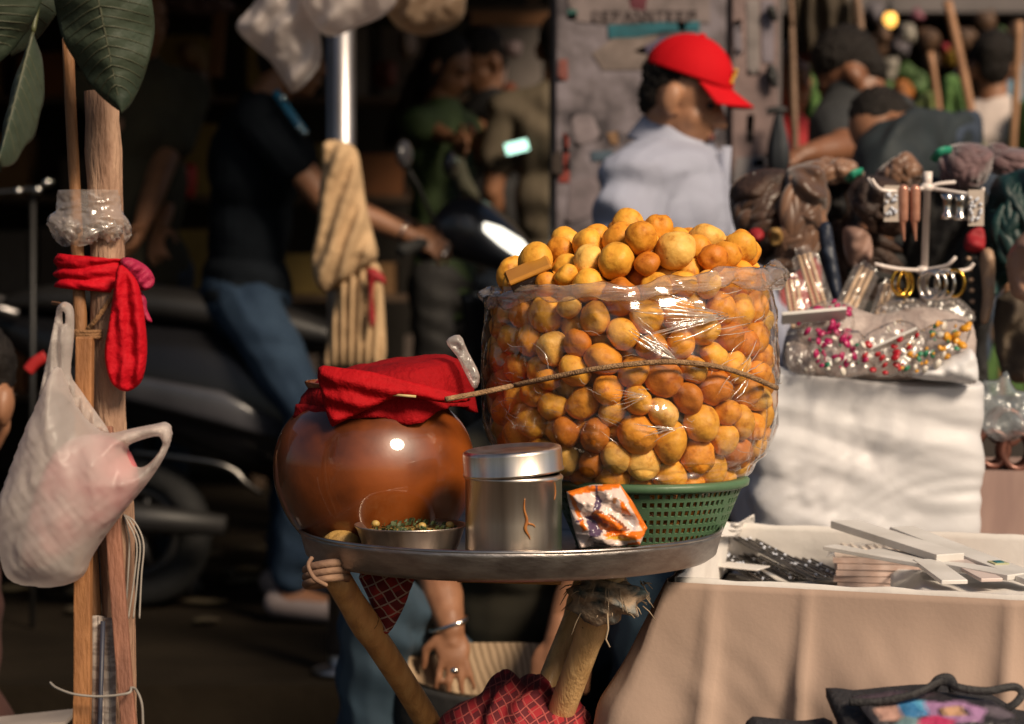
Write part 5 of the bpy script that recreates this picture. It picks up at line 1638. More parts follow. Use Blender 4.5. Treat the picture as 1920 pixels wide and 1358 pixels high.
# ================================================================ people
skin1 = mat('skin_brown', (.27, .125, .065), (.22, .098, .05), rough=.5, sc=30, bump=.08, bsc=200)
skin3 = mat('skin_tan', (.36, .18, .1), (.3, .145, .08), rough=.5, sc=30, bump=.08, bsc=200)
skin2 = mat('skin_dark', (.2, .085, .042), (.16, .065, .032), rough=.5, sc=30, bump=.08, bsc=200)
hairm = mat('black_hair', (.008, .006, .005), (.016, .012, .01), rough=.6, sc=60, bump=.8, bsc=240, stretch=(1, 1, .3), spec=.2)
eyem = mat('eye_dark', (.02, .014, .012), rough=.1)
def unit(v): return Vector(v).normalized()
def perp(f, up):
    r = f.cross(up).normalized(); return r
def add_head(m, c, f, u, s=.93):
    """cranium, jaw, brow, nose, lips, ears; f = facing, u = up"""
    f = unit(f); r = f.cross(unit(u)).normalized(); u = r.cross(f).normalized()
    fr = (r, f, u)
    def q(a, b, d): return c + (r * a + f * b + u * d) * s
    def e(a, b, d, x, y, z): m.ell(q(a, b, d), (x * s, y * s, z * s), fr, 20, 14)
    e(0, -.008, .03, .077, .096, .093)
    e(0, .028, -.035, .061, .068, .085)
    e(0, .052, -.088, .034, .034, .030)
    e(.034, .045, -.035, .03, .032, .035); e(-.034, .045, -.035, .03, .032, .035)
    e(0, .082, .026, .05, .016, .012)
    m.cap(q(0, .09, .008), .010 * s, q(0, .114, -.028), .0145 * s)
    e(.014, .1, -.034, .010, .012, .009); e(-.014, .1, -.034, .010, .012, .009)
    e(0, .091, -.061, .024, .013, .0065); e(0, .089, -.074, .021, .013, .0075)
    for sg in (-1, 1):
        e(sg * .086, -.008, -.006, .016, .025, .037); e(sg * .08, .0, -.036, .014, .016, .014)
    return r, f, u, q
def hand(m, wrist, d, n, s=1.0, curl=.5, thumb=1, spread=.16, grip=None):
    """palm and five fingers; d = pointing direction, n = back of hand normal"""
    d = unit(d); n = unit(n); n = (n - d * n.dot(d)).normalized(); sd_ = d.cross(n) * thumb
    pc = wrist + d * .045 * s
    m.ell(pc, (.041 * s, .047 * s, .017 * s), (sd_, d, n), 16, 10)
    m.cap(wrist - d * .03 * s, .023 * s, wrist + d * .03 * s, .024 * s)
    for k, (o, L_) in enumerate(((.03, .072), (.010, .08), (-.010, .076), (-.029, .06))):
        b = wrist + d * (.082 - abs(o) * .2) * s + sd_ * o * s
        dr = (d + sd_ * (o * spread * 50)).normalized()
        p = b; a = .25 * curl
        pts = [b - dr * .02 * s, b]
        for j, fr_ in enumerate((.45, .32, .25)):
            a += curl * (.85 if j else .5)
            p = p + (dr * math.cos(a) - n * math.sin(a)) * L_ * fr_ * s
            pts.append(p)
        m.chain(pts, [.009 * s, .0088 * s, .008 * s, .0074 * s, .006 * s], 9)
    b = wrist + d * .02 * s + sd_ * .032 * s
    m.chain([b, b + (d * .55 + sd_ * .75 - n * .3).normalized() * .035 * s, b + (d * .85 + sd_ * .5 - n * .45).normalized() * .07 * s], [.013 * s, .0105 * s, .0085 * s], 9)

def person(label, loc, head=None, chest=None, pelvis=None, sh=None, el=None, wr=None, hip=None, kn=None, an=None, foot=None, skin=skin1, shirt=None, trousers=None, face=(1, 0, 0), up=(0, 0, 1), hs=.93,
           sleeve=1.0, hands=None, hair='short', voxel=.007, bulk=1.0, shoe=None, loose=.014, folds=.008, mirror=True):
    """one continuous body; clothes and hair are its children. sh/el/wr/hip/kn/an are (near/left, far/right) pairs"""
    root = thing('person', label, 'person', loc)
    m = MB()
    up_t = unit(chest - pelvis); lat = unit(sh[1] - sh[0]); fwd = lat.cross(up_t).normalized()
    frt = (lat, fwd, up_t)
    b = bulk
    def torso(mm, g, low=.15):
        mm.ell(chest - up_t * .03, (.165 * b + g, .115 * b + g, .2 + g), frt, 24, 16)
        mm.ell((chest + pelvis) / 2, (.145 * b + g, .108 * b + g, .2 + g), frt, 24, 16)
        mm.ell(pelvis, (.16 * b + g, .118 * b + g, low + g), frt, 24, 16)
        for k in (0, 1):
            mm.cap(sh[k], .062 * b + g, chest + up_t * .09 * .6 + (sh[k] - chest) * .2, .085 * b + g)
    torso(m, 0)
    neck0 = chest + up_t * .14
    if head is not None:
        r_, f_, u_, q = add_head(m, head, face, up, hs)
        m.cap(neck0, .06 * b, q(0, -.018, -.05), .052 * b)
    for k in (0, 1):
        if el and el[k] is not None:
            m.chain([sh[k], sh[k].lerp(el[k], .5), el[k]], [.052 * b, .046 * b, .038 * b])
            m.chain([el[k], el[k].lerp(wr[k], .35), wr[k]], [.038 * b, .039 * b, .025 * b])
            if hands and hands[k]: hand(m, wr[k], **hands[k])
        if hip and kn and kn[k] is not None:
            m.chain([hip[k], hip[k].lerp(kn[k], .5), kn[k]], [.083 * b, .07 * b, .054 * b])
            m.chain([kn[k], kn[k].lerp(an[k], .35), an[k]], [.054 * b, .055 * b, .036 * b])
            fd = unit(foot[k]) if foot else fwd
            m.chain([an[k] - Vector((0, 0, .03)), an[k] + fd * .12 - Vector((0, 0, .055))], [.04, .032])
    m.remesh(voxel, 3)
    m.build('body', skin, root)
    # shirt
    if shirt:
        m = MB(); torso(m, loose)
        for k in (0, 1):
            if el and el[k] is not None:
                e_ = sh[k].lerp(el[k], min(1, sleeve))
                m.chain([sh[k], sh[k].lerp(e_, .5), e_], [.06 * b + loose, .058 * b + loose, .052 * b + loose * (1.2 if sleeve < 1 else .8)])
                if sleeve > 1:
                    w_ = el[k].lerp(wr[k], sleeve - 1)
                    m.chain([el[k], w_], [.05 * b + loose * .8, .036 * b + loose])
        m.cap(neck0 - up_t * .02, .066 * b, neck0 + up_t * .012, .062 * b)
        m.remesh(voxel, 7)
        sd_ = label.__len__() * 1.7
        def fold(x, y, z):
            p = Vector((x, y, z)) - pelvis
            a = p.dot(lat); h = p.dot(up_t); g_ = p.dot(fwd)
            w = folds * 1.3 * crumple(a * 3.2 + g_ * 2.5, h * 3.4, 1.4, int(sd_)) + folds * (fbm(a * 6, g_ * 6, h * 3, 1.0, sd_) * 1.2 + .7 * math.sin(34 * h + 22 * a + 5 * nz(a * 5, h * 5, g_ * 5, 1, sd_)))
            n_ = (lat * a * 1.0 + fwd * g_ * 1.6)
            return n_.normalized() * w if n_.length > .01 else (0, 0, 0)
        m.disp(fold)
        m.build('shirt', shirt, root)
    if trousers and hip:
        m = MB(); m.ell(pelvis - up_t * .02, (.163 * b + .012, .12 * b + .012, .14), frt, 24, 16)
        for k in (0, 1):
            if kn and kn[k] is not None:
                m.chain([hip[k], hip[k].lerp(kn[k], .5), kn[k]], [.095 * b, .085 * b, .068 * b])
                m.chain([kn[k], kn[k].lerp(an[k], .35), kn[k].lerp(an[k], .93)], [.068 * b, .066 * b, .054 * b])
        m.remesh(voxel, 6)
        m.disp(lambda x, y, z: Vector((1, -1, 0)).normalized() * .006 * (fbm(x * 10, y * 10, z * 10, 1.0, 3) + math.sin(z * 60 + x * 30 + 4 * nz(x * 6, y * 6, z * 6))))
        m.build('trousers', trousers, root)
    if shoe and an:
        for k in (0, 1):
            if an[k] is None: continue
            fd = unit(foot[k]) if foot else fwd
            m = MB(); m.chain([an[k] - Vector((0, 0, .045)) - fd * .03, an[k] + fd * .13 - Vector((0, 0, .065))], [.045, .038]); m.build('shoe', shoe, root)
    if head is not None and hair:
        m = MB(); fr = (r_, f_, u_)
        def e(a, b_, d, x, y, z): m.ell(q(a, b_, d), (x * hs, y * hs, z * hs), fr, 24, 18)
        e(0, -.03, .05, .080, .089, .086)
        e(0, -.064, .0, .064, .046, .07)
        if hair == 'full': e(0, -.02, .062, .086, .1, .092)
        if hair == 'long':
            e(0, -.03, .05, .09, .1, .095); e(0, -.085, -.12, .075, .05, .16); e(0, -.095, -.27, .06, .04, .14)
            for sg in (-1, 1): e(sg * .075, -.02, -.03, .022, .05, .1)
        m.remesh(voxel, 2)
        m.disp(lambda x, y, z: (Vector((x, y, z)) - head).normalized() * (.006 * fbm(x, y, z, 60, 3) + .003 * math.sin(x * 700 + 300 * z)))
        m.build('hair', hairm, root)
        for sg in (-1, 1):
            m = MB(); m.ell(q(sg * .031, .078, .006), (.012 * hs, .010 * hs, .0085 * hs), fr, 12, 8); m.build('eye', eyem, root)
            m = MB(); m.tube([q(sg * .014, .096, .027), q(sg * .032, .092, .034), q(sg * .05, .078, .028)], [.003, .0038, .002], 6); m.build('eyebrow', hairm, root)
    return root, (q if head is not None else None, (r_, f_, u_) if head is not None else None), frt

# ---- the stall keeper in the red cap
YV = 5.25
sf = Vector((.95, -.3, 0)).normalized(); sl = Vector((-.3, -.95, 0)).normalized()     # facing, his right side (towards the camera)
vch = P(1256, 386, YV + .03); vpe = Vector((vch.x - .02, vch.y, vch.z - .42))
vs = (vch + sl * .185 + Vector((0, 0, .045)) - sf * .03, vch - sl * .185 + Vector((0, 0, .05)))
ve = (vs[0] + Vector((-.05, -.07, -.29)), vs[1] + Vector((.14, -.02, -.26)))
vw = (ve[0] + Vector((.2, -.06, -.14)), ve[1] + Vector((.14, -.12, -.18)))
vhip = (vpe + sl * .09 - Vector((0, 0, .04)), vpe - sl * .09 - Vector((0, 0, .04)))
vkn = tuple(h + Vector((.03, 0, -.42)) for h in vhip); van = tuple(Vector((k.x - .03, k.y, .09)) for k in vkn)
vface = (unit(sf) * math.cos(R(19)) + Vector((0, 0, -1)) * math.sin(R(19)))
vhead = P(1280, 186, YV)
shirtw = mat('pale_cotton_shirt', (.32, .34, .43), (.27, .28, .36), rough=.8, sc=6, bump=.15, bsc=100)
jeans = mat('dark_denim', (.03, .045, .075), (.018, .028, .045), rough=.85, sc=12, bump=.3, bsc=200)
v, (q, fr), frt = person('stall keeper in a red cap and pale grey shirt, looking down', Vector((vpe.x, vpe.y, 0)), vhead, vch, vpe, vs, ve, vw, vhip, vkn, van, skin=skin3, shirt=shirtw, trousers=jeans, face=vface, hs=.94,
       sleeve=1.9, hands=(dict(d=(.8, -.2, -.5), n=(0, -.4, .8)), dict(d=(.8, -.2, -.5), n=(0, -.4, .8))), voxel=.006, bulk=1.08, loose=.018, shoe=blk, folds=.016)
m = MB(); adir = unit(ve[0] - vs[0]); o1 = adir.orthogonal().normalized(); o2 = adir.cross(o1); sc0 = vs[0].lerp(ve[0], .12)

m = MB(); m.tube([vch + frt[1] * (.128 - .0 * k) + frt[2] * (.14 - .06 * k) for k in range(8)], .012, 8, flat=.35); m.build('placket', shirtw, v)
m = MB(); m.ell(q(0, .1, -.066), (.024, .006, .009), fr, 14, 8); m.build('lips', mat('lip_brown', (.2, .07, .055), rough=.4), v)
redcap = mat('red_cap_cloth', (.5, .003, .008), (.42, .002, .006), spec=.15, rough=.8, sc=6, bump=.15, bsc=180)
# cap: crown, brim, button, badge
s = .94
def capf(u, vv):
    a = 2 * math.pi * u; t_ = vv * 1.5
    r_ = math.sin(t_) ; h = math.cos(t_)
    ea, eb, eh = .093, .112, .108
    seam = 1 - .012 * math.exp(-((a * 6 / 6.283) % 1 - .5) ** 2 / .004)
    return q(ea * r_ * math.cos(a) * seam, -.004 + eb * r_ * math.sin(a) * seam, .05 + eh * h * (1 if h > 0 else .3))
m = MB(); m.sheet(capf, 72, 26, loop=True); cp = m.build('cap', redcap, v, solid=.003)
def brim(u, vv):
    a = (u - .5) * 2.1
    w = .093
    x = w * math.sin(a) * (1 + .02 * vv); y = .088 * math.cos(a) + .085 * vv * (math.cos(a * .95)) ** .6
    z = .064 - .03 * vv - .024 * (x / w) ** 2 * (.6 + .4 * vv)
    return q(x, y, z)
m = MB(); m.sheet(brim, 40, 14); m.build('brim', redcap, cp, solid=.004)
m = MB(); m.ell(q(0, -.004, .16), (.009, .009, .005), seg=12, rings=8); m.build('button', redcap, cp)
m = MB()
bd = mat('badge_gold', (.75, .42, .04), rough=.5)
for (dx, dz, w, h) in ((0, 0, .012, .004), (-.005, .008, .004, .012), (.005, -.008, .004, .012), (0, .015, .012, .004), (0, -.015, .012, .004)):
    c = q(.012 + dx, .106, .09 + dz); m.ell(c, (w, .004, h), fr, 10, 8)
m.build('badge', bd, cp)
m = MB()
for k in range(5):
    t_ = .13 - k * .055
    m.ell(vch + frt[1] * (.118 + .006 * k) * 1.0 + frt[2] * t_, (.006, .006, .006), seg=8, rings=6)
m.build('button', mat('shirt_button', (.6, .58, .6), rough=.3), v)
# collar
m = MB(); nk = vch + frt[2] * .155
m.sheet(lambda u, vv: nk + (frt[0] * math.cos(6.283 * u) * (.07 + .03 * vv) + frt[1] * math.sin(6.283 * u) * (.072 + .036 * vv)) + frt[2] * (.03 - .05 * vv - .02 * math.sin(6.283 * u) * 1.0), 40, 8, loop=True)
m.build('collar', shirtw, v, solid=.004)

# ---- the man astride the scooter
YM = 6.9
PAV = .15
mt_ = mat('black_tshirt', (.004, .0055, .008), (.007, .0095, .013), spec=.1, rough=.9, sc=8, bump=.2, bsc=100)
bluej = mat('blue_denim', (.026, .045, .075), (.014, .026, .048), spec=.1, rough=.9, sc=9, bump=.3, bsc=200)
mch = P(478, 300, YM); mpe = P(462, 545, YM + .02)
msh = (P(488, 222, YM - .2), P(505, 225, YM + .19))
mel = (P(606, 372, YM - .27), P(600, 380, YM + .22)); mwr = (P(768, 442, YM - .3), P(770, 425, YM + .3))
mhip = (P(468, 585, YM - .1), P(458, 585, YM + .1)); mkn = (P(582, 780, YM - .24), P(560, 790, YM + .25))
man_ = (Vector((P(540, 1080, YM - .22).x, YM - .2, PAV + .1)), Vector((P(530, 1080, YM + .25).x, YM + .25, PAV + .1)))
mf = Vector((1, -.12, -.12))
pm_, (q, fr), frt = person('man in a black T-shirt and blue jeans gripping the scooter handlebar', Vector((mpe.x, mpe.y, PAV)), P(548, 112, YM - .02), mch, mpe, msh, mel, mwr, mhip, mkn, man_, skin=skin1, shirt=mt_, trousers=bluej, face=mf,
       sleeve=.55, hands=(dict(d=(.93, -.1, -.35), n=(.3, -.75, .55), curl=.62, thumb=-1), dict(d=(.9, .1, -.3), n=(.2, .3, .9), curl=.7)), foot=((1, -.2, 0), (1, .2, 0)), shoe=mat('pale_shoe', (.3, .24, .23), rough=.7), voxel=.0062, bulk=1.06, folds=.007)
m = MB(); w0 = P(757, 436, YM - .3)
ax = unit(mwr[0] - mel[0]); o1 = ax.orthogonal().normalized(); o2 = ax.cross(o1)
m.tube([w0 + (o1 * math.cos(a) + o2 * math.sin(a)) * .031 for a in [6.283 * k / 24 for k in range(24)]], .004, 8, closed=True); m.build('bracelet', silver, pm_)
# shoulder tape with bright studs
m = MB()
tape = mat('blue_tape', (.02, .16, .3), rough=.35)
tpts = [P(516, 172, YM - .27), P(536, 200, YM - .29), P(556, 228, YM - .31), P(572, 248, YM - .31)]
m.tube(tpts, .012, 8, flat=.4); m.build('sleeve_stripe', tape, pm_)
for x, y in ((530, 184), (562, 240), (571, 248)):
    m = MB(); m.ell(P(x, y, YM - .325), (.010, .006, .010), seg=10, rings=8); m.build('stud', mat('shiny_stud', (.5, .7, .8), rough=.08, metal=.8), pm_)

# ---- the crouching man behind the stand
YC = 4.25
gsh = (P(770, 905, YC), P(1150, 905, YC)); gch = P(960, 945, YC + .03); gpe = P(960, 1290, YC + .2)
gel = (P(822, 1090, YC - .12), P(1092, 1090, YC - .1)); gwr = (P(846, 1180, YC - .2), P(1046, 1200, YC - .26))
ghip = (gpe + Vector((-.1, -.04, -.02)), gpe + Vector((.1, -.04, -.02))); gkn = (P(706, 1118, YC - .22), P(1215, 1120, YC - .2))
gan = (Vector((P(682, 1358, YC - .2).x, YC - .15, .1)), Vector((P(1210, 1358, YC - .2).x, YC - .15, .1)))
gf = Vector((0, -.75, -.66))
gp_, (q, fr), frt = person('crouching man in jeans reaching into a bag behind the bamboo stand', Vector((gpe.x, gpe.y, 0)), P(1010, 735, YC - .08), gch, gpe, gsh, gel, gwr, ghip, gkn, gan, skin=skin1, shirt=mat('olive_tshirt', (.035, .03, .018), rough=.85), trousers=mat('teal_denim', (.03, .06, .09), (.02, .04, .06), rough=.85, sc=9), face=gf, up=(0, -.66, .75),
       sleeve=.6, hands=(dict(d=(.08, -.3, -.95), n=(.1, -.95, .3), curl=.22, thumb=1, s=.8), dict(d=(-.2, -.25, -.9), n=(0, -.9, .2), curl=.4, thumb=-1)), foot=((0, -1, 0), (0, -1, 0)), shoe=blk, voxel=.005)
m = MB(); w0 = gwr[0] - unit(gwr[0] - gel[0]) * .012
m.tube([w0 + Vector((.034 * math.cos(a), .03 * math.sin(a), .012 * math.cos(a))) for a in [6.283 * k / 26 for k in range(26)]], .0042, 8, closed=True); m.build('bangle', silver, gp_)
m = MB(); m.ell(P(852, 1258, YC - .262), (.008, .006, .006), seg=12, rings=8); m.build('ring', silver, gp_)
# low stool he sits on
st_ = thing('low_stool', 'low dark plastic stool under the crouching man', 'stool', (gpe.x, gpe.y + .03, 0))
m = MB(); m.lathe([(0, .33), (.14, .33), (.15, .325), (.155, .31), (.15, .3), (0, .3)], (gpe.x, gpe.y + .03, gpe.z - .465), 32); m.build('seat', blackc, st_)
zt = gpe.z - .465 + .3
for a in (.8, 2.4, 3.9, 5.5):
    m = MB(); m.tube([(gpe.x + .1 * math.cos(a), gpe.y + .03 + .1 * math.sin(a), zt), (gpe.x + .14 * math.cos(a), gpe.y + .03 + .14 * math.sin(a), 0)], .016, 8); m.build('leg', blackc, st_)
# black bag with striped lining
bagc = P(893, 1302, YC - .2)
bb = thing('open_bag', 'open black bag with a striped beige lining under the tray', 'bag', (bagc.x, bagc.y, bagc.z - .15))
def bagop(u, v):
    a = 6.283 * u
    rx, ry = .15 - .02 * v, .1 - .02 * v
    return Vector((bagc.x + rx * math.cos(a) + .01 * math.sin(3 * a), bagc.y + ry * math.sin(a), bagc.z + .055 + .012 * math.cos(2 * a) - .03 * math.cos(a - 4.7) - .21 * v))
m = MB(); m.sheet(bagop, 70, 20, loop=True); m.build('outside', blackc, bb, solid=.004)
stripe = stripes('striped_lining', (.34, .24, .15), (.2, .135, .08), 26, rot=(0, .5, .3))
m = MB(); m.sheet(lambda u, v: bagop(u, v * .7) * 1.0 + Vector(((bagc.x - bagop(u, v).x) * (.05 + .5 * v), (bagc.y - bagop(u, v).y) * (.05 + .5 * v), .004 + .05 * v)), 70, 16, loop=True); m.build('lining', stripe, bb)
# dark chair back behind the arm
ch = thing('plastic_chair', 'dark curved plastic chair back behind the crouching man\'s arm', 'chair', P(940, 1300, YC + .42))
m = MB(); dk = mat('dark_olive_plastic', (.03, .026, .016), rough=.4)
m.tube(path([(842, 1330, YC + .4), (850, 1180, YC + .42), (880, 1130, YC + .44), (940, 1118, YC + .45), (1000, 1130, YC + .44), (1030, 1180, YC + .42), (1036, 1330, YC + .4)]), .024, 10, flat=.6)
m.build('back_frame', dk, ch)
for x in (905, 940, 975):
    m = MB(); m.tube([P(x, 1125, YC + .44), P(x, 1330, YC + .42)], .012, 8, flat=.5); m.build('slat', dk, ch)

# ---- head at the left edge
YH = 4.0
person('seated youth with short black hair cut off by the picture edge', Vector((P(-90, 1000, YH).x, YH, 0)), P(-58, 752, YH), P(-140, 990, YH + .02), P(-110, 1390, YH + .05), (P(-150, 950, YH - .17), P(-140, 950, YH + .17)), (P(-150, 1210, YH - .2), P(-140, 1210, YH + .2)), (P(-60, 1360, YH - .15), P(-60, 1360, YH + .15)),
       (P(-110, 1400, YH - .1), P(-110, 1400, YH + .1)), (P(60, 1500, YH - .12), P(60, 1500, YH + .12)), (Vector((P(60, 1420, YH).x, YH - .12, .1)), Vector((P(60, 1420, YH).x, YH + .12, .1))), skin=skin1, shirt=mat('maroon_tshirt', (.06, .02, .015), rough=.85), trousers=jeans, face=(.35, .9, -.25), hair='full', sleeve=1.9, voxel=.008)
m = MB(); m.tube(path([(52, 696, 4.5), (66, 680, 4.5), (86, 668, 4.5)]), .012, 8, flat=.4); m.build('red_strap', mat('red_strap_cloth', (.4, .01, .01), rough=.6), label='short red strap behind the carrier bag handle', cat='strap')

# ---- dim people behind
oliv = mat('olive_shirt', (.05, .04, .02), (.03, .025, .012), rough=.85, sc=8)
def standing(label, hx, hy, Y, face, shirt, trousers, wx=None, skin=skin1, hair='short', reach=None, ground=0.0, hs=.9, sleeve=.6, lean=0.0, bulk=1.0, voxel=.010, up=(0, 0, 1)):
    h = P(hx, hy, Y); f = unit((face[0], face[1], 0)); r = f.cross(Vector((0, 0, 1)))
    k = h.z - ground
    chv = h + Vector((0, 0, -.285)) - f * lean * .35 - f * .02
    pel = Vector((chv.x, chv.y, 0)) - f * lean * .55 + Vector((0, 0, ground + (k - .1) * .585 + .02))
    s_ = (chv - r * .185 + Vector((0, 0, .07)), chv + r * .185 + Vector((0, 0, .07)))
    if reach is None:
        e_ = (s_[0] - r * .05 + Vector((0, 0, -.28)) - f * .02, s_[1] + r * .05 + Vector((0, 0, -.28)) - f * .02)
        w_ = (e_[0] + f * .14 + Vector((0, 0, -.2)), e_[1] + f * .14 + Vector((0, 0, -.2)))
    else:
        e_, w_ = reach(s_, f, r)
    hp = (pel - r * .09, pel + r * .09)
    kn_ = tuple(Vector((p.x, p.y, ground + (p.z - ground) * .52)) + f * .02 for p in hp)
    an_ = tuple(Vector((p.x, p.y, ground + .09)) for p in hp)
    hd = tuple(dict(d=unit(w_[i] - e_[i]), n=(f * .3 + r * (1 if i else -1)), curl=.5, thumb=(1 if i == 0 else -1)) for i in (0, 1))
    return person(label, Vector((pel.x, pel.y, ground)), h, chv, pel, s_, e_, w_, hp, kn_, an_, skin=skin, shirt=shirt, trousers=trousers, face=face, hs=hs, sleeve=sleeve, hands=hd, hair=hair, voxel=voxel, bulk=bulk, shoe=blk, foot=(f, f), up=up)
standing('dim bystander in an olive T-shirt beside the big leaf', 268, 40, 7.3, (.6, -.7, -.2), oliv, jeans, ground=PAV,
         reach=lambda s_, f, r: ((P(300, 330, 7.2), P(330, 320, 7.4)), (P(262, 430, 7.05), P(300, 430, 7.2))))
gk = mat('green_kurta', (.04, .07, .02), (.025, .045, .012), rough=.8, sc=8)
standing('woman with long dark hair and a green tunic, looking at her hands', 838, 128, 8.3, (.85, -.4, -.5), gk, blackc, hair='long', ground=PAV, hs=.88, bulk=.9,
         reach=lambda s_, f, r: ((P(800, 240, 8.2), P(870, 240, 8.45)), (P(852, 262, 8.05), P(890, 262, 8.2))))
standing('dark haired person in black facing the woman in green', 905, 118, 8.7, (-.7, -.5, -.4), blackc, jeans, hair='full', ground=PAV, hs=.92, bulk=.95,
         reach=lambda s_, f, r: ((P(905, 240, 8.6), P(950, 240, 8.6)), (P(885, 268, 8.4), P(905, 275, 8.4))))
standing('bystander in a drab grey shirt half hidden by the metal cabinet', 1052, 92, 8.0, (.2, .9, 0), mat('drab_grey_shirt', (.14, .11, .075), (.1, .08, .05), rough=.85), jeans, ground=PAV, bulk=1.0)
m = MB(); m.box(P(968, 276, 7.9), (.085, .012, .045), Matrix.Rotation(R(-14), 3, 'Y')); o = m.build('phone', blk, smooth=False, label='phone with a bright pale green screen behind the scooter', cat='phone')
m = MB(); m.box(P(969, 276, 7.9) - Vector((0, .0075, 0)), (.078, .002, .038), Matrix.Rotation(R(-14), 3, 'Y')); m.build('screen', glow('phone_glow', (.45, .85, .72), 1.6), o, smooth=False)
# right hand side
charc = mat('charcoal_tshirt', (.026, .028, .03), (.018, .019, .02), rough=.85, sc=8)
YQ = 6.5
cpe = P(1690, 470, YQ + .15)
person('man in a charcoal T-shirt leaning and reaching down behind the goods', Vector((cpe.x, cpe.y, 0)), P(1594, 146, YQ - .05), P(1622, 268, YQ), cpe, (P(1570, 240, YQ - .14), P(1672, 226, YQ + .16)), (P(1582, 278, YQ - .3), P(1730, 340, YQ + .1)), (P(1504, 292, YQ - .4), P(1700, 420, YQ)),
       (cpe + Vector((-.05, -.08, -.05)), cpe + Vector((.05, .08, -.05))), (cpe + Vector((-.05, -.08, -.48)), cpe + Vector((.05, .08, -.48))), (Vector((cpe.x - .05, cpe.y - .08, .1)), Vector((cpe.x + .05, cpe.y + .08, .1))),
       skin=skin2, shirt=charc, trousers=jeans, face=(-.8, .1, -.6), hair='full', sleeve=.5, voxel=.009, bulk=1.12, hs=.95, hands=(dict(d=(-.9, -.2, -.3), n=(0, -.3, .9)), None))
# person bent double: back towards us
navy = mat('navy_shirt', (.012, .02, .024), (.008, .013, .016), rough=.75, sc=8, bump=.2)
YB = 5.75
bch = P(1700, 300, YB); bpe = P(1790, 305, YB + .25)
person('person bent double in a dark navy shirt behind the bundles', Vector((bpe.x, bpe.y, 0)), P(1664, 252, YB - .02), bch, bpe, (P(1670, 320, YB - .16), P(1690, 300, YB + .2)), (P(1640, 430, YB - .2), P(1650, 430, YB + .2)), (P(1600, 520, YB - .2), P(1610, 520, YB + .2)),
       (bpe + Vector((.02, -.1, -.06)), bpe + Vector((.02, .1, -.06))), (bpe + Vector((.0, -.1, -.46)), bpe + Vector((.0, .1, -.46))), (Vector((bpe.x, bpe.y - .1, .1)), Vector((bpe.x, bpe.y + .1, .1))),
       skin=skin1, shirt=navy, trousers=jeans, face=(-.55, -.35, -.75), up=(-.6, 0, .5), hair='short', sleeve=.6, voxel=.008, bulk=1.1, hs=.88)
standing('man in a white shirt seen from behind by the green stall', 1862, 128, 8.6, (.1, 1, 0), mat('offwhite_shirt', (.55, .46, .42), rough=.8), jeans, hair='full', hs=.95)
standing('person in red mostly hidden behind the metal cabinet', 1478, 150, 7.4, (.4, -.8, 0), mat('dull_red_shirt', (.32, .01, .012), rough=.8), jeans, hs=.92)
# ================================================================ the middle distance
# ---- metal cabinet with peeling posters
YK = 6.1
kb = thing('utility_cabinet', 'tall grey metal utility cabinet covered in peeling posters', 'cabinet', (P(1250, 600, YK + .2).x, YK + .2, 0))
gm = mat('mottled_metal', (.18, .155, .175), (.035, .028, .033), rough=.75, sc=9, bump=.3, bsc=40, c3=(.115, .096, .105), lo=.4, hi=.6, detail=9)
gm2 = mat('pinkish_metal', (.22, .15, .14), (.13, .09, .087), rough=.75, sc=9, bump=.3, bsc=40, detail=7)
xl, xm, xr = P(1036, 0, YK).x, P(1366, 0, YK).x, P(1468, 0, YK).x
m = MB(); m.box(((xl + xr) / 2, YK + .27, 1.25), (xr - xl, .5, 2.5)); m.build('body', mat('cabinet_grey', (.1, .085, .085), rough=.7), kb, smooth=False)
def panel(x0, x1, mm):
    m = MB(); m.box(((x0 + x1) / 2, YK + .008, 1.27), (x1 - x0, .03, 2.4)); o = m.build('door', mm, kb, smooth=False)
    bv = o.modifiers.new('b', 'BEVEL'); bv.width = .006; bv.segments = 2
    return o
d1 = panel(xl + .008, xm - .006, gm); d2 = panel(xm + .008, xr - .012, gm2)
def scrap(outline, colr, name, parent, k=1, Y=None, ro=.8):
    m, px = pillow(outline, (Y or YK - .009) - .0012 * k, .0004, 10, smooth=1, amp=.0008, nscale=30, seed=len(outline) + outline[0][0], minth=.0003)
    return m.build('poster_scrap', mat('scrap_' + name, tuple(q * .62 for q in colr), tuple(q * .42 for q in colr), rough=ro, sc=18, detail=8, lo=.4, hi=.6), parent, smooth=False)
scrap([(1140, 47), (1180, 46), (1240, 42), (1312, 40), (1312, 58), (1290, 56), (1240, 60), (1200, 70), (1142, 72)], (.02, .17, .22), 'teal', d1, 2)
scrap([(1060, -10), (1330, -10), (1332, 44), (1240, 41), (1140, 46), (1080, 40)], (.3, .24, .235), 'greyrose', d1, 1)
scrap([(1110, 100), (1150, 72), (1230, 66), (1240, 80), (1225, 130), (1130, 132)], (.3, .235, .21), 'sand', d1, 1)
scrap([(1188, 96), (1230, 76), (1245, 66), (1255, 82), (1225, 104)], (.13, .1, .18), 'violet', d1, 3)
scrap([(1048, 112), (1064, 110), (1066, 150), (1046, 152)], (.33, .1, .08), 'brick', d1, 2)
scrap([(1056, 250), (1066, 250), (1068, 342), (1048, 342), (1050, 330), (1058, 328)], (.4, .06, .04), 'redbar', d1, 2)
scrap([(1036, 290), (1052, 280), (1054, 330), (1036, 335)], (.05, .03, .02), 'darkpatch', d1, 2)
scrap([(1070, 215), (1110, 215), (1130, 260), (1080, 275)], (.34, .28, .3), 'pale', d1, 1)
scrap([(1108, 284), (1150, 282), (1152, 300), (1110, 302)], (.1, .16, .22), 'bluepatch', d1, 2)
scrap([(1138, 250), (1160, 245), (1160, 272), (1145, 270)], (.36, .2, .1), 'orangepatch', d1, 2)
scrap([(1070, 340), (1120, 330), (1125, 400), (1060, 420)], (.27, .22, .24), 'lav', d1, 1)
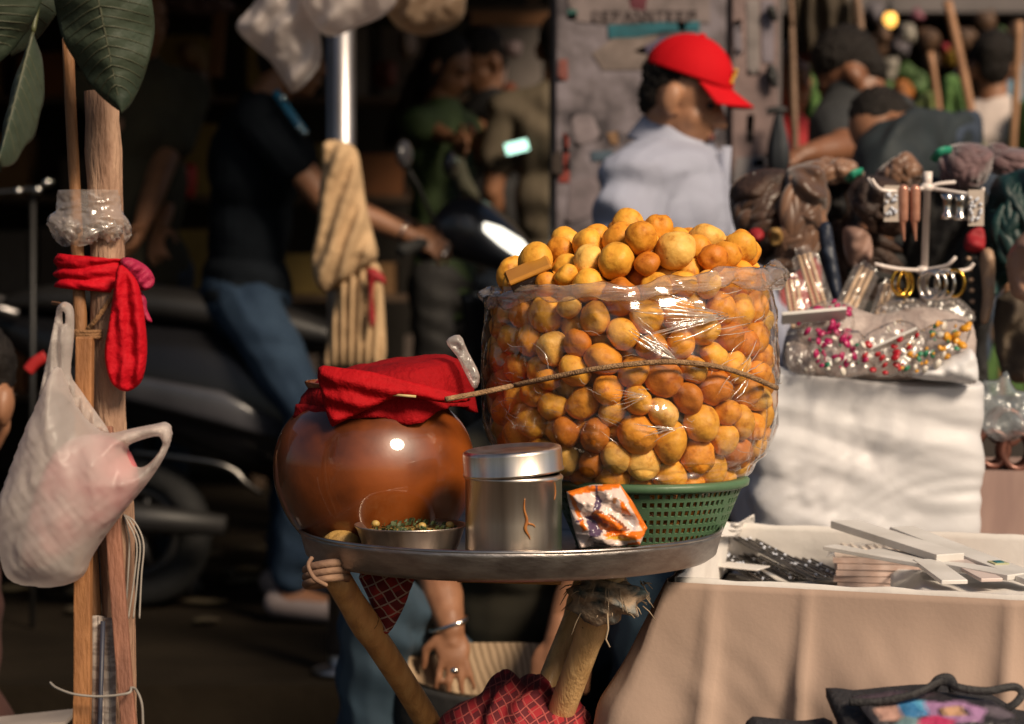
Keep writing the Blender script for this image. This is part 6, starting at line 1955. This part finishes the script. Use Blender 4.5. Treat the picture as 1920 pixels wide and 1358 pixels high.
scrap([(1064, 18), (1082, 18), (1082, 34), (1066, 36)], (.03, .16, .14), 'green', d1, 2)
scrap([(1178, -10), (1215, -10), (1210, 20), (1182, 16)], (.18, .03, .05), 'maroon', d1, 2)
# worn block lettering above the teal strip
ink = mat('faded_ink', (.1, .075, .075), rough=.8)
def glyph(ch, x, y, w, h, parent):
    seg = {'D': [(0, 0, 0, 1), (0, 0, .8, .1), (0, 1, .8, .9), (.9, .15, .9, .85)], 'E': [(0, 0, 0, 1), (0, 0, 1, 0), (0, .5, .8, .5), (0, 1, 1, 1)], 'F': [(0, 0, 0, 1), (0, 0, 1, 0), (0, .5, .8, .5)], 'A': [(0, 1, .5, 0), (.5, 0, 1, 1), (.2, .6, .8, .6)],
           'N': [(0, 1, 0, 0), (0, 0, 1, 1), (1, 1, 1, 0)], 'S': [(1, 0, 0, 0), (0, 0, 0, .5), (0, .5, 1, .5), (1, .5, 1, 1), (1, 1, 0, 1)], 'T': [(0, 0, 1, 0), (.5, 0, .5, 1)], 'P': [(0, 0, 0, 1), (0, 0, .9, 0), (.9, 0, .9, .5), (.9, .5, 0, .5)], 'I': [(.5, 0, .5, 1)]}[ch]
    m = MB()
    for (a, b, c, d) in seg:
        p, q = P(x + a * w, y + b * h, YK - .0125), P(x + c * w, y + d * h, YK - .0125)
        t_ = unit(q - p); s_ = t_.cross(Vector((0, 1, 0))); m.box((p + q) / 2, ((q - p).length + .006, .0012, .007), Matrix((t_, Vector((0, 1, 0)), s_)).transposed())
    m.build('letter', ink, parent, smooth=False)
for k, ch_ in enumerate('DEFANSTEEP'):
    glyph(ch_, 1112 + k * 20, 22, 12, 17, d1)
scrap([(1400, 0), (1424, 0), (1424, 140), (1402, 140)], (.36, .31, .3), 'tall', d2, 1)
scrap([(1382, 296), (1440, 290), (1446, 350), (1372, 352)], (.36, .33, .34), 'notice', d2, 1)
scrap([(1410, 300), (1434, 298), (1432, 312), (1408, 312)], (.12, .2, .34), 'noticeblue', d2, 2)
scrap([(1402, 215), (1414, 215), (1412, 268), (1400, 268)], (.09, .065, .06), 'dark', d2, 1)
scrap([(1376, 40), (1390, 36), (1392, 100), (1378, 110)], (.3, .26, .3), 'cool', d2, 1)
scrap([(1428, 0), (1452, 0), (1450, 118), (1430, 116)], (.36, .31, .36), 'coolpale', d2, 1)
iron = mat('black_iron', (.015, .014, .014), rough=.5)
for y in (26, 138, 150):
    m = MB(); m.cap(P(1446, y - 7, YK - .03), .014, P(1452, y + 8, YK - .03), .010); m.build('hinge', iron, kb)
# folded umbrella hanging from the cabinet
um = thing('hanging_umbrella', 'folded black umbrella hanging at the cabinet edge', 'umbrella', P(1460, 330, YK - .08))
m = MB(); m.tube(path([(1438, 210, YK - .08), (1456, 206, YK - .08), (1474, 208, YK - .08)]), .010, 8); m.build('handle', iron, um)
m = MB(); a = P(1460, 208, YK - .08); m.lathe([(.004, 0), (.01, -.02), (.028, -.09), (.03, -.13), (.02, -.17), (.008, -.19), (.003, -.2)], a, 24, wob=lambda a_, z: .004 * math.sin(8 * a_)); m.build('folded_canopy', mat('navy_canopy', (.014, .018, .024), rough=.6), um)

# ---- steel pole with cloth tied to it
YP = 5.85
pipe = mat('galvanised_pipe', (.4, .38, .38), (.32, .3, .3), rough=.34, metal=1, sc=6, rough2=.45)
sp_ = thing('steel_pole', 'shiny steel pole wrapped in beige cloth beside the scooter', 'pole', (P(641, 600, YP).x, YP, PAV))
m = MB(); m.tube([(P(641, 0, YP).x, YP, PAV), (P(641, 0, YP).x, YP, 2.25)], .0335, 28); m.build('pipe', pipe, sp_)
m = MB(); m.tube([(P(617, 0, YP).x, YP + .05, PAV), (P(617, 0, YP).x, YP + .05, 2.25)], .012, 14); m.build('thin_pipe', pipe, sp_)
m = MB(); m.lathe([(0, 0), (.08, 0), (.08, .012), (.04, .016), (.04, .05)], (P(641, 0, YP).x, YP, PAV), 24); m.build('base_plate', pipe, sp_)
bc = mat('beige_cotton', (.5, .34, .19), (.4, .26, .14), rough=.85, sc=5, bump=.2, bsc=90)
ct = thing('beige_cloth', 'beige cloth tied round the steel pole and hanging in folds', 'cloth', P(650, 680, YP - .06))
m, px = pillow([(606, 268), (640, 264), (668, 280), (678, 320), (686, 380), (700, 440), (708, 480), (690, 500), (660, 520), (620, 545), (600, 545), (588, 520), (585, 480), (596, 420), (598, 360), (604, 310)], YP - .05, .055, 6, amp=.008, nscale=20, seed=3,
               wr=lambda x, y: .014 * math.sin(((x - 640) + (y - 270) * .35) * .16 + 1.5 * nz(x * .02, y * .01, 0)))
m.build('upper_fold', bc, ct)
m, px = pillow([(640, 520), (690, 490), (712, 500), (718, 540), (722, 600), (722, 680), (690, 690), (640, 690), (608, 690), (614, 640), (626, 580)], YP - .03, .035, 6, amp=.005, nscale=20, seed=5,
               wr=lambda x, y: .016 * math.sin((x - 640 + (640 - x) * (y - 520) * -.001) * .36))
m.build('lower_fold', bc, ct)
m, px = pillow([(686, 510), (700, 502), (720, 518), (722, 535), (704, 530), (700, 560), (704, 600), (696, 618), (690, 590), (692, 545)], YP - .1, .010, 4, amp=.004, nscale=40, seed=5)
m.build('red_ribbon', mat('dark_red_ribbon', (.3, .008, .012), rough=.7), ct)

# ---- white bags hanging above
wb = film('white_hang_bag', haze=.8, rough=.35, gl=.7, bump=.5, bsc=12, hazecol=(.68, .6, .57), edge=.2)
def hbag(outline, Y, th, label, seed, mm=wb):
    t_ = thing('hanging_bag', label, 'plastic bag', P(outline[0][0], max(p[1] for p in outline), Y), 'bags hanging under the awning')
    m, px = pillow(outline, Y, th, 6, amp=.02, nscale=12, seed=seed, wr=lambda x, y: .012 * math.sin(x * .09 + y * .05 + 2 * nz(x * .02, y * .02, seed)))
    m.build('sack', mm, t_)
    tp_ = P(sum(p[0] for p in outline) / len(outline), -40, Y); m = MB(); m.tube([tp_, Vector((tp_.x, tp_.y, 2.2))], .004, 6); m.build('string', tw, t_)
hbag([(443, 46), (470, 14), (505, -30), (560, -60), (592, -20), (600, 60), (602, 112), (580, 150), (552, 174), (540, 166), (510, 120), (484, 96), (455, 70)], 5.6, .09, 'white plastic bag hanging in front of the man\'s face', 31)
hbag([(560, -60), (660, -80), (742, -40), (742, 6), (712, 34), (668, 52), (636, 66), (608, 66), (584, 40), (566, 0)], 5.5, .09, 'large white plastic bag hanging against the steel pole', 32)
hbag([(700, -40), (800, -60), (866, -30), (872, 20), (855, 48), (810, 66), (768, 62), (735, 40)], 6.2, .09, 'brownish plastic bag hanging right of the steel pole', 33, film('tan_hang_bag', haze=.8, rough=.4, gl=.6, bump=.5, bsc=12, hazecol=(.4, .28, .19), edge=.2))

# ---- scooter
sf_ = unit((.985, -.17, 0)); ss_ = unit((-.17, -.985, 0))       # forward, towards the camera
S0 = Vector((-1.15, 7.0, PAV)); KS = 1.1
def L3(l, s_, h): return S0 + (sf_ * l + ss_ * s_ + Vector((0, 0, h))) * KS
sct = thing('scooter', 'glossy black scooter with its headlight on, ridden by the man in black', 'scooter', S0)
paint = mat('black_gloss_paint', (.006, .006, .007), (.009, .009, .011), rough=.3, spec=.3, coat=.15, sc=5)
grey = mat('grey_panel', (.05, .05, .058), (.03, .03, .036), rough=.3, sc=5, coat=.4)
rub = mat('tyre_rubber', (.012, .012, .012), rough=.85, sc=30, bump=.4)
def loft(m, secs, seg=24, pw=2.6):
    vs, fs = [], []
    for (l, s_, h, hh, w) in secs:
        for k in range(seg):
            a = 6.283 * k / seg
            c_, n_ = math.cos(a), math.sin(a)
            vs.append(L3(l, s_ + w * math.copysign(abs(c_) ** (2 / pw), c_), h + hh * math.copysign(abs(n_) ** (2 / pw), n_)))
    n = len(secs)
    for i in range(n - 1):
        for k in range(seg): fs.append((i * seg + k, i * seg + (k + 1) % seg, (i + 1) * seg + (k + 1) % seg, (i + 1) * seg + k))
    fs.append(tuple(range(seg - 1, -1, -1))); fs.append(tuple((n - 1) * seg + k for k in range(seg)))
    return m.add(vs, fs)
def sm(secs, n=5): return [tuple(q) for q in bez(secs, n)]
m = MB(); loft(m, sm([(-.42, 0, .80, .03, .05), (-.25, 0, .74, .085, .12), (0, 0, .66, .15, .165), (.25, 0, .60, .19, .165), (.45, 0, .52, .17, .14), (.6, 0, .42, .1, .12)])); bd_ = m.build('body', paint, sct)
m = MB(); loft(m, sm([(-.36, 0, .85, .02, .08), (-.2, 0, .86, .045, .13), (.1, 0, .845, .05, .145), (.4, 0, .80, .055, .125), (.58, 0, .76, .035, .09)])); m.build('seat', mat('seat_vinyl', (.015, .014, .014), rough=.5), sct)
m = MB(); loft(m, [(-.2, .155, .66, .02, .012), (.0, .176, .63, .035, .014), (.3, .176, .57, .045, .014), (.48, .15, .5, .02, .012)]); m.build('side_panel', grey, bd_)
m = MB(); loft(m, [(.5, 0, .3, .04, .14), (.7, 0, .28, .035, .17), (.98, 0, .3, .04, .17)]); m.build('footboard', rub, sct)
m = MB()
def apron(u, v):
    w = .2 * math.sin(math.pi * (.18 + .64 * (1 - abs(v - .5) * .9))) 
    s_ = (u - .5) * 2
    return L3(1.0 - .04 * v + .11 * (1 - s_ * s_) + .02 * math.sin(v * 3), s_ * w, .26 + .62 * v)
m.sheet(apron, 20, 24); m.build('front_apron', paint, sct, solid=.03)
m = MB(); loft(m, sm([(.82, 0, 1.0, .04, .10), (.9, 0, 1.05, .08, .14), (.98, 0, 1.04, .09, .14), (1.06, 0, 1.0, .07, .10), (1.12, 0, .97, .03, .05)])); cw = m.build('handlebar_cowl', grey, sct)
m = MB(); loft(m, [(1.01, .125, 1.055, .012, .02), (1.05, .105, 1.03, .024, .03), (1.10, .075, .995, .026, .028), (1.13, .05, .965, .014, .02)]); m.build('headlight', glow('headlight_glass', (1.0, .93, .78), 2.2), cw)
for sg in (1, -1):
    m = MB(); m.tube([L3(.9, .1 * sg, 1.0), L3(.86, .26 * sg, 1.01), L3(.84, .38 * sg, .99)], .018, 10); m.build('handlebar_grip', rub, sct)
m = MB(); m.tube([L3(.93, .24, 1.0), L3(.95, .38, .98)], .006, 6); m.build('brake_lever', pipe, sct)
for sg in (1, -1):
    m = MB(); m.tube([L3(.9, .2 * sg, 1.04), L3(.86, .27 * sg, 1.16), L3(.84, .29 * sg, 1.2)], .006, 8); mr_ = m.build('mirror_stalk', rub, sct)
    m = MB(); m.ell(L3(.83, .3 * sg, 1.24), (.06, .022, .042), (ss_, sf_, Vector((0, 0, 1))), 18, 12); m.build('mirror', grey, mr_)
for l in (0, 1.22):
    w_ = thing('wheel', None, None, L3(l, 0, 0)); w_.parent = sct; w_.location = L3(l, 0, 0) - WO[sct.name]
    m = MB(); c = L3(l, 0, .21); m.tube([c + (sf_ * math.cos(a) + Vector((0, 0, 1)) * math.sin(a)) * .185 for a in [6.283 * k / 36 for k in range(36)]], .05, 12, closed=True); m.build('tyre', rub, w_)
    m = MB(); m.tube([c + (sf_ * math.cos(a) + Vector((0, 0, 1)) * math.sin(a)) * .13 for a in [6.283 * k / 30 for k in range(30)]], .022, 8, closed=True)
    for k in range(5):
        a = 6.283 * k / 5; m.tube([c, c + (sf_ * math.cos(a) + Vector((0, 0, 1)) * math.sin(a)) * .13], .014, 6)
    m.build('rim', iron, w_)
m = MB(); m.sheet(lambda u, v: L3(1.22 + .26 * math.cos(.3 + 2.4 * u), (v - .5) * .13, .21 + .26 * math.sin(.3 + 2.4 * u)), 20, 6); m.build('front_fender', paint, sct, solid=.01)
m = MB(); m.tube([L3(1.22, .06, .21), L3(1.14, .05, .5)], .02, 8); m.tube([L3(1.22, -.06, .21), L3(1.14, -.05, .5)], .02, 8); m.build('fork', pipe, sct)
m = MB(); m.tube([L3(-.28, .17, .3), L3(.0, .18, .27), L3(.3, .15, .25)], [.05, .055, .03], 12); m.build('exhaust', iron, sct)
m = MB(); m.tube(path([(250, 848, 6.75), (320, 856, 6.72), (400, 868, 6.7), (440, 884, 6.7), (460, 905, 6.7), (490, 926, 6.72)]), .009, 8); m.build('chrome_guard', mat('dull_chrome', (.2, .19, .18), rough=.3, metal=1), sct)
m = MB(); m.tube([L3(-.3, .12, .82), L3(-.45, .1, .86), L3(-.47, 0, .87), L3(-.45, -.1, .86), L3(-.3, -.12, .82)], .013, 8); m.build('grab_rail', pipe, sct)
m = MB(); m.ell(L3(-.43, .02, .77), (.05, .03, .025), (ss_, sf_, Vector((0, 0, 1))), 14, 10); m.build('tail_lamp', mat('red_lens', (.2, .01, .008), rough=.15), sct)

# ---- goods in the dim shop
random.seed(77)
rack = thing('shop_shelf', 'rough wooden shelving at the back of the dim shop', 'shelf', (-2.6, 10.6, PAV))
plank = mat('dark_plank', (.07, .04, .02), (.04, .022, .012), rough=.8, sc=10, stretch=(1, 6, 6))
for z in (.6, 1.05, 1.5, 1.95, 2.35):
    m = MB(); m.box((-2.6, 10.6, z), (5.6, .4, .03)); m.build('shelf_board', plank, rack, smooth=False)
for x in (-5.3, -4.0, -2.6, -1.2, .1):
    m = MB(); m.box((x, 10.82, 1.3), (.06, .04, 2.4)); m.build('upright', plank, rack, smooth=False)
cols = [((.17, .085, .03), 'tan'), ((.2, .07, .02), 'rust orange'), ((.12, .075, .04), 'brown'), ((.2, .13, .03), 'mustard'), ((.07, .05, .04), 'dark brown'), ((.12, .1, .09), 'grey')]
kind = ['left end', 'middle', 'right end']
rows = {.6: 'lowest', 1.05: 'second lowest', 1.5: 'middle', 1.95: 'upper'}
for z in (.6, 1.05, 1.5, 1.95):
    x = -2.5; n_ = 0
    while x < -.1:
        w, h, d = random.uniform(.12, .3), random.uniform(.14, .34), .28
        cidx = random.randrange(6)
        m = MB(); m.box((x + w / 2, 10.58, z + .017 + h / 2), (w, d, h), Matrix.Rotation(R(random.uniform(-4, 4)), 3, 'Z'))
        n_ += 1
        o = m.build('carton', mat('carton_%d' % cidx, cols[cidx][0], rough=.8, sc=6), smooth=False, label='%s carton, %s from the left on the %s dim shop shelf' % (cols[cidx][1], ('first second third fourth fifth sixth seventh eighth ninth tenth eleventh twelfth'.split())[min(n_, 12) - 1], rows[z]), cat='carton', group='cartons on the dim shop shelves')
        x += w + random.uniform(.02, .2)
def hang(outline, Y, th, mm, name, label, cat, seed, ridge=.01):
    m, px = pillow(outline, Y, th, 8, amp=.015, nscale=8, seed=seed, wr=lambda x, y: ridge * math.sin(x * .2 + 2 * nz(x * .02, y * .01, seed)))
    return m.build(name, mm, label=label, cat=cat)
straw_ = mat('straw_weave', (.2, .11, .04), (.12, .06, .02), rough=.8, sc=30, bump=.5)
hang([(330, 85), (365, 80), (388, 105), (385, 135), (350, 130), (335, 110)], 8.6, .08, straw_, 'straw_basket', 'straw basket hanging highest beside the man\'s back', 'basket', 1)
hang([(346, 135), (384, 130), (390, 160), (375, 168), (352, 158)], 8.6, .07, mat('dull_rose_cloth', (.2, .12, .1), rough=.8), 'cloth_roll', 'dull rose cloth roll under the straw basket', 'cloth roll', 2)
hang([(356, 172), (388, 170), (390, 205), (362, 210)], 8.6, .07, mat('mustard_cloth', (.2, .13, .02), rough=.8), 'cloth_roll', 'mustard cloth roll below the dull rose one', 'cloth roll', 3)
hang([(310, 345), (330, 335), (338, 312), (366, 308), (370, 340), (362, 372), (330, 372), (312, 368)], 7.9, .05, mat('vivid_red_bag', (.5, .03, .015), rough=.6), 'red_bag', 'vivid red bag behind the man in the black T-shirt', 'bag', 4)
hang([(324, 130), (340, 128), (362, 190), (362, 235), (348, 232), (340, 180)], 7.6, .03, mat('pale_rose_strap', (.24, .17, .16), rough=.8), 'sling_strap', 'pale sling hanging from the bystander\'s shoulder', 'sling', 5, .002)
hang([(300, 0), (370, -10), (435, 5), (430, 20), (370, 30), (330, 20)], 8.4, .06, mat('dull_mauve_cloth', (.16, .1, .1), rough=.8), 'cloth_roll', 'dull mauve cloth roll above the bystander', 'cloth roll', 6)
m = MB(); m.box(P(410, 60, 8.8), (.045, .04, .34), Matrix.Rotation(R(4), 3, 'Y')); m.build('wooden_batten', mat('orange_wood', (.2, .085, .03), rough=.7), smooth=False, label='orange brown wooden batten behind the man\'s head', cat='batten')
hang([(900, 70), (935, 64), (950, 100), (945, 180), (930, 190), (912, 140)], 9.6, .05, mat('dusty_pink_cloth', (.3, .2, .17), rough=.8), 'hanging_garment', 'dusty pink garment hanging behind the two people', 'garment', 7)
hang([(952, 78), (978, 80), (972, 108), (950, 104)], 9.6, .05, mat('dusty_lilac_cloth', (.26, .19, .19), rough=.8), 'hanging_garment', 'small lilac garment beside the dusty pink one', 'garment', 8)
hang([(748, 64), (776, 60), (782, 96), (760, 110), (748, 96)], 9.4, .05, mat('dusty_tan_cloth', (.26, .18, .14), rough=.8), 'hanging_garment', 'dusty tan garment right of the steel pole', 'garment', 9)
hang([(700, 120), (740, 116), (742, 160), (704, 164)], 9.4, .05, mat('dark_rust_cloth', (.1, .02, .01), rough=.8), 'hanging_garment', 'dark rust garment right of the steel pole', 'garment', 10)
hang([(940, 165), (968, 160), (966, 235), (946, 240)], 9.0, .05, mat('rust_cloth', (.2, .05, .02), rough=.8), 'hanging_garment', 'rust orange garment beside the drab grey shirt', 'garment', 11)
m = MB(); m.box(P(985, 36, 8.9), (.42, .06, .05)); m.build('wooden_beam', MATS['orange_wood'], smooth=False, label='wooden beam under the awning left of the cabinet', cat='beam')
hang([(832, 300), (866, 296), (880, 330), (900, 372), (870, 372), (850, 345)], 7.6, .04, mat('sage_cloth', (.18, .17, .11), rough=.8), 'sage_scarf', 'sage scarf hanging in front of the woman in green', 'scarf', 12)
# metal rail far left
rl_ = thing('metal_rail', 'dull metal rail with shiny joints at the far left', 'rail', P(50, 360, 6.6))
m = MB(); m.tube(path([(-30, 362, 6.6), (30, 358, 6.6), (80, 350, 6.6), (100, 340, 6.6)]), .008, 8); m.build('bar', mat('dull_chrome', (.2, .19, .18), rough=.3, metal=1), rl_)
for x, y in ((88, 342), (70, 356), (34, 358)):
    m = MB(); m.ell(P(x, y, 6.57), (.014, .012, .012), seg=12, rings=8); m.build('joint', silver, rl_)
m = MB(); m.tube([P(62, 352, 6.6), (P(58, 900, 6.6).x, 6.6, PAV)], .008, 8); m.build('upright', iron, rl_)
m = MB(); m.box(P(60, 1352, 3.4), (.12, .1, .006), Matrix.Rotation(R(-6), 3, 'Y')); o = m.build('tray_lid', mat('pale_edge', (.4, .34, .3), rough=.5), smooth=False, label='pale board edge at the bottom corner below the carrier bag', cat='board')
# rubbish and roots on the pavement
random.seed(8)
m = MB()
for k in range(60):
    x, y = random.uniform(-2.0, -.2), random.uniform(6.6, 9)
    m.ell((x, y, PAV + .012), (random.uniform(.02, .08), random.uniform(.02, .05), random.uniform(.008, .02)), seg=9, rings=6)
m.disp(lambda x, y, z: (.01 * nz(x, y, z, 20), .01 * nz(x, y, z, 20, 3), .005 * nz(x, y, z, 30, 5)))
m.build('litter', mat('dull_litter', (.06, .045, .02), (.03, .02, .01), rough=.8, sc=12), label='dull scraps littering the pavement under the scooter', cat='litter', kind='stuff')

# ---- right background: stalls beyond
netg = mat('green_net', (.07, .15, .03), (.035, .085, .018), rough=.8, sc=40, bump=.6, bsc=120)
netg2 = mat('light_green_net', (.1, .2, .05), (.06, .14, .035), rough=.8, sc=40, bump=.6, bsc=120)
palef = mat('pale_leaf_heap', (.22, .26, .08), (.13, .17, .05), rough=.8, sc=12, bump=.5)
hang([(1496, 110), (1530, 104), (1560, 120), (1566, 220), (1560, 330), (1490, 330), (1494, 200)], 7.9, .06, netg, 'green_netting', 'dark green netting behind the man in the charcoal T-shirt', 'netting', 21, .02)
hang([(1480, -20), (1560, -30), (1600, 10), (1622, 60), (1618, 130), (1590, 110), (1550, 120), (1500, 112), (1482, 60)], 7.2, .07, mat('dark_drape', (.05, .035, .018), (.03, .02, .01), rough=.8, sc=8), 'dark_drape', 'dark brown drape hanging above the charcoal shirted man', 'drape', 22, .03)
hang([(1596, 0), (1612, -10), (1622, 60), (1620, 125), (1606, 120)], 7.1, .02, mat('tan_drape', (.24, .15, .1), rough=.8), 'tan_strip', 'narrow tan strip at the drape\'s edge', 'strip', 23)
hang([(1476, -10), (1486, -12), (1492, 100), (1498, 320), (1484, 320)], 7.0, .02, MATS['tan_drape'], 'tan_strip', 'narrow tan strip beside the metal cabinet', 'strip', 24)
hang([(1700, 270), (1712, 200), (1740, 172), (1762, 180), (1768, 270), (1760, 290), (1702, 290)], 8.3, .12, palef, 'leaf_heap', 'pale green heap of leaves at the stall beyond', 'leaf heap', 25, .03)
hang([(1756, 290), (1760, 200), (1768, 150), (1790, 140), (1810, 170), (1838, 250), (1846, 300)], 8.0, .10, netg2, 'green_netting', 'bright green netting draped between the bamboo poles', 'netting', 26, .02)
hang([(1905, 200), (1960, 180), (1960, 300), (1895, 300)], 8.4, .08, netg, 'green_netting', 'green netting at the picture edge behind the white shirt', 'netting', 27, .02)
bamp = mat('far_bamboo', (.36, .19, .1), (.24, .12, .06), rough=.6, sc=9, stretch=(4, 4, 1))
for (a, b, Y_, r_, lb) in (((1776, 2), (1832, 262), 7.6, .016, 'tall leaning bamboo pole in front of the green netting'), ((1744, 98), (1764, 240), 7.9, .012, 'short bamboo pole beside the pale leaf heap'), ((1911, 40), (1898, 300), 8.0, .013, 'upright bamboo pole at the picture edge')):
    p, q = P(*a, Y_), P(*b, Y_); q = extend(p, q, 0)
    m = MB(); pole(m, p, q, r_, r_, (.1, .3, .5, .7), seed=r_ * 500); m.build('bamboo_pole', bamp, label=lb, cat='pole', group='bamboo poles of the far stall')
m = MB(); m.ell(P(1669, 37, 10.6), (.03, .03, .036), seg=16, rings=12); o = m.build('light_bulb', glow('bulb_glow', (1.0, .5, .1), 2.0), label='glowing orange light bulb hanging at the far shops', cat='light bulb')
bt = P(1669, 27, 10.6); m = MB(); m.tube([bt, Vector((bt.x, bt.y, bt.z + .05))], .018, 10); m.tube([Vector((bt.x, bt.y, bt.z + .05)), Vector((bt.x, bt.y, 2.65))], .004, 6); m.build('socket', iron, o)
random.seed(19)
fc = [((.42, .14, .02), 'orange'), ((.4, .36, .3), 'cream'), ((.35, .02, .03), 'red'), ((.5, .3, .03), 'yellow'), ((.08, .16, .04), 'green'), ((.3, .1, .14), 'pink'), ((.16, .14, .16), 'grey'), ((.12, .06, .03), 'brown')]
spots = [(1690, 172, 0, 26), (1668, 128, 1, 22), (1700, 140, 4, 24), (1776, 108, 3, 18), (1772, 90, 2, 12), (1700, 65, 1, 20), (1690, 90, 6, 22), (1740, 75, 7, 26), (1836, 92, 6, 18), (1875, 70, 4, 20), (1884, 105, 1, 16), (1896, 120, 5, 12), (1868, 128, 0, 14), (1640, 95, 7, 24), (1800, 145, 6, 16), (1750, 118, 7, 20), (1656, 65, 7, 20), (1722, 160, 4, 22), (1660, 160, 4, 18),
         (1720, 30, 5, 14), (1640, 20, 6, 20), (1600, 60, 7, 22), (1850, 40, 7, 24), (1810, 70, 7, 22), (1905, 60, 7, 20)]
near_ = ['beside the light bulb', 'under the far fascia', 'above the leaf heap', 'near the leaning pole', 'by the white shirt']
for k, (x, y, ci, r_) in enumerate(spots):
    nb = near_[0] if abs(x - 1669) < 45 and y < 90 else near_[3] if 1760 < x < 1812 else near_[4] if x > 1830 else near_[2] if y > 120 else near_[1]
    ol = [(x + r_ * math.cos(a) * random.uniform(.6, 1.1), y + r_ * math.sin(a) * random.uniform(.7, 1.3)) for a in [6.283 * j / 8 for j in range(8)]]
    m, px = pillow(ol, 10.2 + .25 * (k % 4), .05, 6, amp=.03, nscale=12, seed=k)
    m.build('stall_ware', mat('ware_' + fc[ci][1], fc[ci][0], tuple(q * .4 for q in fc[ci][0]), rough=.7, sc=14), label='blurred %s ware %s, %s' % (fc[ci][1], nb, ['hung high', 'at head height', 'set low', 'in the row behind'][0 if y < 60 else 1 if y < 110 else 2]), cat='stall ware', group='wares of the far stalls')
m = MB(); m.box(P(1888, 160, 9.0), (.12, .02, .17)); m.build('blue_poster', mat('sky_blue_print', (.16, .32, .42), (.08, .2, .3), rough=.6, sc=14), smooth=False, label='sky blue bag hanging beside the man in white', cat='bag')
st2 = thing('far_stall_table', 'far stall table behind the bundles under the green netting', 'table', (P(1760, 500, 8.6).x, 8.7, 0))
m = MB(); m.box((P(1760, 500, 8.6).x, 8.7, .95), (1.6, .8, .05)); m.build('top', plank, st2, smooth=False)
m = MB(); m.box((P(1760, 500, 8.6).x, 8.34, .46), (1.6, .03, .92)); m.build('front_cloth', netg, st2, smooth=False)
for dx in (-.75, .75):
    m = MB(); m.box((P(1760, 500, 8.6).x + dx, 9.0, .46), (.05, .05, .92)); m.build('leg', plank, st2, smooth=False)

# ---- tell like-labelled things apart by their order across the picture
same = {}
for o in list(COL.objects):
    if o.parent is None and 'label' in o: same.setdefault(o['label'], []).append(o)
for lb, os_ in same.items():
    if len(os_) < 2: continue
    os_.sort(key=lambda o: WO[o.name].x / max(WO[o.name].y, .1))
    n_ = len(os_)
    wd = {2: ['leftmost', 'rightmost'], 3: ['leftmost', 'central', 'rightmost'], 4: ['leftmost', 'second leftmost', 'second rightmost', 'rightmost']}.get(n_)
    if wd is None: wd = ['leftmost', 'second leftmost'] + ['one between'] * (n_ - 4) + ['second rightmost', 'rightmost']
    for o, w_ in zip(os_, wd):
        nl = '%s, %s of these' % (lb, w_)
        if len(nl.replace(',', ' ').split()) > 16: nl = '%s, %s' % (lb, w_)
        o['label'] = nl
